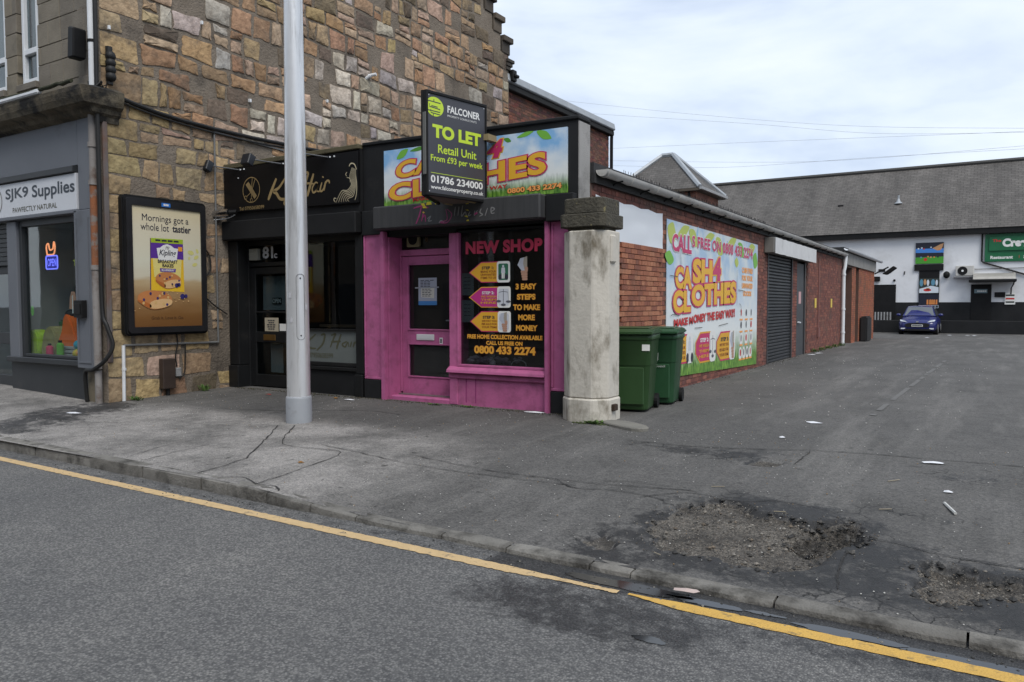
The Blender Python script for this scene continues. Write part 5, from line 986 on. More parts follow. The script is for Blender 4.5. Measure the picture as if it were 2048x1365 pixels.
text(TF, 'TO LET', .075, 3.665, .91, 3.83, .002, LIM2, bd, bold=.05); text(TF, 'Retail Unit', .165, 3.485, .825, 3.59, .002, LIM2, bd, bold=.015); text(TF, 'From £93 per week', .045, 3.355, .94, 3.455, .002, LIM2, bd, bold=.015)
m = MB(); m.ribbon(TF, [(.045, 3.232), (.935, 3.232)], .006, .002); m.build('rule_print', LIM2, bd, fix=False)
text(TF, '01786 234000', .043, 3.112, .94, 3.205, .002, WHT, bd, bold=.025); text(TF, 'www.falconerproperty.co.uk', .043, 3.02, .95, 3.085, .002, WHT, bd, bold=.02)
for a, b in ((.02, 4.17), (.965, 4.17), (.02, 3.005), (.965, 3.005)):
    m = MB(); m.flat(TF, ell(a, b, .007, .007, 8), .003); m.build('screw', WPL, bd, fix=False)
# ================================================================== LAMP POST, GATE PILLAR, BINS
lp = thing('lamp_post', 'tall plain silver steel lamp post on the pavement before the hair salon', 'lamp post', (-7.25, 6.66, .15))
GAL = mat('galvanised_steel', (.62, .625, .635), .33, (.70, .705, .71), 2.5, stretch=(6, 6, .6), metal=.5, bump=.05, bs=12, dirt=(.36, .355, .345), ds=2.2, dl=.52, dh=.75)
GSL = mat('post_sleeve_paint', (.27, .285, .31), .5, (.31, .325, .345), 3, dirt=(.2, .2, .2), ds=4, dl=.55, dh=.75)
LX, LY = -7.25, 6.66
m = MB(); m.lathe([(.142, .45), (.14, 1.0), (.128, 3.2), (.112, 5.3), (.085, 8.5)], (LX, LY, 0), 40); m.build('shaft', GAL, lp, smooth=True)
m = MB(); m.lathe([(.158, .02), (.158, .45), (.152, .475), (.146, .48)], (LX, LY, 0), 40); m.build('sleeve', GSL, lp, smooth=True)
ca = math.atan2(-LY, -LX)+R(16)
CF = Frame((LX, LY, 0), (-math.sin(ca), math.cos(ca), 0), (0, 0, 1), (math.cos(ca), math.sin(ca), 0))
m = MB(); pts = rrect(-.05, .05, 1.18, 1.98, .045, 6); r0 = .14
m.tube([CF(r0*math.sin(a/r0), b, r0*math.cos(a/r0)-.001) for a, b in pts+pts[:1]], .0035, 5); m.build('hatch_seam', mat('seam_grey', (.17, .17, .18), .6), lp)
for a, b in ((0, 1.93), (0, 1.23)):
    m = MB(); m.sphere(CF(0, b, r0), .01, 6, 4); m.build('hatch_lock', BLK, lp)
for ang, b, h in ((-.95, 1.72, .07), (-.85, 1.42, .06), (.55, 1.58, .08)):
    m = MB(); n = 6; vs = []
    for j in (0, 1):
        for i in range(n+1): t = ang+.28*(i/n-.5); vs.append(CF(.1415*math.sin(t), b+(j-.5)*h+.01*math.sin(i*1.7), .1415*math.cos(t)))
    m.add(vs, [(i, i+1, n+2+i, n+1+i) for i in range(n)]); m.build('sticker_remnant', mat('paper_remnant', (.5, .5, .52), .8, (.38, .38, .4), 30), lp, fix=False)
m = MB(); m.tube([(LX, LY, 8.4), (LX, LY+.05, 8.7), (LX, LY-.6, 8.9), (LX, LY-1.2, 8.95)], .035, 8); m.build('arm', GAL, lp); m = MB(); m.box(LX-.12, LX+.12, LY-1.7, LY-1.15, 8.88, 9.0); m.build('lantern', GSL, lp, bevel=.03)
pi_ = thing('gate_pillar', 'whitewashed octagonal gate pillar with a mossy dark stone cap beside the lane', 'pillar', (-4.17, 8.58, .19))
WHP = mat('whitewash_render', (.56, .525, .46), .85, (.45, .42, .365), 1.8, bump=.35, bs=16, dirt=(.15, .128, .092), ds=2.9, dl=.51, dh=.72, stretch=(1.6, 1.6, .7))
MOS = mat('mossy_stone', (.05, .046, .036), .95, (.085, .077, .058), 6, bump=1, bs=30, dirt=(.21, .18, .09), ds=9, dl=.6, dh=.7)
def octo(c, w, ch): h = w/2; return [(c[0]+x, c[1]+y) for x, y in ((h-ch, -h), (h, -h+ch), (h, h-ch), (h-ch, h), (-h+ch, h), (-h, h-ch), (-h, -h+ch), (-h+ch, -h))]
PC = (-4.17, 8.58); G0 = FZ(0)
m = MB(); m.prism(G0, octo(PC, .645, .165), .1, .47); m.build('base', WHP, pi_, bevel=.02)
m = MB(); m.prism(G0, octo(PC, .61, .15), .471, 2.49); m.build('shaft', WHP, pi_, bevel=.015)
m = MB(); m.prism(G0, octo(PC, .5, .1), 2.491, 2.53); m.build('neck', MOS, pi_)
m = MB(); m.prism(G0, octo(PC, .615, .06), 2.531, 2.69); m.build('lower_cap', MOS, pi_, bevel=.008)
m = MB(); m.prism(G0, octo(PC, .545, .06), 2.691, 2.88); m.build('upper_cap', MOS, pi_, bevel=.012)
m = MB(); m.box(-3.885, -3.835, 8.44, 8.58, 2.1, 2.44); m.build('stone_chip', WHP, pi_, bevel=.02); m = MB(); m.box(-3.85, -3.80, 8.46, 8.56, .32, .40); m.build('iron_stub', mat('rust_iron', (.04, .025, .018), .9), pi_, bevel=.008)
def wheelie(name, label, loc, rz, k, col, grp, labelled):
    t = thing(name, label, 'wheelie bin', loc, grp); MW = Matrix.Translation(loc) @ Matrix.Rotation(rz, 4, 'Z')
    GR = mat('bin_green_%d' % int(col[1]*1000), col, .42, tuple(c*.8 for c in col), 2, dirt=tuple(c*.55+.01 for c in col), ds=3, dl=.58, dh=.78)
    def bld(mb, n, mm, par=None, **kw):
        mb.v = [MW @ v for v in mb.v]; return mb.build(n, mm, par or t, **kw)
    W, D, H = .56*k, .66*k, .99*k; mb = MB(); vs = []
    for z, s in ((.03, .80), (.06, .82), (H*.60, .93), (H*.61, .955), (H*.93, 1.0), (H*.94, 1.06), (H, 1.06)):
        w, d = W*s/2, D*s/2; c = .05*k
        vs += [(x, y, z) for x, y in ((w-c, -d), (w, -d+c), (w, d-c), (w-c, d), (-w+c, d), (-w, d-c), (-w, -d+c), (-w+c, -d))]
    fs = [(r*8+i, r*8+(i+1) % 8, (r+1)*8+(i+1) % 8, (r+1)*8+i) for r in range(6) for i in range(8)]+[tuple(range(7, -1, -1)), tuple(range(48, 56))]
    mb.add(vs, fs); body = bld(mb, 'bin_body', GR, bevel=.008, smooth=True, sharp=35)
    mb = MB(); mb.box(-W*.34, W*.34, -D*.475, -D*.44, .1*k, .58*k); bld(mb, 'body_panel', GR, body, bevel=.015)
    mb = MB(); lid = [(-D*.60, H+.005), (-D*.60, H+.035), (-D*.45, H+.075), (D*.15, H+.09), (D*.5, H+.06), (D*.56, H+.01)]
    mb.prism(Frame((-W*.56, 0, 0), (0, 1, 0), (0, 0, 1), (1, 0, 0)), lid, 0, W*1.12); l_ = bld(mb, 'lid', GR, bevel=.015, seg=2)
    mb = MB(); mb.prism(Frame((-W*.42, 0, 0), (0, 1, 0), (0, 0, 1), (1, 0, 0)), [(-D*.36, H+.079), (D*.1, H+.091), (D*.1, H+.102), (-D*.36, H+.09)], 0, W*.84); bld(mb, 'lid_rib', GR, l_, bevel=.004)
    mb = MB(); mb.tube([(-W*.46, D*.58, H-.01), (-W*.46, D*.66, H+.01), (W*.46, D*.66, H+.01), (W*.46, D*.58, H-.01)], .016, 8); bld(mb, 'handle', GR)
    for s_ in (-1, 1): mb = MB(); mb.tube([(s_*W*.40, D*.43, .1), (s_*W*.50, D*.43, .1)], .1, 16); bld(mb, 'wheel', BLK)
    if labelled == 1:
        mb = MB(); mb.box(W*.30, W*.475, -D*.505, -D*.497, H*.80, H*.88); bld(mb, 'sticker', WHT, body)
    else:
        f = Frame((0, -D*.492, 0), (1, 0, 0), (0, 0, 1), (0, -1, 0)); mb = MB()
        mb.flat(f, [(-.035, .64), (-.02, .60), (.02, .60), (.035, .64), (.035, .74), (.012, .70), (0, .75), (-.012, .70), (-.035, .74)], .004); q = bld(mb, 'crest', pm('crest_white', (.45, .47, .45)), body, fix=False)
        for i in range(2): mb = MB(); vs_, fs_ = glyphs('Falkirk Council', .015, 0, 1.0); x0 = min(v[0] for v in vs_); x1 = max(v[0] for v in vs_); mb.add([f(-.13+.26*(v[0]-x0)/(x1-x0), .535+.045*v[1], .004) for v in vs_], fs_)
        bld(mb, 'crest_lettering', pm('crest_white', (.45, .47, .45)), body, fix=False)
    return t
wheelie('wheelie_bin', 'larger green wheelie bin tucked right behind the white gate pillar', (-4.02, 9.55, .2), R(12), 1.02, (.03, .075, .024), 'green wheelie bins', 1)
wheelie('wheelie_bin', 'smaller green wheelie bin with a white crest, nearer the lane poster', (-3.98, 10.42, .2), R(10), 1.0, (.024, .082, .035), 'green wheelie bins', 2)
# ================================================================== LONG BRICK WORKSHOP ALONG THE LANE
XL = -4.4; LF = FX(XL); random.seed(21)
BRK = mat('brick_clay', (1, 1, 1), .88, (.74, .7, .68), 9, bump=.5, bs=60, tint=True, dirt=(.1, .07, .055), ds=1.5, dl=.5, dh=.78, detail=9)
BMO = mat('brick_mortar', (.12, .07, .055), .95, (.09, .055, .045), 4)
ws = thing('brick_workshop', 'long low red brick workshop running back along the lane', 'workshop', (-6, 20, .2))
m = MB(); m.box(-8.0, XL-.006, 9.02, 17.96, 0, 3.25); m.box(-8.0, XL-.26, 17.96, 22.95, 0, 3.25); m.box(-8.0, XL-.006, 22.95, 28.95, 0, 3.25); m.build('wall_core', BMO, ws)
m = MB(); m.box(XL-.26, XL-.02, 17.96, 18.34, .1, 2.8); m.box(XL-.26, XL-.02, 21.0, 21.56, .1, 2.8); m.box(XL-.26, XL-.02, 22.7, 22.95, .1, 2.8); m.box(XL-.26, XL-.006, 17.96, 22.95, 2.8, 3.25); m.build('pier_core', BMO, ws)
m = MB(); m.prism(Frame((0, 0, 0), (1, 0, 0), (0, 0, 1), (0, 1, 0)), [(-4.36, 3.30), (-4.36, 3.43), (-7.9, 3.43), (-7.9, 3.30)], 9.02, 28.95); m.build('roof', mat('roof_felt_dark', (.028, .028, .03), .95, (.045, .045, .047), 3, bump=.5), ws)
BRICKS = [(.35, .135, .078), (.39, .16, .092), (.31, .12, .072), (.43, .19, .11), (.26, .1, .066)]; PAINTED = [(.21, .078, .06), (.24, .09, .066), (.175, .068, .055), (.27, .105, .075), (.15, .062, .052)]
def brick_unit(mb, F, a, b, w, h, pr, col): mb.fb(F, a+.0045, a+w-.0045, b+.005, b+h-.005, -.05, pr, col)
def brick_shared(cols, w):
    out = []
    for c in cols:
        mb = MB(); brick_unit(mb, FX(0), -w/2, 0, w, .075, 0, c); me_o = mb.build('brick', BRK, None, fix=True); out.append(me_o.data); bpy.data.objects.remove(me_o)
    return out
SH = {('s', 0): brick_shared(BRICKS, .225), ('h', 0): brick_shared(BRICKS, .1125)}
HOLE = [(17.95, 22.95, 0.0, 3.15), (11.74, 17.3, .45, 2.9), (9.2, 11.5, 2.5, 3.02)]
cand = []; r = 0; z = .16
while z < 3.2:
    head = r % 4 == 3; w = .1125 if head else .225; a = 9.05-(.1125 if r % 2 and not head else .056 if head else 0)
    while a < 28.7:
        if a >= 9.04 and not any(h[0]-.0 < a+w/2 < h[1] and h[2] < z+.037 < h[3] for h in HOLE): cand.append((a, z, w))
        a += w
    z += .075; r += 1
near = sorted([c for c in cand if 9.75 < c[0] < 11.8], key=lambda c: c[0])[:300]; ns_ = set(near); rest = MB()
for a, z, w in cand:
    painted = a > 17.2 or (a > 11.7 and z < .5) or z > 2.96 or a > 11.55
    cl = PAINTED if painted else BRICKS
    if (a, z, w) in ns_ and not painted:
        k = random.randrange(5); o = bpy.data.objects.new('brick', SH[('h' if w < .2 else 's', 0)][k]); COL.objects.link(o); set_loc(o, (XL+rnd(-.001, .003), a+w/2, z), ws)
    else:
        j = rnd(.88, 1.12); c = random.choice(cl); brick_unit(rest, LF, a, z, w, .075, rnd(-.002, .003), tuple(q*j for q in c))
stuff(rest.build('far_bricks', BRK, ws, fix=False))
m = MB(); m.fb(LF, 9.02, 28.95, 3.17, 3.30, -.02, .05); m.build('fascia_board', mat('fascia_black', (.018, .018, .018), .8, (.03, .03, .03), 3, bump=.4), ws)
# gutter: half pipe in lengths with union collars
GUT = mat('gutter_grey', (.52, .51, .49), .45, (.43, .42, .40), 2.5, dirt=(.12, .11, .09), ds=2, dl=.55, dh=.8, stretch=(1, .6, 3))
def halfpipe(mb, X, z, y0, y1, r, th=.006):
    n = 10; vs = []
    for y in (y0, y1):
        for rr in (r, r-th): vs += [(X+rr*math.cos(math.pi+math.pi*i/n), y, z+rr*math.sin(math.pi+math.pi*i/n)) for i in range(n+1)]
    q = n+1; fs = []
    for i in range(n): fs += [(i, i+1, 2*q+i+1, 2*q+i), (q+i+1, q+i, 3*q+i, 3*q+i+1), (i+1, i, q+i, q+i+1), (2*q+i, 2*q+i+1, 3*q+i+1, 3*q+i)]
    fs += [(0, 2*q, 3*q, q), (n, q+n, 3*q+n, 2*q+n)]; mb.add(vs, fs)
GX = XL+.135; y = 9.06
gm = MB(); halfpipe(gm, GX, 3.335, 9.06, 28.8, .085); gu = gm.build('gutter', GUT, ws, smooth=True)
m = MB(); n = 10; m.add([(GX+.084*math.cos(math.pi+math.pi*i/n), 9.065, 3.335+.084*math.sin(math.pi+math.pi*i/n)) for i in range(n+1)], [tuple(range(n+1))]); m.build('gutter_end', GUT, gu, fix=False)
for y in [9.12]+[9.9+.95*i for i in range(20)]:
    m = MB(); halfpipe(m, GX, 3.335, y, y+.055, .094, .012); m.build('gutter_collar', GUT, gu, smooth=True)
for y in [9.6+.95*i for i in range(20)]:
    m = MB(); m.tube(catmull([(XL+.04, y, 3.2), (XL+.1, y, 3.235), (GX+.06, y, 3.25)], 3), .012, 5); m.build('gutter_bracket', BLK, gu)
m = MB()
for i in range(110):
    y = 10.3+i*.075; m.tube([(-4.5, y, 3.4), (-4.5+rnd(-.02, .02), y+rnd(-.02, .02), 3.53)], .004, 4)
stuff(m.build('roof_spikes', BLK, ws, fix=False))
# roller shutter, its box, door, plates, pipes
shb = MB(); shb.fb(LF, 18.0, 22.95, 2.78, 3.13, .0, .22); shb.build('shutter_box', mat('shutter_box_grey', (.2, .195, .18), .7, (.15, .145, .135), 3), ws, bevel=.01)
m = MB(); n = 24; vs = []
for j in (0, 1):
    for i in range(n+1): vs.append((XL+.235+.012*nz(i*.8, j*2.), 18.06+i*(4.86/n), (2.77 if j == 0 else 3.13)+.012*nz(i*.9, j*5+3.)-.01*i/n*(1-j)))
m.add(vs, [(i, i+1, n+2+i, n+1+i) for i in range(n)]); m.build('shutter_banner', mat('banner_white', (.6, .6, .6), .6, (.52, .52, .52), 3, dirt=(.3, .3, .28), ds=2, dl=.6, dh=.8), ws, fix=False, smooth=True)
SHU = mat('shutter_dark', (.032, .034, .038), .45, (.045, .047, .05), 2, dirt=(.08, .075, .065), ds=1.5, dl=.6, dh=.85)
m = MB(); m.fb(LF, 18.2, 22.95, .1, 2.8, -.2, -.12); m.build('shutter_recess', DRK, ws)
for i in range(33):
    m = MB(); z0 = .2+i*.078; m.prism(Frame((XL, 0, 0), (1, 0, 0), (0, 0, 1), (0, 1, 0)), [(-.06, z0), (-.025, z0+.02), (-.025, z0+.058), (-.06, z0+.077)], 18.42, 20.92); m.build('shutter_slat', SHU, ws)
for q in (18.34, 20.92): m = MB(); m.fb(LF, q, q+.08, .2, 2.78, -.1, .01); m.build('shutter_guide', SHU, ws)
rest = MB()
for z in [.2+.075*i for i in range(34)]: 
    for a, w in ((17.97, .2), (18.16, .17), (21.01, .3), (21.31, .26)): brick_unit(rest, LF, a, z, w, .075, 0, random.choice(PAINTED))
stuff(rest.build('pier_bricks', BRK, ws, fix=False))
m = MB(); m.fb(LF, 21.6, 22.62, .2, 2.72, -.1, -.03); dr = m.build('steel_door', mat('door_charcoal', (.05, .053, .058), .5, (.06, .063, .068), 2), ws, bevel=.01)
m = MB(); m.fb(LF, 21.95, 22.25, 1.62, 1.95, -.03, -.025); m.build('door_notice', pm('pink_notice', (.55, .33, .33)), dr); m = MB(); m.tube([LF(21.75, 1.12, .0), LF(22.0, 1.1, .02)], .02, 6); m.build('door_handle', WPL, dr)
m = MB(); m.fb(LF, 22.62, 22.7, .2, 2.75, -.1, .0); m.fb(LF, 21.56, 21.6, .2, 2.75, -.1, .0); m.build('door_jamb', SHU, ws)
for y, lab in ((24.05, 'yellow warning plate on the painted brick, nearer the steel door'), (26.75, 'yellow warning plate on the painted brick, nearer the white downpipe')):
    m = MB(); m.fb(LF, y, y+.24, 1.5, 1.78, .002, .012); tag(m.build('warning_plate', pm('plate_yellow', (.7, .52, .08)), None), lab, 'plate', 'yellow plates on the lane wall')
m = MB(); m.fb(LF, 24.55, 24.62, .9, 3.0, .004, .03); m.fb(LF, 24.5, 24.68, .62, .9, .004, .05); tag(m.build('conduit', mat('painted_conduit', (.2, .09, .08), .7), None), 'thin painted conduit running down the brick between the yellow plates', 'conduit')
dp = thing('downpipe', 'white plastic downpipe at the far end of the long gutter', 'downpipe', (XL+.1, 28.8, .2))
m = MB(); m.tube([(GX, 28.8, 3.3), (XL+.12, 28.75, 2.9), (XL+.09, 28.72, 2.75), (XL+.09, 28.72, .2)], .06, 10); m.build('pipe', WPL, dp, smooth=True)
for z in (2.6, 1.4, .6): m = MB(); m.tube([(XL+.09, 28.72, z), (XL+.09, 28.72, z+.06)], .075, 10); m.build('pipe_clip', WPL, dp, smooth=True)
# far block with a gateway
fb = thing('brick_gatehouse', 'far red brick block with a dark gateway at the end of the workshop', 'brick block', (-6, 33.5, .15))
FBC = [(.34, .115, .06), (.37, .13, .07), (.31, .105, .056)]
m = MB(); m.box(-8.0, XL-.006, 33.0, 37.75, -.1, 3.2); m.box(-8, XL-.006, 31.25, 32.2, -.1, 3.2); m.box(-8, XL-.35, 32.2, 33.0, -.1, 3.2); m.box(-8, XL-.006, 28.96, 31.25, 2.95, 3.2); m.build('wall_core', BMO, fb)
rest = MB(); z = .05; r = 0
while z < 3.15:
    for a0, a1 in ((31.25, 32.2), (33.0, 37.75)):
        a = a0-(.1125 if r % 2 else 0)
        while a < a1: 
            x0, x1 = max(a, a0), min(a+.225, a1)
            if x1-x0 > .03: brick_unit(rest, LF, x0, z, x1-x0, .075, rnd(-.002, .003), tuple(q*rnd(.9, 1.1) for q in random.choice(FBC)))
            a += .225
    z += .075; r += 1
stuff(rest.build('wall_bricks', BRK, fb, fix=False))
m = MB(); m.fb(LF, 28.98, 37.8, 3.02, 3.45, .004, .06); m.build('fascia_board', mat('fascia_grey', (.2, .195, .185), .8, (.26, .25, .24), 2, bump=.3), fb, bevel=.01)
m = MB(); halfpipe(m, XL+.16, 3.55, 28.75, 38.7, .09); m.build('gutter', WPL, fb, smooth=True)
m = MB(); m.box(-8, XL+.05, 28.98, 37.85, 3.45, 3.6); m.build('roof', mat('roof_felt_dark', (.028, .028, .03)), fb)
m = MB(); m.fb(LF, 29.02, 31.2, -.05, 2.9, -.6, -.55); gt = m.build('gate_backing', DRK, fb)
for i in range(8):
    m = MB(); m.fb(LF, 29.05+i*.268, 29.29+i*.268, .1, 2.62, -.3, -.27); m.build('gate_board', mat('gate_black', (.02, .021, .023), .6, (.03, .03, .032), 3), fb)
for i in range(4):
    m = MB(); m.fb(LF, 29.1+i*.55, 29.55+i*.55, 2.68, 2.9, -.28, -.26); m.build('gate_toplight', mat('toplight_grey', (.2, .21, .22), .4), fb)
m = MB(); m.box(XL+.02, XL+.3, 33.3, 34.6, .1, 1.12); tag(m.build('bin_store', mat('bin_black', (.02, .02, .021), .5), None, bevel=.05, seg=2), 'black upright bin standing against the far brick block', 'bin')
sp_ = thing('wall_floodlight', 'black floodlight sticking out from the far brick corner', 'floodlight', (XL+.4, 37.9, 2.95)); m = MB(); m.tube([(XL, 37.8, 2.95), (XL+.55, 37.9, 3.25)], .035, 6); m.build('arm', BLK, sp_); m = MB(); m.prism(FY(37.85), [(XL+.3, 2.95), (XL+.75, 3.3), (XL+.9, 3.2), (XL+.5, 2.9)], -.25, .05); m.build('lamp_head', BLK, sp_, bevel=.03)
# blank banner and the big poster on the lane wall
bn = MB(); n, k = 16, 8; vs = []
for j in range(k+1):
    for i in range(n+1):
        u, v = i/n, j/k; a = 9.12+2.41*u; sag = .045*math.sin(math.pi*u*4)**2*v**3
        vs.append((XL+.012+.012*(nz(u*4, v*3)+.6)+.01*v*math.sin(u*12.5)**2, a+.02*(1-v)*u, 2.475+(3.035-2.475)*v-sag*.6-.01*u*v))
bn.add(vs, [(j*(n+1)+i, j*(n+1)+i+1, (j+1)*(n+1)+i+1, (j+1)*(n+1)+i) for j in range(k) for i in range(n)])
tag(bn.build('blank_banner', mat('banner_bluewhite', (.66, .69, .73), .55, (.62, .65, .7), 2), None, fix=False, smooth=True), 'blank white banner pinned to the lane brick behind the gate pillar', 'banner')
po = thing('wall_poster', 'large cash for clothes poster pasted on the lane brick wall', 'poster', (XL+.02, 14.5, .3))
PF = FX(XL+.018); PD = [11.735, 13.13, 14.55, 15.98, 17.36]; CP = cash_mat('cash_poster_print', .28, 2.95)
for e_ in [n for n in CP.node_tree.nodes if n.type == 'VALTORGB'][:1]: e_.color_ramp.elements[0].color = (.36, .5, .66, 1); e_.color_ramp.elements[1].color = (.6, .66, .68, 1)
PB = lambda a: .42+(a-11.735)*(.28-.42)/5.6; PT = lambda a: 2.965-(a-11.735)*.05/5.6
for a0, a1 in zip(PD[:-1], PD[1:]):
    m = MB(); m.prism(PF, [(a0, PB(a0)), (a1, PB(a1)), (a1, PT(a1)), (a0, PT(a0))], -.012, rnd(-.001, .001)); m.build('poster_sheet', CP, po)
for a, b, w, h, r_ in ((11.95, 2.75, .35, .5, 1.2), (12.5, 2.82, .6, .22, .3), (13.0, 2.75, .5, .35, -.5), (13.9, 2.82, .6, .2, .2), (14.5, 2.7, .5, .4, -.6), (15.3, 2.8, .7, .25, .3), (16.0, 2.72, .5, .35, -.5), (16.8, 2.78, .6, .28, .2), (17.15, 2.55, .35, .5, 1.2), (11.85, 2.35, .22, .5, 1.4), (15.7, 2.45, .2, .35, 1.5)): leafp(PF, a, b, w, h, r_, .004, po, pm('leaf_yellow', (.42, .5, .1)) if int(a*7) % 2 else LFG)
for a, b, w, h in ((12.35, 2.72, .3, .2), (13.2, 2.8, .35, .12), (14.1, 2.75, .4, .2), (15.0, 2.7, .3, .2)): leafp(PF, a, b, w, h, 1.2, .003, po, pm('leaf_blue', (.28, .48, .66)))
outlined(PF, 'CALL', ((11.95, 2.75), (12.9, 2.78), (11.95, 2.47), (12.9, 2.46)), .007, po, CMA, WHT, .04, .075)
outlined(PF, 'S FREE ON 0800 433 2274', ((12.93, 2.79), (16.9, 2.80), (12.93, 2.59), (16.9, 2.57)), .007, po, CMA, WHT, .035, .07, 0, 1.1)
outlined(PF, 'CA', ((12.1, 2.23), (12.93, 2.24), (12.1, 1.86), (12.93, 1.86)), .007, po, CYE, CMA, .055, .11)
outlined(PF, 'SH', ((12.97, 2.40), (14.08, 2.42), (12.97, 1.96), (14.08, 2.0)), .007, po, CYE, CMA, .055, .11)
outlined(PF, '4', ((14.14, 2.49), (14.62, 2.49), (14.08, 2.02), (14.62, 2.05)), .009, po, CMA, CYE, .05, .09)
outlined(PF, 'CL', ((11.99, 1.84), (12.86, 1.84), (11.99, 1.45), (12.86, 1.47)), .013, po, CYE, CMA, .055, .11)
outlined(PF, 'OTHES', ((12.9, 1.94), (15.64, 2.07), (12.9, 1.56), (15.64, 1.63)), .013, po, CYE, CMA, .055, .11)
text(PF, 'MAKE M', 0, 0, 1, 1, .013, CRED, po, bold=.05, tl=(12.05, 1.36), tr=(13.0, 1.40), bl=(12.05, 1.235), br=(13.0, 1.265)); text(PF, 'ONEY THE EASY WAY!', 0, 0, 1, 1, .013, CRED, po, bold=.05, tl=(13.03, 1.425), tr=(15.58, 1.52), bl=(13.03, 1.275), br=(15.58, 1.35))
def parrow(a0, a1, b0, b1, fill, line, s1, rest, sc, bc, ic):
    am = a0+.22*(a1-a0); h = b1-b0; ax = a0+.68*(a1-a0)
    wp(PF, [(a0, (b0+b1)/2+.18*h), (am, b1), (ax+.1, b1), (ax+.1, b0), (am, b0), (a0, (b0+b1)/2-.18*h)], .004, line, 'arrow_outline_print', po); wp(PF, [(a0+.03, (b0+b1)/2+.17*h), (am+.01, b1-.03), (ax+.1, b1-.03), (ax+.1, b0+.03), (am+.01, b0+.03), (a0+.03, (b0+b1)/2-.17*h)], .006, fill, 'arrow_print', po)
    wp(PF, rrect(ax, a1, b0-.01, b1+.01, .1), .008, WHT, 'icon_box_print', po)
    text(PF, s1, a0+.22*(a1-a0), b1-.33*h, ax-.06, b1-.2*h, .009, sc, po, bold=.04)
    for i, t in enumerate(rest): text(PF, t, a0+.16*(a1-a0), b1-(.5+.17*i)*h, ax-.05, b1-(.40+.17*i)*h, .009, bc, po, bold=.02)
    {'f': figure_icon, 's': scale_icon, 'h': fist_icon}[ic](PF, (ax+a1)/2, (b0+b1)/2, 2.2, .010, po)
parrow(11.9, 13.03, .60, 1.10, AYE, CMA, 'STEP 1:', ('BRING YOUR', 'UNWANTED', 'ITEMS TO US'), INK, WBR, 'f'); parrow(13.16, 14.33, .55, 1.11, CMA, AYE, 'STEP 2:', ('WE WEIGH', 'THEM', 'HERE'), WHT, AYE, 's'); parrow(14.38, 15.62, .51, 1.08, AYE, CMA, 'STEP 3:', ('WE PAY YOU', 'PER KILO FOR', 'YOUR ITEMS'), INK, WBR, 'h')
for i, t in enumerate(('CASH PAID', 'FOR YOUR', 'UNWANTED', 'GOODS')): text(PF, t, 16.1+(.1 if i == 3 else 0), 2.255-i*.16, 16.95-(.1 if i == 3 else 0), 2.375-i*.163, .005, COR, po, bold=.05)
for r_ in range(4):
    nn = 4 if r_ == 3 else 3
    for c in range(nn):
        a = 16.08+c*(.78/(nn-1))-(.04 if r_ == 3 else 0); b = (1.42, 1.17, .89, .59)[r_]; k = .08
        if r_ >= 2: wp(PF, catmull([(a-.1, b-.1), (a+.1, b-.1), (a+.1, b+.06), (a, b+.13), (a-.1, b+.06)], 3, True), .004, WHT, 'badge_print', po)
        wp(PF, ell(a, b+.01, .035+.02*((c+r_) % 2), .075, 9), .006, CARD if (r_+c) % 3 else CRED, 'garment_print', po); wp(PF, [(a-.11, b-.15), (a+.11, b-.15), (a+.11, b-.115), (a-.11, b-.115)], .006, COR, 'badge_band_print', po)
SCR = pm('poster_scratch', (.1, .1, .09))
for P in ([(11.85, 2.07), (12.2, 2.06)], [(12.3, 2.6), (12.36, 2.3), (12.33, 2.2)], [(14.5, 1.2), (15.1, 1.23)], [(13.1, 1.19), (13.5, 1.19)], [(15.7, 2.3), (15.72, 1.6)], [(15.9, 1.62), (16.05, 1.55), (15.98, 1.45)], [(15.8, 1.9), (16.3, 1.88)], [(11.9, 1.42), (12.0, 1.44), (12.3, 1.42)]):
    mb = MB(); mb.ribbon(PF, catmull(P, 4), .012, .016); mb.build('tear', SCR, po, fix=False)
# ================================================================== BRICK REAR WING OF THE TENEMENT
wg = thing('brick_wing', 'tall brick rear wing behind the gable with a lead edged roof', 'building', (-14, 21, 0))
WF = FX(-11.3); WC = [(.2, .085, .06), (.17, .07, .052), (.23, .1, .07), (.13, .06, .048), (.1, .05, .042)]
m = MB(); m.box(-17, -11.31, 17.76, 24.55, 0, 7.6); m.build('wall_core', mat('wing_mortar', (.16, .13, .11), .95), wg)
rest = MB(); z = 3.6; r = 0
while z < 7.5:
    a = 17.8-(.1125 if r % 2 else 0)
    while a < 24.5: brick_unit(rest, WF, max(a, 17.78), z, min(.225, 24.55-a), .075, rnd(-.003, .004), tuple(q*rnd(.85, 1.15) for q in random.choice(WC))); a += .225
    z += .075; r += 1
stuff(rest.build('wall_bricks', BRK, wg, fix=False))
m = MB(); m.fb(WF, 17.7, 24.65, 7.42, 7.58, -.1, .16); m.build('eave_board', mat('eave_black', (.014, .014, .014), .8), wg, bevel=.02)
LEAD = mat('lead_flashing', (.36, .38, .40), .5, (.28, .30, .32), 2, metal=.2, dirt=(.16, .16, .16), ds=1.4, dl=.6, dh=.8)
for i in range(6):
    m = MB(); a = 17.7+i*1.155; m.prism(Frame((0, 0, 0), (1, 0, 0), (0, 0, 1), (0, 1, 0)), [(-11.12, 7.585), (-11.08, 7.62), (-11.12, 7.82), (-11.5, 7.86), (-11.5, 7.585)], a+.006, a+1.145); m.build('lead_sheet', LEAD, wg, bevel=.01)
m = MB(); m.prism(Frame((0, 0, 0), (1, 0, 0), (0, 0, 1), (0, 1, 0)), [(-11.45, 7.66), (-11.45, 7.95), (-14, 9.1), (-17, 7.66)], 17.8, 24.5); m.build('roof', mat('roof_slate_old', (.06, .06, .065)), wg)
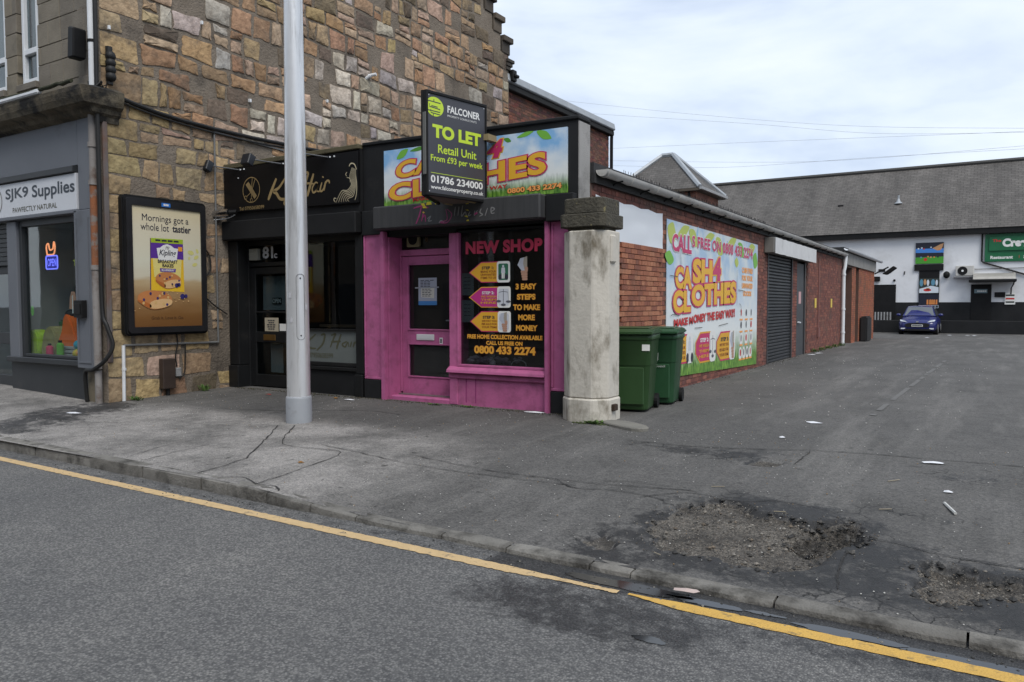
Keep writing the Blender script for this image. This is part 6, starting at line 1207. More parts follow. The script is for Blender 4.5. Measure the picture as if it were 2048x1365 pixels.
m = MB(); m.tube([(-11.18, 24.55, 7.6), (-11.22, 24.6, 7.3), (-11.22, 24.6, 3.0)], .06, 8); tag(m.build('downpipe', BLK, None, smooth=True), 'black downpipe at the right end of the brick rear wing', 'downpipe')
# ================================================================== TOWER, FAR HALL
random.seed(31)
SLT = bpy.data.materials.new('slate_roof'); SLT.use_nodes = True
def slate(m, su, sv, cols):
    nt = m.node_tree; N = nt.nodes; L = nt.links; b = N['Principled BSDF']; tc = N.new('ShaderNodeUVMap')
    br = N.new('ShaderNodeTexBrick'); br.inputs['Scale'].default_value = 1; br.inputs['Brick Width'].default_value = su; br.inputs['Row Height'].default_value = sv; br.inputs['Mortar Size'].default_value = .012; br.inputs['Mortar Smooth'].default_value = .4
    br.inputs['Color1'].default_value = (*cols[0], 1); br.inputs['Color2'].default_value = (*cols[1], 1); br.inputs['Mortar'].default_value = (*cols[2], 1); L.new(tc.outputs[0], br.inputs[0])
    n = N.new('ShaderNodeTexNoise'); n.inputs['Scale'].default_value = .35; n.inputs['Detail'].default_value = 8; n.inputs['Roughness'].default_value = .7; mp = N.new('ShaderNodeMapping'); mp.inputs[3].default_value = (2.2, .6, 1); L.new(tc.outputs[0], mp.inputs[0]); L.new(mp.outputs[0], n.inputs[0])
    mr = N.new('ShaderNodeMapRange'); mr.inputs[1].default_value = .3; mr.inputs[2].default_value = .7; mr.inputs[3].default_value = .6; mr.inputs[4].default_value = 1.35; L.new(n.outputs[0], mr.inputs[0])
    mx = N.new('ShaderNodeMix'); mx.data_type = 'RGBA'; mx.blend_type = 'MULTIPLY'; mx.inputs[0].default_value = 1; L.new(br.outputs[0], mx.inputs[6]); L.new(mr.outputs[0], mx.inputs[7]); L.new(mx.outputs[2], b.inputs['Base Color']); b.inputs['Roughness'].default_value = .8
    bp = N.new('ShaderNodeBump'); bp.inputs['Distance'].default_value = .05; bp.inputs['Strength'].default_value = .6; L.new(br.outputs['Fac'], bp.inputs['Height']); bp.invert = True; L.new(bp.outputs[0], b.inputs['Normal'])
slate(SLT, .34, .19, ((.082, .075, .069), (.112, .103, .095), (.05, .045, .041)))
def uvquad(name, quads, m, parent):
    """roof planes with courses running along their eaves"""
    me = bpy.data.meshes.new(name); vs = []; fs = []; uv = []
    for q in quads:
        q = [Vector(p) for p in q]; k = len(vs); vs += q; fs.append(tuple(range(k, k+len(q)))); u = (q[1]-q[0]).normalized(); n = u.cross(q[2]-q[0]).normalized(); v = n.cross(u)
        uv += [((p-q[0]).dot(u), (p-q[0]).dot(v)) for p in q]
    base = sum(vs, Vector())/len(vs); me.from_pydata([p-base for p in vs], [], fs); l = me.uv_layers.new(name='UVMap')
    for i, c in enumerate(uv): l.data[i].uv = c
    me.materials.append(m); o = bpy.data.objects.new(name, me); COL.objects.link(o); set_loc(o, base, parent); return o
TB = bpy.data.materials.new('tower_brick'); TB.use_nodes = True; slate(TB, .24, .08, ((.3, .11, .065), (.21, .08, .055), (.13, .1, .085)))
tw = thing('brick_tower', 'squat brick stair tower with a slated pyramid roof behind the workshop', 'tower', (-15.6, 42, 0))
x0, x1, y0, y1, ze = -18.0, -13.35, 40.0, 43.9, 7.75
uvquad('tower_wall', [[(x0, y0, 0), (x1, y0, 0), (x1, y0, ze), (x0, y0, ze)], [(x1, y0, 0), (x1, y1, 0), (x1, y1, ze), (x1, y0, ze)], [(x1, y1, 0), (x0, y1, 0), (x0, y1, ze), (x1, y1, ze)], [(x0, y1, 0), (x0, y0, 0), (x0, y0, ze), (x0, y1, ze)]], TB, tw)
o_ = .3; a, b, c, d = (x0-o_, y0-o_, ze), (x1+o_, y0-o_, ze), (x1+o_, y1+o_, ze), (x0-o_, y1+o_, ze); r0, r1 = (-16.0, 41.95, 10.0), (-15.35, 41.95, 10.0)
uvquad('roof_slope', [[a, b, r1, r0]], SLT, tw); uvquad('roof_slope', [[b, c, r1]], SLT, tw); uvquad('roof_slope', [[c, d, r0, r1]], SLT, tw); uvquad('roof_slope', [[d, a, r0]], SLT, tw)
for p, q in ((b, r1), (a, r0), (c, r1), (r0, r1)):
    m = MB(); m.tube([Vector(p)+Vector((0, 0, .05)), Vector(q)+Vector((0, 0, .05))], .13, 6); m.build('hip_lead', LEAD, tw)
m = MB(); m.box(x0-.32, x1+.32, y0-.34, y1+.34, ze-.14, ze-.02); m.build('eave_board', mat('eave_brown', (.08, .065, .05), .8), tw)
m = MB(); m.box(x1+.31, x1+.45, y0-.4, y1+.4, ze-.1, ze+.04); m.build('gutter', GPL, tw)
m = MB(); m.box(-16.6, -15.3, y0-.04, y0, 5.9, 7.5); wi = m.build('window_frame', GPL, tw, bevel=.01)
for i in range(8): m = MB(); m.box(-16.5, -15.4, y0-.08, y0-.045, 6.0+i*.18, 6.1+i*.18); m.build('louvre', mat('louvre_grey', (.2, .21, .22), .5), wi)
m = MB(); m.tube([(x1-.35, y0-.08, 7.6), (x1-.35, y0-.08, 5)], .05, 6); m.build('downpipe', BLK, tw)
YH = 50.0; HH = FY(YH); kk = YH/46
def hz(z): return 1.6+(z-1.6)*kk
hall = thing('white_hall', 'white and black painted hall with a long slate roof at the end of the lane', 'hall', (2, YH+3, -.05))
WHW = mat('white_masonry', (.72, .73, .75), .8, (.66, .67, .69), .8, bump=.25, bs=9, dirt=(.5, .5, .5), ds=.6, dl=.55, dh=.8)
m = MB(); m.box(-20, 14, YH, YH+9.6, -.3, 5.9); m.build('wall', WHW, hall)
m = MB(); m.fb(HH, -20, 14, -.3, 1.71, .0, .03); m.build('black_dado', BLM, hall)
m = MB(); m.fb(HH, -20, 14.2, 5.47, 5.80, .0, .35); m.build('eave_board', BLK, hall)
zr = 10.1; uvquad('roof_slope', [[(-20, YH-.4, 5.78), (14.3, YH-.4, 5.78), (14.3, YH+4.8, zr), (-20, YH+4.8, zr)]], SLT, hall); uvquad('roof_slope', [[(14.3, YH+10, 5.78), (-20, YH+10, 5.78), (-20, YH+4.8, zr), (14.3, YH+4.8, zr)]], SLT, hall)
m = MB(); m.tube([(-20, YH+4.8, zr+.04), (14.3, YH+4.8, zr+.04)], .14, 6); m.build('ridge_tile', mat('ridge_dark', (.06, .058, .055), .9), hall)
m = MB(); m.lathe([(.25, 0), (.12, .12), (.06, .3), (.06, .5)], (-4.8, YH+1.9, 7.65), 10); m.build('roof_vent', LEAD, hall)
m = MB(); m.box(-8.2, -7.9, YH+1.9, YH+2.1, 7.7, 7.8); m.build('roof_patch', BLK, hall)
m = MB(); m.box(-20, 14, YH-.8, YH-.5, -.4, .69); tag(m.build('low_wall', BLM, None, bevel=.03), 'long low black wall in front of the white hall', 'wall')
m = MB()
m.fb(HH, -7.2, -4.66, -.1, hz(2.66), .03, .06); m.build('dark_opening', BLK, hall)
for i in range(9): m = MB(); m.box(-6.2+i*.16, -6.12+i*.16, YH-.46, YH-.43, .3, 1.15); m.build('rail_bar', GPL, hall)
m = MB(); m.fb(HH, -3.73, -2.26, hz(3.37), hz(3.69), .001, .1); m.build('lintel', BLK, hall)
m = MB(); m.fb(HH, -3.48, -2.45, 1.3, hz(3.37), .031, .05); m.build('blocked_window', BLK, hall)
def panel(name, a0, a1, b0, b1, label, col):
    t = thing(name, label, 'picture panel', HH((a0+a1)/2, b0, .1)); m = MB(); m.fb(HH, a0, a1, b0, b1, .05, .09); p = m.build('board', col, t); return t, p
H2 = FY(YH-.09)
def hp(pts, d, mm, n, par): mb = MB(); mb.flat(H2, pts, d); return mb.build(n, mm, par, fix=False)
pcts = {k: pm(k, v) for k, v in dict(p_black=(.015, .017, .03), p_blue=(.06, .22, .6), p_green=(.06, .28, .03), p_red=(.5, .03, .025), p_flesh=(.5, .27, .13), p_dark=(.03, .04, .035), p_white=(.6, .65, .7), p_teal=(.1, .25, .35), p_orange=(.6, .22, .06), p_grey=(.4, .44, .52)).items()}
t, p = panel('pool_picture', -3.68, -2.27, hz(3.73), hz(4.83), 'bright pool table picture panel high on the white hall wall', pcts['p_black'])
a0, b0 = -3.68, hz(3.73); W_, H_ = 1.41, hz(4.83)-hz(3.73)
hp([(a0, b0), (a0+W_, b0), (a0+W_, b0+.32*H_), (a0, b0+.30*H_)], .003, pcts['p_green'], 'cloth_print', p); hp([(a0, b0+.52*H_), (a0+W_, b0+.50*H_), (a0+W_, b0+.70*H_), (a0, b0+.72*H_)], .003, pcts['p_blue'], 'rail_print', p)
hp([(a0+.6*W_, b0+.72*H_), (a0+.78*W_, b0+.6*H_), (a0+.92*W_, b0+.66*H_), (a0+W_, b0+.95*H_), (a0+.88*W_, b0+.9*H_)], .004, pcts['p_flesh'], 'hand_print', p)
for x, y, r_, c in ((.36, .2, .13, 'p_red'), (.2, .3, .07, 'p_teal'), (.55, .3, .07, 'p_flesh'), (.67, .3, .06, 'p_orange'), (.8, .3, .06, 'p_black'), (.45, .33, .06, 'p_orange'), (.1, .72, .06, 'p_white'), (.22, .75, .06, 'p_white'), (.3, .7, .06, 'p_red'), (.55, .77, .05, 'p_white'), (.85, .66, .07, 'p_orange')): hp(ell(a0+x*W_, b0+y*H_, r_*.75, r_*.7, 14), .006, pcts[c], 'ball_print', p)
t, p = panel('dining_picture', -3.47, -2.46, hz(2.17), hz(2.96), 'restaurant table picture panel in the middle of the hall window strip', pcts['p_dark'])
a0, b0 = -3.47, hz(2.17); W_, H_ = 1.01, hz(2.96)-hz(2.17)
hp([(a0+.02, b0+.02), (a0+W_-.02, b0+.02), (a0+W_-.02, b0+.4*H_), (a0+.6*W_, b0+.5*H_), (a0+.02, b0+.3*H_)], .003, pcts['p_white'], 'cloth_print', p)
for x, y, w, h, c in ((.12, .7, .09, .25, 'p_teal'), (.3, .75, .07, .2, 'p_flesh'), (.45, .7, .06, .22, 'p_white'), (.7, .72, .1, .22, 'p_teal'), (.88, .7, .06, .2, 'p_white'), (.42, .22, .2, .09, 'p_red'), (.45, .3, .1, .06, 'p_flesh')): hp(ell(a0+x*W_, b0+y*H_, w*W_, h*H_, 12), .005, pcts[c], 'diner_print', p)
t, p = panel('drinks_picture', -3.47, -2.46, hz(1.40), hz(2.12), 'dark food and drink picture panel at the bottom of the hall window strip', pcts['p_black'])
a0, b0 = -3.47, hz(1.40); H_ = hz(2.12)-hz(1.40)
for x in (.45, .58, .68, .78, .9): hp([(a0+x-.05, b0+.26*H_), (a0+x+.05, b0+.26*H_), (a0+x+.04, b0+.62*H_), (a0+x-.04, b0+.6*H_)], .003, pcts['p_orange'], 'glass_print', p)
hp([(a0, b0), (a0+1.01, b0), (a0+1.01, b0+.2*H_), (a0, b0+.2*H_)], .003, pcts['p_grey'], 'strip_print', p)
for i in range(6): hp([(a0+.03+i*.165, b0+.03*H_), (a0+.16+i*.165, b0+.03*H_), (a0+.16+i*.165, b0+.17*H_), (a0+.03+i*.165, b0+.17*H_)], .005, pcts['p_red' if i < 4 else 'p_dark'], 'strip_print', p)
gs = thing('green_sign', 'large dark green restaurant sign high on the white hall wall', 'sign', HH(2, hz(3.75), .1)); GRN = mat('sign_green', (.01, .11, .045), .4, (.012, .125, .05), 1)
m = MB(); m.prism(HH, [(-.29, hz(3.74)), (3.6, hz(3.74)), (3.6, 5.46), (-.29, 5.44)], .02, .1); m.build('board', GRN, gs, bevel=.01)
m = MB(); m.fb(HH, -.1, 3.5, hz(4.28), hz(5.0), .1, .17); up_ = m.build('raised_panel', GRN, gs, bevel=.01)
S3 = FY(YH-.17); S4 = FY(YH-.1)
text(S3, 'The', .06, hz(4.72), .46, hz(4.86), .004, pm('sign_red', (.5, .03, .03)), up_, bold=.04); text(S3, 'Cream', .52, hz(4.46), 1.98, hz(4.88), .004, WHT, up_, bold=.06)
text(S4, 'Restaurant', -.02, hz(3.87), 1.02, hz(4.03), .004, WHT, gs, bold=.03); text(S4, '|', 1.29, hz(3.88), 1.31, hz(4.04), .004, pm('sign_red', (.5, .03, .03)), gs); text(S4, 'S', 1.5, hz(3.87), 1.61, hz(4.03), .004, WHT, gs, bold=.03)
m = MB(); m.tube([(-.42, YH-.08, 5.5), (-.42, YH-.08, hz(3.78)), (-.35, YH-.08, hz(3.72)), (4.5, YH-.08, hz(2.1))], .05, 6); tag(m.build('drainpipe', BLK, None), 'black drainpipe dropping then slanting under the green sign', 'drainpipe')
ac = thing('air_conditioner', 'white air conditioning unit on the hall wall beside the door canopy', 'air conditioner', HH(-1.25, hz(3.03), .3))
m = MB(); m.fb(HH, -1.66, -.78, hz(3.05), hz(3.56), .08, .42); bx = m.build('casing', mat('ac_white', (.5, .49, .46), .6, (.44, .43, .41), 4), ac, bevel=.02)
m = MB(); m.prism(FY(YH-.42), ell(-1.32, hz(3.30), .24, .24, 20), 0, .02); fn = m.build('fan_grille', BLK, ac); m = MB(); m.prism(FY(YH-.44), ell(-1.32, hz(3.30), .06, .06, 10), 0, .01); m.build('fan_hub', WHT, fn)
m = MB(); m.box(-1.78, -.7, YH-.5, YH, hz(2.97), hz(3.02)); m.build('bracket', GPL, ac)
cn = thing('door_canopy', 'curved silver canopy over the dark side door of the hall', 'canopy', HH(.1, hz(2.75), .6))
CAN = mat('canopy_silver', (.42, .40, .36), .4, (.34, .32, .29), 3, metal=.3); m = MB(); n = 8; vs = []
for x in (-.8, 1.15):
    for i in range(n+1): t_ = math.pi/2*i/n; vs.append((x, YH-1.1*math.sin(t_), hz(2.84)+.36*math.cos(t_)))
m.add(vs, [(i, i+1, n+2+i, n+1+i) for i in range(n)]); m.build('hood', CAN, cn, fix=False, smooth=True)
m = MB(); m.box(-1.0, 1.2, YH-1.15, YH-.05, hz(2.70), hz(2.83)); m.build('hood_frame', BLK, cn, bevel=.02)
m = MB(); m.fb(HH, -.9, .07, .0, hz(2.60), .031, .07); dr = m.build('side_door', BLK, hall, bevel=.01); m = MB(); m.fb(HH, -.74, -.12, hz(2.16), hz(2.36), .07, .08); q = m.build('door_sign', pm('door_sign', (.15, .22, .25)), dr); bars(FY(YH-.08), -.6, hz(2.22), -.15, hz(2.3), .003, WHT, q, 5)
m = MB(); m.fb(HH, .22, .72, hz(1.95), hz(2.2), .001, .12); tag(m.build('post_box', BLK, None, bevel=.02), 'black box on the hall wall right of the side door', 'box')
st = thing('wall_notice', 'white and red notice board on the hall wall at the right', 'notice', HH(.95, hz(1.6), .1)); m = MB(); m.fb(HH, .70, 1.18, hz(1.58), hz(2.16), .05, .08); q = m.build('board', WHT, st)
for i, c in enumerate((pcts['p_dark'], pcts['p_red'], pcts['p_dark'])): m = MB(); m.fb(HH, .74, 1.14, hz(2.0-.17*i), hz(2.08-.17*i), .08, .084); m.build('printed_band', c, q)
m = MB(); m.tube([(1.1, YH-1.1, hz(2.72)), (1.05, YH-.9, hz(2.55)), (.98, YH-.1, hz(2.4)), (.98, YH-.08, hz(2.1))], .035, 6); tag(m.build('drainpipe', BLK, None), 'short black drainpipe under the right end of the canopy', 'drainpipe')
m = MB(); m.sphere(HH(-2.1, hz(3.12), .15), .17, 12, 8, (1, .7, 1.2)); tag(m.build('wall_light', BLK, None, smooth=True), 'black round bulkhead light on the hall wall left of the air conditioner', 'wall light')
m = MB(); m.sphere(HH(-4.75, hz(2.88), .06), .07, 8, 6); tag(m.build('wall_sensor', BLK, None, smooth=True), 'tiny black dome sensor near the black shuttered opening', 'sensor')
m = MB(); m.fb(HH, -5.6, -5.25, hz(3.36), hz(3.5), .001, .05); m.fb(HH, -5.15, -4.9, hz(3.33), hz(3.41), .001, .05); tag(m.build('wall_plaque', BLK, None), 'small black sign plaques above the shuttered opening', 'plaque')
m = MB(); m.fb(HH, -5.9, -5.5, hz(2.85), hz(3.1), .001, .25); tag(m.build('floodlight', BLK, None, bevel=.03), 'black box floodlight above the shuttered opening of the hall', 'floodlight')
m = MB(); m.tube([HH(-4.25, hz(3.18), .03), HH(-4.22, hz(3.35), .03)], .03, 6); tag(m.build('wall_hook', BLK, None), 'short black hook mark on the white wall left of the pictures', 'hook')
m = MB(); m.tube([HH(-.75, hz(3.38), .05), HH(3, hz(3.42), .05)], .015, 5); tag(m.build('wire', CAB, None), 'thin wire running along the hall wall from the air conditioner', 'wire')
# ================================================================== BLUE CAR
CX, CY = -3.18, 45.15; CZ = gz(CX, CY+.8)
car = thing('parked_car', 'blue hatchback car parked nose outward in front of the hall', 'car', (CX, CY+2.1, CZ))
PT_ = mat('car_blue', (.012, .016, .105), .22, (.013, .018, .115), 2, spec=.6); CGL = mat('car_glass', (.09, .1, .11), .08, spec=.7); CBL = mat('car_black', (.012, .012, .013), .4)
def cpos(x, y, z): return (CX+x, CY+y, CZ+z)
ST = [(0, .55, .30, .46, .60), (.06, .76, .22, .5, .68), (.3, .88, .2, .56, .80), (.85, .91, .2, .62, .93), (1.25, .91, .2, .64, 1.0), (2.2, .91, .2, .66, 1.0), (3.5, .90, .22, .66, 1.02), (4.15, .84, .28, .66, .98), (4.3, .7, .4, .66, .85)]
m = MB(); vs = []
for y, hw, zl, zm, zt in ST:
    h = [(0, zl), (hw*.86, zl), (hw*.98, zl+.1), (hw, zm), (hw*.97, zm+.12), (hw*.80, zt-.03), (hw*.4, zt), (0, zt+.005)]
    vs += [cpos(x, y, z) for x, z in h]+[cpos(-x, y, z) for x, z in h[-2:0:-1]]
n = 14; fs = [(r_*n+i, r_*n+(i+1) % n, (r_+1)*n+(i+1) % n, (r_+1)*n+i) for r_ in range(len(ST)-1) for i in range(n)]+[tuple(range(n-1, -1, -1)), tuple((len(ST)-1)*n+i for i in range(n))]
m.add(vs, fs); m.build('body', PT_, car, smooth=True, sharp=50)
m = MB(); vs = []
for y, hw, z in ((1.1, .78, .97), (1.85, .62, 1.42), (2.3, .60, 1.48), (3.3, .59, 1.46), (3.75, .62, 1.36), (4.15, .74, .98)): vs += [cpos(-hw, y, z), cpos(-hw*.6, y, z+.03), cpos(hw*.6, y, z+.03), cpos(hw, y, z)]
m.add(vs, [(r_*4+i, r_*4+i+1, (r_+1)*4+i+1, (r_+1)*4+i) for r_ in range(5) for i in range(3)]); m.build('roof', PT_, car, fix=False, smooth=True)
m = MB(); m.add([cpos(-.70, 1.14, 1.01), cpos(.70, 1.14, 1.01), cpos(.57, 1.82, 1.44), cpos(.0, 1.82, 1.47), cpos(-.57, 1.82, 1.44)], [(0, 1, 2, 3, 4)]); m.build('windscreen', CGL, car, fix=False)
for s_ in (-1, 1):
    m = MB(); m.add([cpos(s_*.80, 1.2, .98), cpos(s_*.62, 1.85, 1.41), cpos(s_*.6, 3.3, 1.45), cpos(s_*.8, 3.9, 1.0)], [(0, 1, 2, 3)]); m.build('side_window', CGL, car, fix=False)
    m = MB(); m.sphere(cpos(s_*1.0, 1.32, 1.03), .12, 10, 7, (1, .6, .65)); m.build('wing_mirror', PT_, car, smooth=True)
    m = MB(); m.add([cpos(s_*.45, -.0, .66), cpos(s_*.80, .14, .72), cpos(s_*.82, .26, .80), cpos(s_*.60, .1, .77)], [(0, 1, 2, 3)]); m.v = [v+Vector((0, -.035, 0)) for v in m.v]; m.build('headlight', mat('headlight', (.5, .53, .57), .1), car, fix=False)
    m = MB(); m.fb(FY(CY+.02), CX+s_*.66-.1, CX+s_*.66+.1, CZ+.30, CZ+.36, 0, .03); m.build('fog_light', WPL, car)
    for y in (.85, 3.45):
        m = MB(); m.tube([cpos(s_*.70, y, .32), cpos(s_*.915, y, .32)], .32, 18); w_ = m.build('wheel', CBL, car, smooth=True); m = MB(); m.tube([cpos(s_*.9, y, .32), cpos(s_*.922, y, .32)], .21, 14); m.build('rim', GPL, w_)
m = MB(); m.prism(FY(CY), [(CX-.52, CZ+.40), (CX+.52, CZ+.40), (CX+.58, CZ+.55), (CX+.40, CZ+.62), (CX-.40, CZ+.62), (CX-.58, CZ+.55)], -.04, .02); m.build('grille', CBL, car)
m = MB(); m.fb(FY(CY-.025), CX-.26, CX+.26, CZ+.43, CZ+.54, 0, .02); pl_ = m.build('number_plate', pm('plate_white', (.6, .6, .58)), car); bars(FY(CY-.046), CX-.23, CZ+.455, CX+.23, CZ+.515, .003, INK, pl_, 7)
m = MB(); m.fb(FY(CY-.0), CX-.6, CX+.6, CZ+.22, CZ+.32, -.05, .03); m.build('lower_intake', CBL, car); m = MB(); m.prism(FY(CY-.02), ell(CX, CZ+.68, .07, .03, 12), -.03, .02); m.build('badge', GPL, car)
# ================================================================== OVERHEAD WIRES
WIRES = [[[-34.4, 62.0, 20.32], [-32.35, 62.0, 19.81], [-20.42, 62.0, 17.06], [-9.07, 62.0, 14.78], [1.68, 62.0, 13.3], [5.73, 62.0, 12.84]], [[-31.85, 62.0, 18.91], [-29.87, 62.0, 18.38], [-16.38, 62.0, 15.84], [-7.37, 62.0, 14.03], [1.68, 62.0, 13.03], [5.73, 62.0, 12.65]], [[-29.38, 62.0, 15.28], [-27.95, 62.0, 15.17], [-16.36, 62.0, 14.39], [-1.71, 62.0, 13.33], [1.68, 62.0, 13.1], [5.73, 62.0, 12.84]], [[-29.37, 62.0, 14.24], [-27.94, 62.0, 14.1], [-16.34, 62.0, 12.83], [-9.03, 62.0, 12.29], [1.7, 62.0, 12.14], [5.75, 62.0, 12.14]], [[-29.37, 62.0, 13.85], [-27.47, 62.0, 13.62], [-18.32, 62.0, 12.62], [-7.34, 62.0, 12.3], [1.71, 62.0, 11.94], [5.76, 62.0, 11.79]]]
for i, P in enumerate(WIRES):
    m = MB(); m.tube([Vector(p) for p in catmull([tuple(p) for p in P], 8)], .010, 5); tag(m.build('overhead_wire', mat('wire_grey', (.38, .41, .45), .6), None), ('highest', 'second highest', 'middle', 'second lowest', 'lowest')[i]+' of the five thin overhead wires in the sky', 'wire', 'overhead wires')
# ================================================================== WEEDS, LITTER, GRIT
random.seed(77)
LFM = mat('weed_green', (.06, .13, .025), .7, (.1, .16, .04), 20); MSM = mat('moss_green', (.07, .095, .03), 1, (.05, .06, .025), 30, bump=1, bs=80)
def weed(x, y, r, h, n, lab):
    m = MB(); z = gz(x, y)
    for k in range(n):
        a = rnd(0, 6.28); q = rnd(.3, 1)*r; b = Vector((x+rnd(-r, r)*.6, y+rnd(-r, r)*.3, z)); t = Vector((math.cos(a)*q, math.sin(a)*q*.6, h*rnd(.4, 1))); s_ = Vector((-math.sin(a), math.cos(a), 0))*rnd(.006, .014)
        m.add([b, b+t*.5+s_+Vector((0, 0, h*.15)), b+t, b+t*.5-s_+Vector((0, 0, h*.15))], [(0, 1, 2, 3)])
    tag(m.build('weed', LFM, None, fix=False), lab, 'weed', 'weeds along the wall bases')
weed(-10.98, 8.05, .1, .13, 50, 'green weed tuft at the gable base right of the meter box'); weed(-10.95, 6.85, .14, .08, 40, 'low weeds around the white waste pipe at the corner'); weed(-4.0, 8.24, .16, .05, 60, 'low green weeds at the foot of the white gate pillar'); weed(-3.86, 8.32, .1, .04, 30, 'few small leaves at the right corner of the pillar foot')
for i, y in enumerate((23.6, 24.6, 25.9, 27.2, 28.4)): weed(-4.28, y, .16, .14, 40, ('nearest', 'second nearest', 'middle', 'second farthest', 'farthest')[i]+' weed tuft along the base of the painted brick wall')
weed(-6.05, 8.6, .12, .03, 25, 'sparse weeds under the pink shop window'); weed(-6.6, 8.55, .1, .03, 20, 'sparse weeds under the pink shop door step')
m = MB()
for k in range(80): a = rnd(0, 6.28); m.sphere((-3.95+rnd(-.3, .35), 8.22+rnd(-.05, .1), gz(-4, 8.2)+.005), rnd(.008, .022), 5, 3, (1.4, 1.2, .5))
stuff(tag(m.build('moss', MSM, None), 'mossy green fringe round the foot of the gate pillar', 'moss'))
m = MB(); m.prism(FZ(0), catmull([(-3.85, 8.25), (-3.4, 8.02), (-3.25, 8.08), (-3.3, 8.25), (-3.6, 8.45), (-3.85, 8.45)], 3, True), .1, gz(-3.5, 8.2)+.035); tag(m.build('broken_slab', mat('slab_pale', (.2, .19, .165), .95, (.15, .145, .13), 6, bump=.6), None, bevel=.012), 'broken pale concrete slab at the right foot of the gate pillar', 'slab')
def litter(x, y, w, h, rot, mm, lab, cat='litter', lift=.012, name='paper_scrap'):
    m = MB(); z = gz(x, y); pts = []; k = 7
    vs = [(x, y, z+lift+.012)]
    for i in range(k):
        a = 2*math.pi*i/k; r_ = 1+rnd(-.25, .2); dx, dy = w*r_*math.cos(a), h*r_*math.sin(a); vs.append((x+dx*math.cos(rot)-dy*math.sin(rot), y+dx*math.sin(rot)+dy*math.cos(rot), z+lift*rnd(.5, 1.3)))
    m.add(vs, [(0, 1+i, 1+(i+1) % k) for i in range(k)]); tag(m.build(name, mm, None, fix=False), lab, cat, 'litter on the ground')
PAPW = mat('litter_white', (.66, .67, .7), .8); PAPC = mat('litter_cream', (.3, .26, .19), .8); LEAFB = mat('leaf_brown', (.22, .11, .03), .9)
litter(-10.51, 5.68, .12, .06, .3, PAPW, 'white crumpled paper on the wet patch before the pet shop'); litter(-.40, 7.81, .11, .045, .4, PAPW, 'white paper scrap on the lane at the right edge'); litter(-1.73, 9.52, .11, .06, .1, PAPW, 'white and blue wrapper lying on the lane beyond the seam'); litter(-1.83, 8.36, .035, .025, 0, PAPW, 'tiny white scrap near the lane seam, left of the wrapper'); litter(-.24, 6.82, .035, .02, 0, PAPW, 'tiny white scrap above the white stick'); litter(-8.02, 8.35, .09, .035, .2, PAPW, 'white scrap lying between the salon and the pink shop'); litter(-4.98, 8.58, .16, .04, .1, PAPW, 'white torn plastic at the foot of the pink shop')
litter(-5.45, 5.02, .035, .018, .2, LEAFB, 'orange leaf scrap on the pale pavement patch'); litter(-8.35, 8.4, .05, .03, 0, LEAFB, 'brown leaf by the salon stall riser'); litter(-9.6, 8.2, .05, .03, .5, mat('scrap_red', (.25, .04, .03), .8), 'dark red scrap before the salon door'); litter(-1.37, 4.01, .07, .03, .2, mat('litter_pinkish', (.45, .36, .33), .7), 'soggy pinkish paper lying in the gutter puddle', lift=.006)
m = MB(); m.tube([(-.25, 6.48, gz(-.2, 6.4)+.012), (-.17, 6.2, gz(-.2, 6.4)+.012)], .011, 6); tag(m.build('stick', mat('stick_white', (.5, .5, .48), .7), None), 'white stick lying on the lane at the right', 'stick')
for x, y, dx, dy, lab in ((-.68, 6.96, .1, .12, 'thin straw lying right of the big pothole'), (-1.3, 5.7, .1, .02, 'short straw in the big pothole'), (-1.75, 4.5, .07, -.05, 'short straw below the big pothole'), (-.65, 6.1, .1, .05, 'short straw between the dark spots'), (-1.9, 6.15, .12, .05, 'thin twig above the big pothole')):
    m = MB(); z = gz(x, y)+.012; m.tube([(x, y, z-.004), (x+dx*.8, y+dy*.8, z)], .0035, 5); tag(m.build('straw', PAPC, None), lab, 'straw', 'straws and twigs on the ground')
for i, (y, x) in enumerate(((45.0, -1.7), (44.8, -.9), (44.9, -.6), (40, -2.4), (23.2, -4.1), (22.4, -4.15))):
    litter(x, y, .12, .09, 0, PAPW, ('white scrap on the yard just right of the car', 'white scrap on the yard, middle of three by the low wall', 'white scrap on the yard, right of three by the low wall', 'white scrap on the lane short of the car', 'white scrap at the base of the steel door, far side', 'white scrap at the base of the steel door, near side')[i])
# loose stones in the broken patches, grit and flecks on the pavement
m = MB()
def pebble(x, y, z, r, c):
    vs = [Vector((x, y, z))+Vector((rnd(.7, 1.2)*q[0]*r, rnd(.7, 1.2)*q[1]*r, rnd(.5, .9)*q[2]*r)) for q in ((1, 0, 0), (0, 1, 0), (-1, 0, 0), (0, -1, 0), (0, 0, 1), (0, 0, -1))]
    m.add(vs, [(0, 1, 4), (1, 2, 4), (2, 3, 4), (3, 0, 4), (1, 0, 5), (2, 1, 5), (3, 2, 5), (0, 3, 5)], c)
def hole_z(x, y):
    z = gz(x, y)
    for P, dep in HOLES: z -= smooth01(.5+inpoly(x, y, P)/.07)*dep
    return z
cnt = 0
while cnt < 4600:
    P, dep = random.choice(HOLES[:3]+HOLES[:1]); x = rnd(min(p[0] for p in P)-.1, max(p[0] for p in P)+.1); y = rnd(min(p[1] for p in P)-.1, max(p[1] for p in P)+.1); d = inpoly(x, y, P)
    if d > -.02 or (d > -.12 and random.random() < .12):
        g = rnd(.6, 1.2); c = random.choice([(.2, .18, .155), (.13, .12, .105), (.07, .066, .06), (.27, .25, .22), (.16, .13, .1)]); pebble(x, y, hole_z(x, y)+.002, rnd(.0025, .0065) if random.random() < .96 else rnd(.009, .02), tuple(q*g*(.3 if inpoly(x, y, HOLES[1][0]) > -.02 else 1) for q in c)); cnt += 1
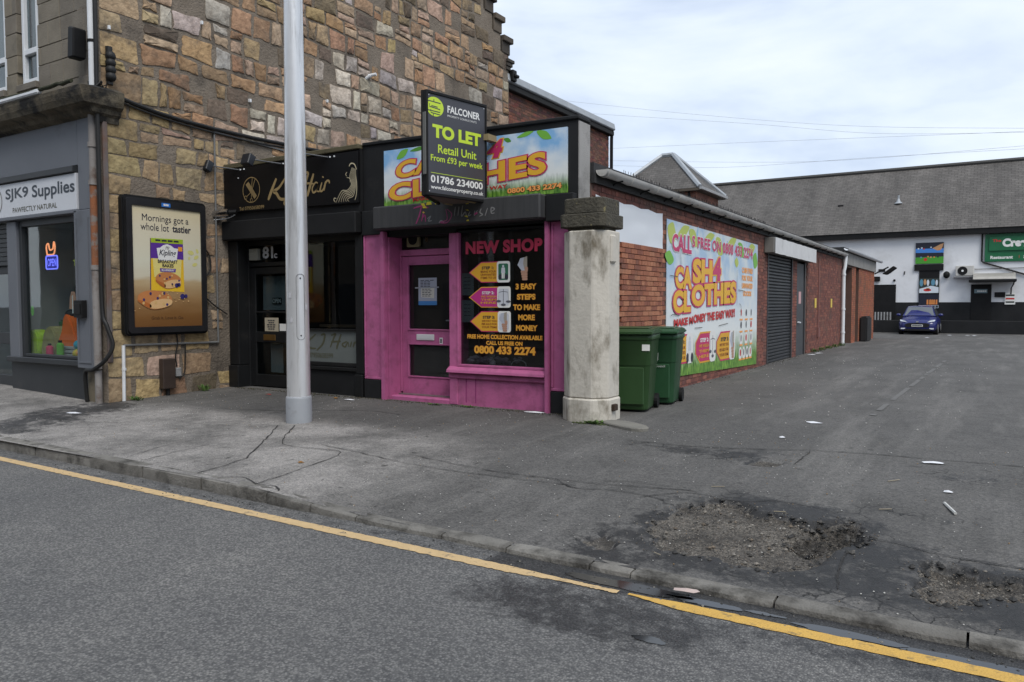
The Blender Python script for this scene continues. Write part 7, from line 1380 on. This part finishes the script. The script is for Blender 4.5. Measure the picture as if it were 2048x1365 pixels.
for P, dep in HOLES[:3]:
    for i in range(len(P)):
        for _ in range(7):
            t_ = random.random(); x = P[i][0]*(1-t_)+P[(i+1) % len(P)][0]*t_+rnd(-.05, .05); y = P[i][1]*(1-t_)+P[(i+1) % len(P)][1]*t_+rnd(-.05, .05)
            if y > 4.3: pebble(x, y, hole_z(x, y)+.004, rnd(.01, .026), (.045, .044, .043) if random.random() < .75 else (.09, .085, .078))
stuff(tag(m.build('gravel', mat('gravel_stone', (1, 1, 1), .95, (.8, .8, .8), 40, tint=True), None, fix=False), 'loose gravel and broken stone in the potholes', 'gravel'))
m = MB(); cnt = 0
while cnt < 1500:
    x, y = rnd(-11, .8), rnd(4.25, 8.6)
    if y > 6.4 and x < -11: continue
    if random.random() > .35+.65*smooth01(.5+nz(x*.7, y*.7, 3)): continue
    k = random.random(); pebble(x, y, gz(x, y)+.005, rnd(.003, .0075), (.5, .49, .46) if k < .45 else (.2, .19, .17) if k < .85 else (.3, .2, .1)); cnt += 1
for _ in range(250):
    x, y = rnd(-8, .9), rnd(3.9, 4.12); pebble(x, y, .004, rnd(.003, .01), (.05, .05, .048) if random.random() < .7 else (.2, .19, .17))
for _ in range(900):
    x = rnd(-10.9, -4.5); y = 8.66-abs(random.gauss(0, .07)); pebble(x, y, gz(x, y)+.004, rnd(.004, .012), random.choice([(.03, .027, .022), (.06, .05, .035), (.1, .08, .05), (.05, .055, .025)]))
for _ in range(260):
    y = rnd(10, 28.5); x = -4.38+abs(random.gauss(0, .08)); pebble(x, y, gz(x, y)+.004, rnd(.006, .016), random.choice([(.03, .027, .022), (.08, .07, .05), (.2, .19, .17)]))
for _ in range(160):
    x, y = rnd(-4.2, 0), rnd(9, 22); pebble(x, y, gz(x, y)+.005, rnd(.006, .014), (.45, .44, .41))
stuff(tag(m.build('grit', mat('grit_stone', (1, 1, 1), .95, (.85, .85, .85), 40, tint=True), None, fix=False), 'pale grit and flecks scattered over the pavement and gutter', 'grit'))
# worn white line in the lane
m = MB(); q = catmull([(-1.22, 10.55), (-1.15, 13.23), (-1.01, 17.93), (-.9, 21.78)], 30); k = len(q)
for i in range(k-1):
    if nz(q[i][1]*1.7, 2) > -.12: x, y = q[i]; m.add([(x-.035, y, gz(x, y)+.006), (x+.035, y, gz(x, y)+.006), (q[i+1][0]+.035, q[i+1][1], gz(x, y)+.006), (q[i+1][0]-.035, q[i+1][1], gz(x, y)+.006)], [(0, 1, 2, 3)])
o = m.build('lane_line', mat('worn_white_line', (.15, .148, .143), .9, (.095, .093, .09), 14), PAVE, fix=False)
# ================================================================== THE OTHER SIDE OF THE STREET (seen only in the shop glass)
op = thing('opposite_terrace', 'dark sandstone terrace across the street, mirrored in the shop windows', 'building', (-8, -11, 0))
m = MB(); m.box(-45, 22, -20, -9.5, -.1, 8.2); m.build('wall', mat('terrace_stone', (.13, .11, .09), .9, (.19, .16, .13), 1.2, bump=.4, bs=20), op)
m = MB(); m.prism(Frame((-45, 0, 0), (0, 1, 0), (0, 0, 1), (1, 0, 0)), [(-20.4, 8.2), (-9.1, 8.2), (-14.7, 12.0)], 0, 67); m.build('roof', mat('roof_slate_old', (.06, .06, .065)), op)
for i in range(20):
    for z0, z1 in ((.6, 2.6), (4.6, 6.6)):
        m = MB(); m.box(-43+i*3.2, -41.4+i*3.2, -9.5, -9.42, z0, z1); f = m.build('window', DGR, op)
m = MB(); m.box(-60, 40, -9.5, -5.2, -.1, .1); struct(m.build('far_pavement', mat('far_flags', (.14, .135, .13), .9, (.11, .105, .1), 1), None))
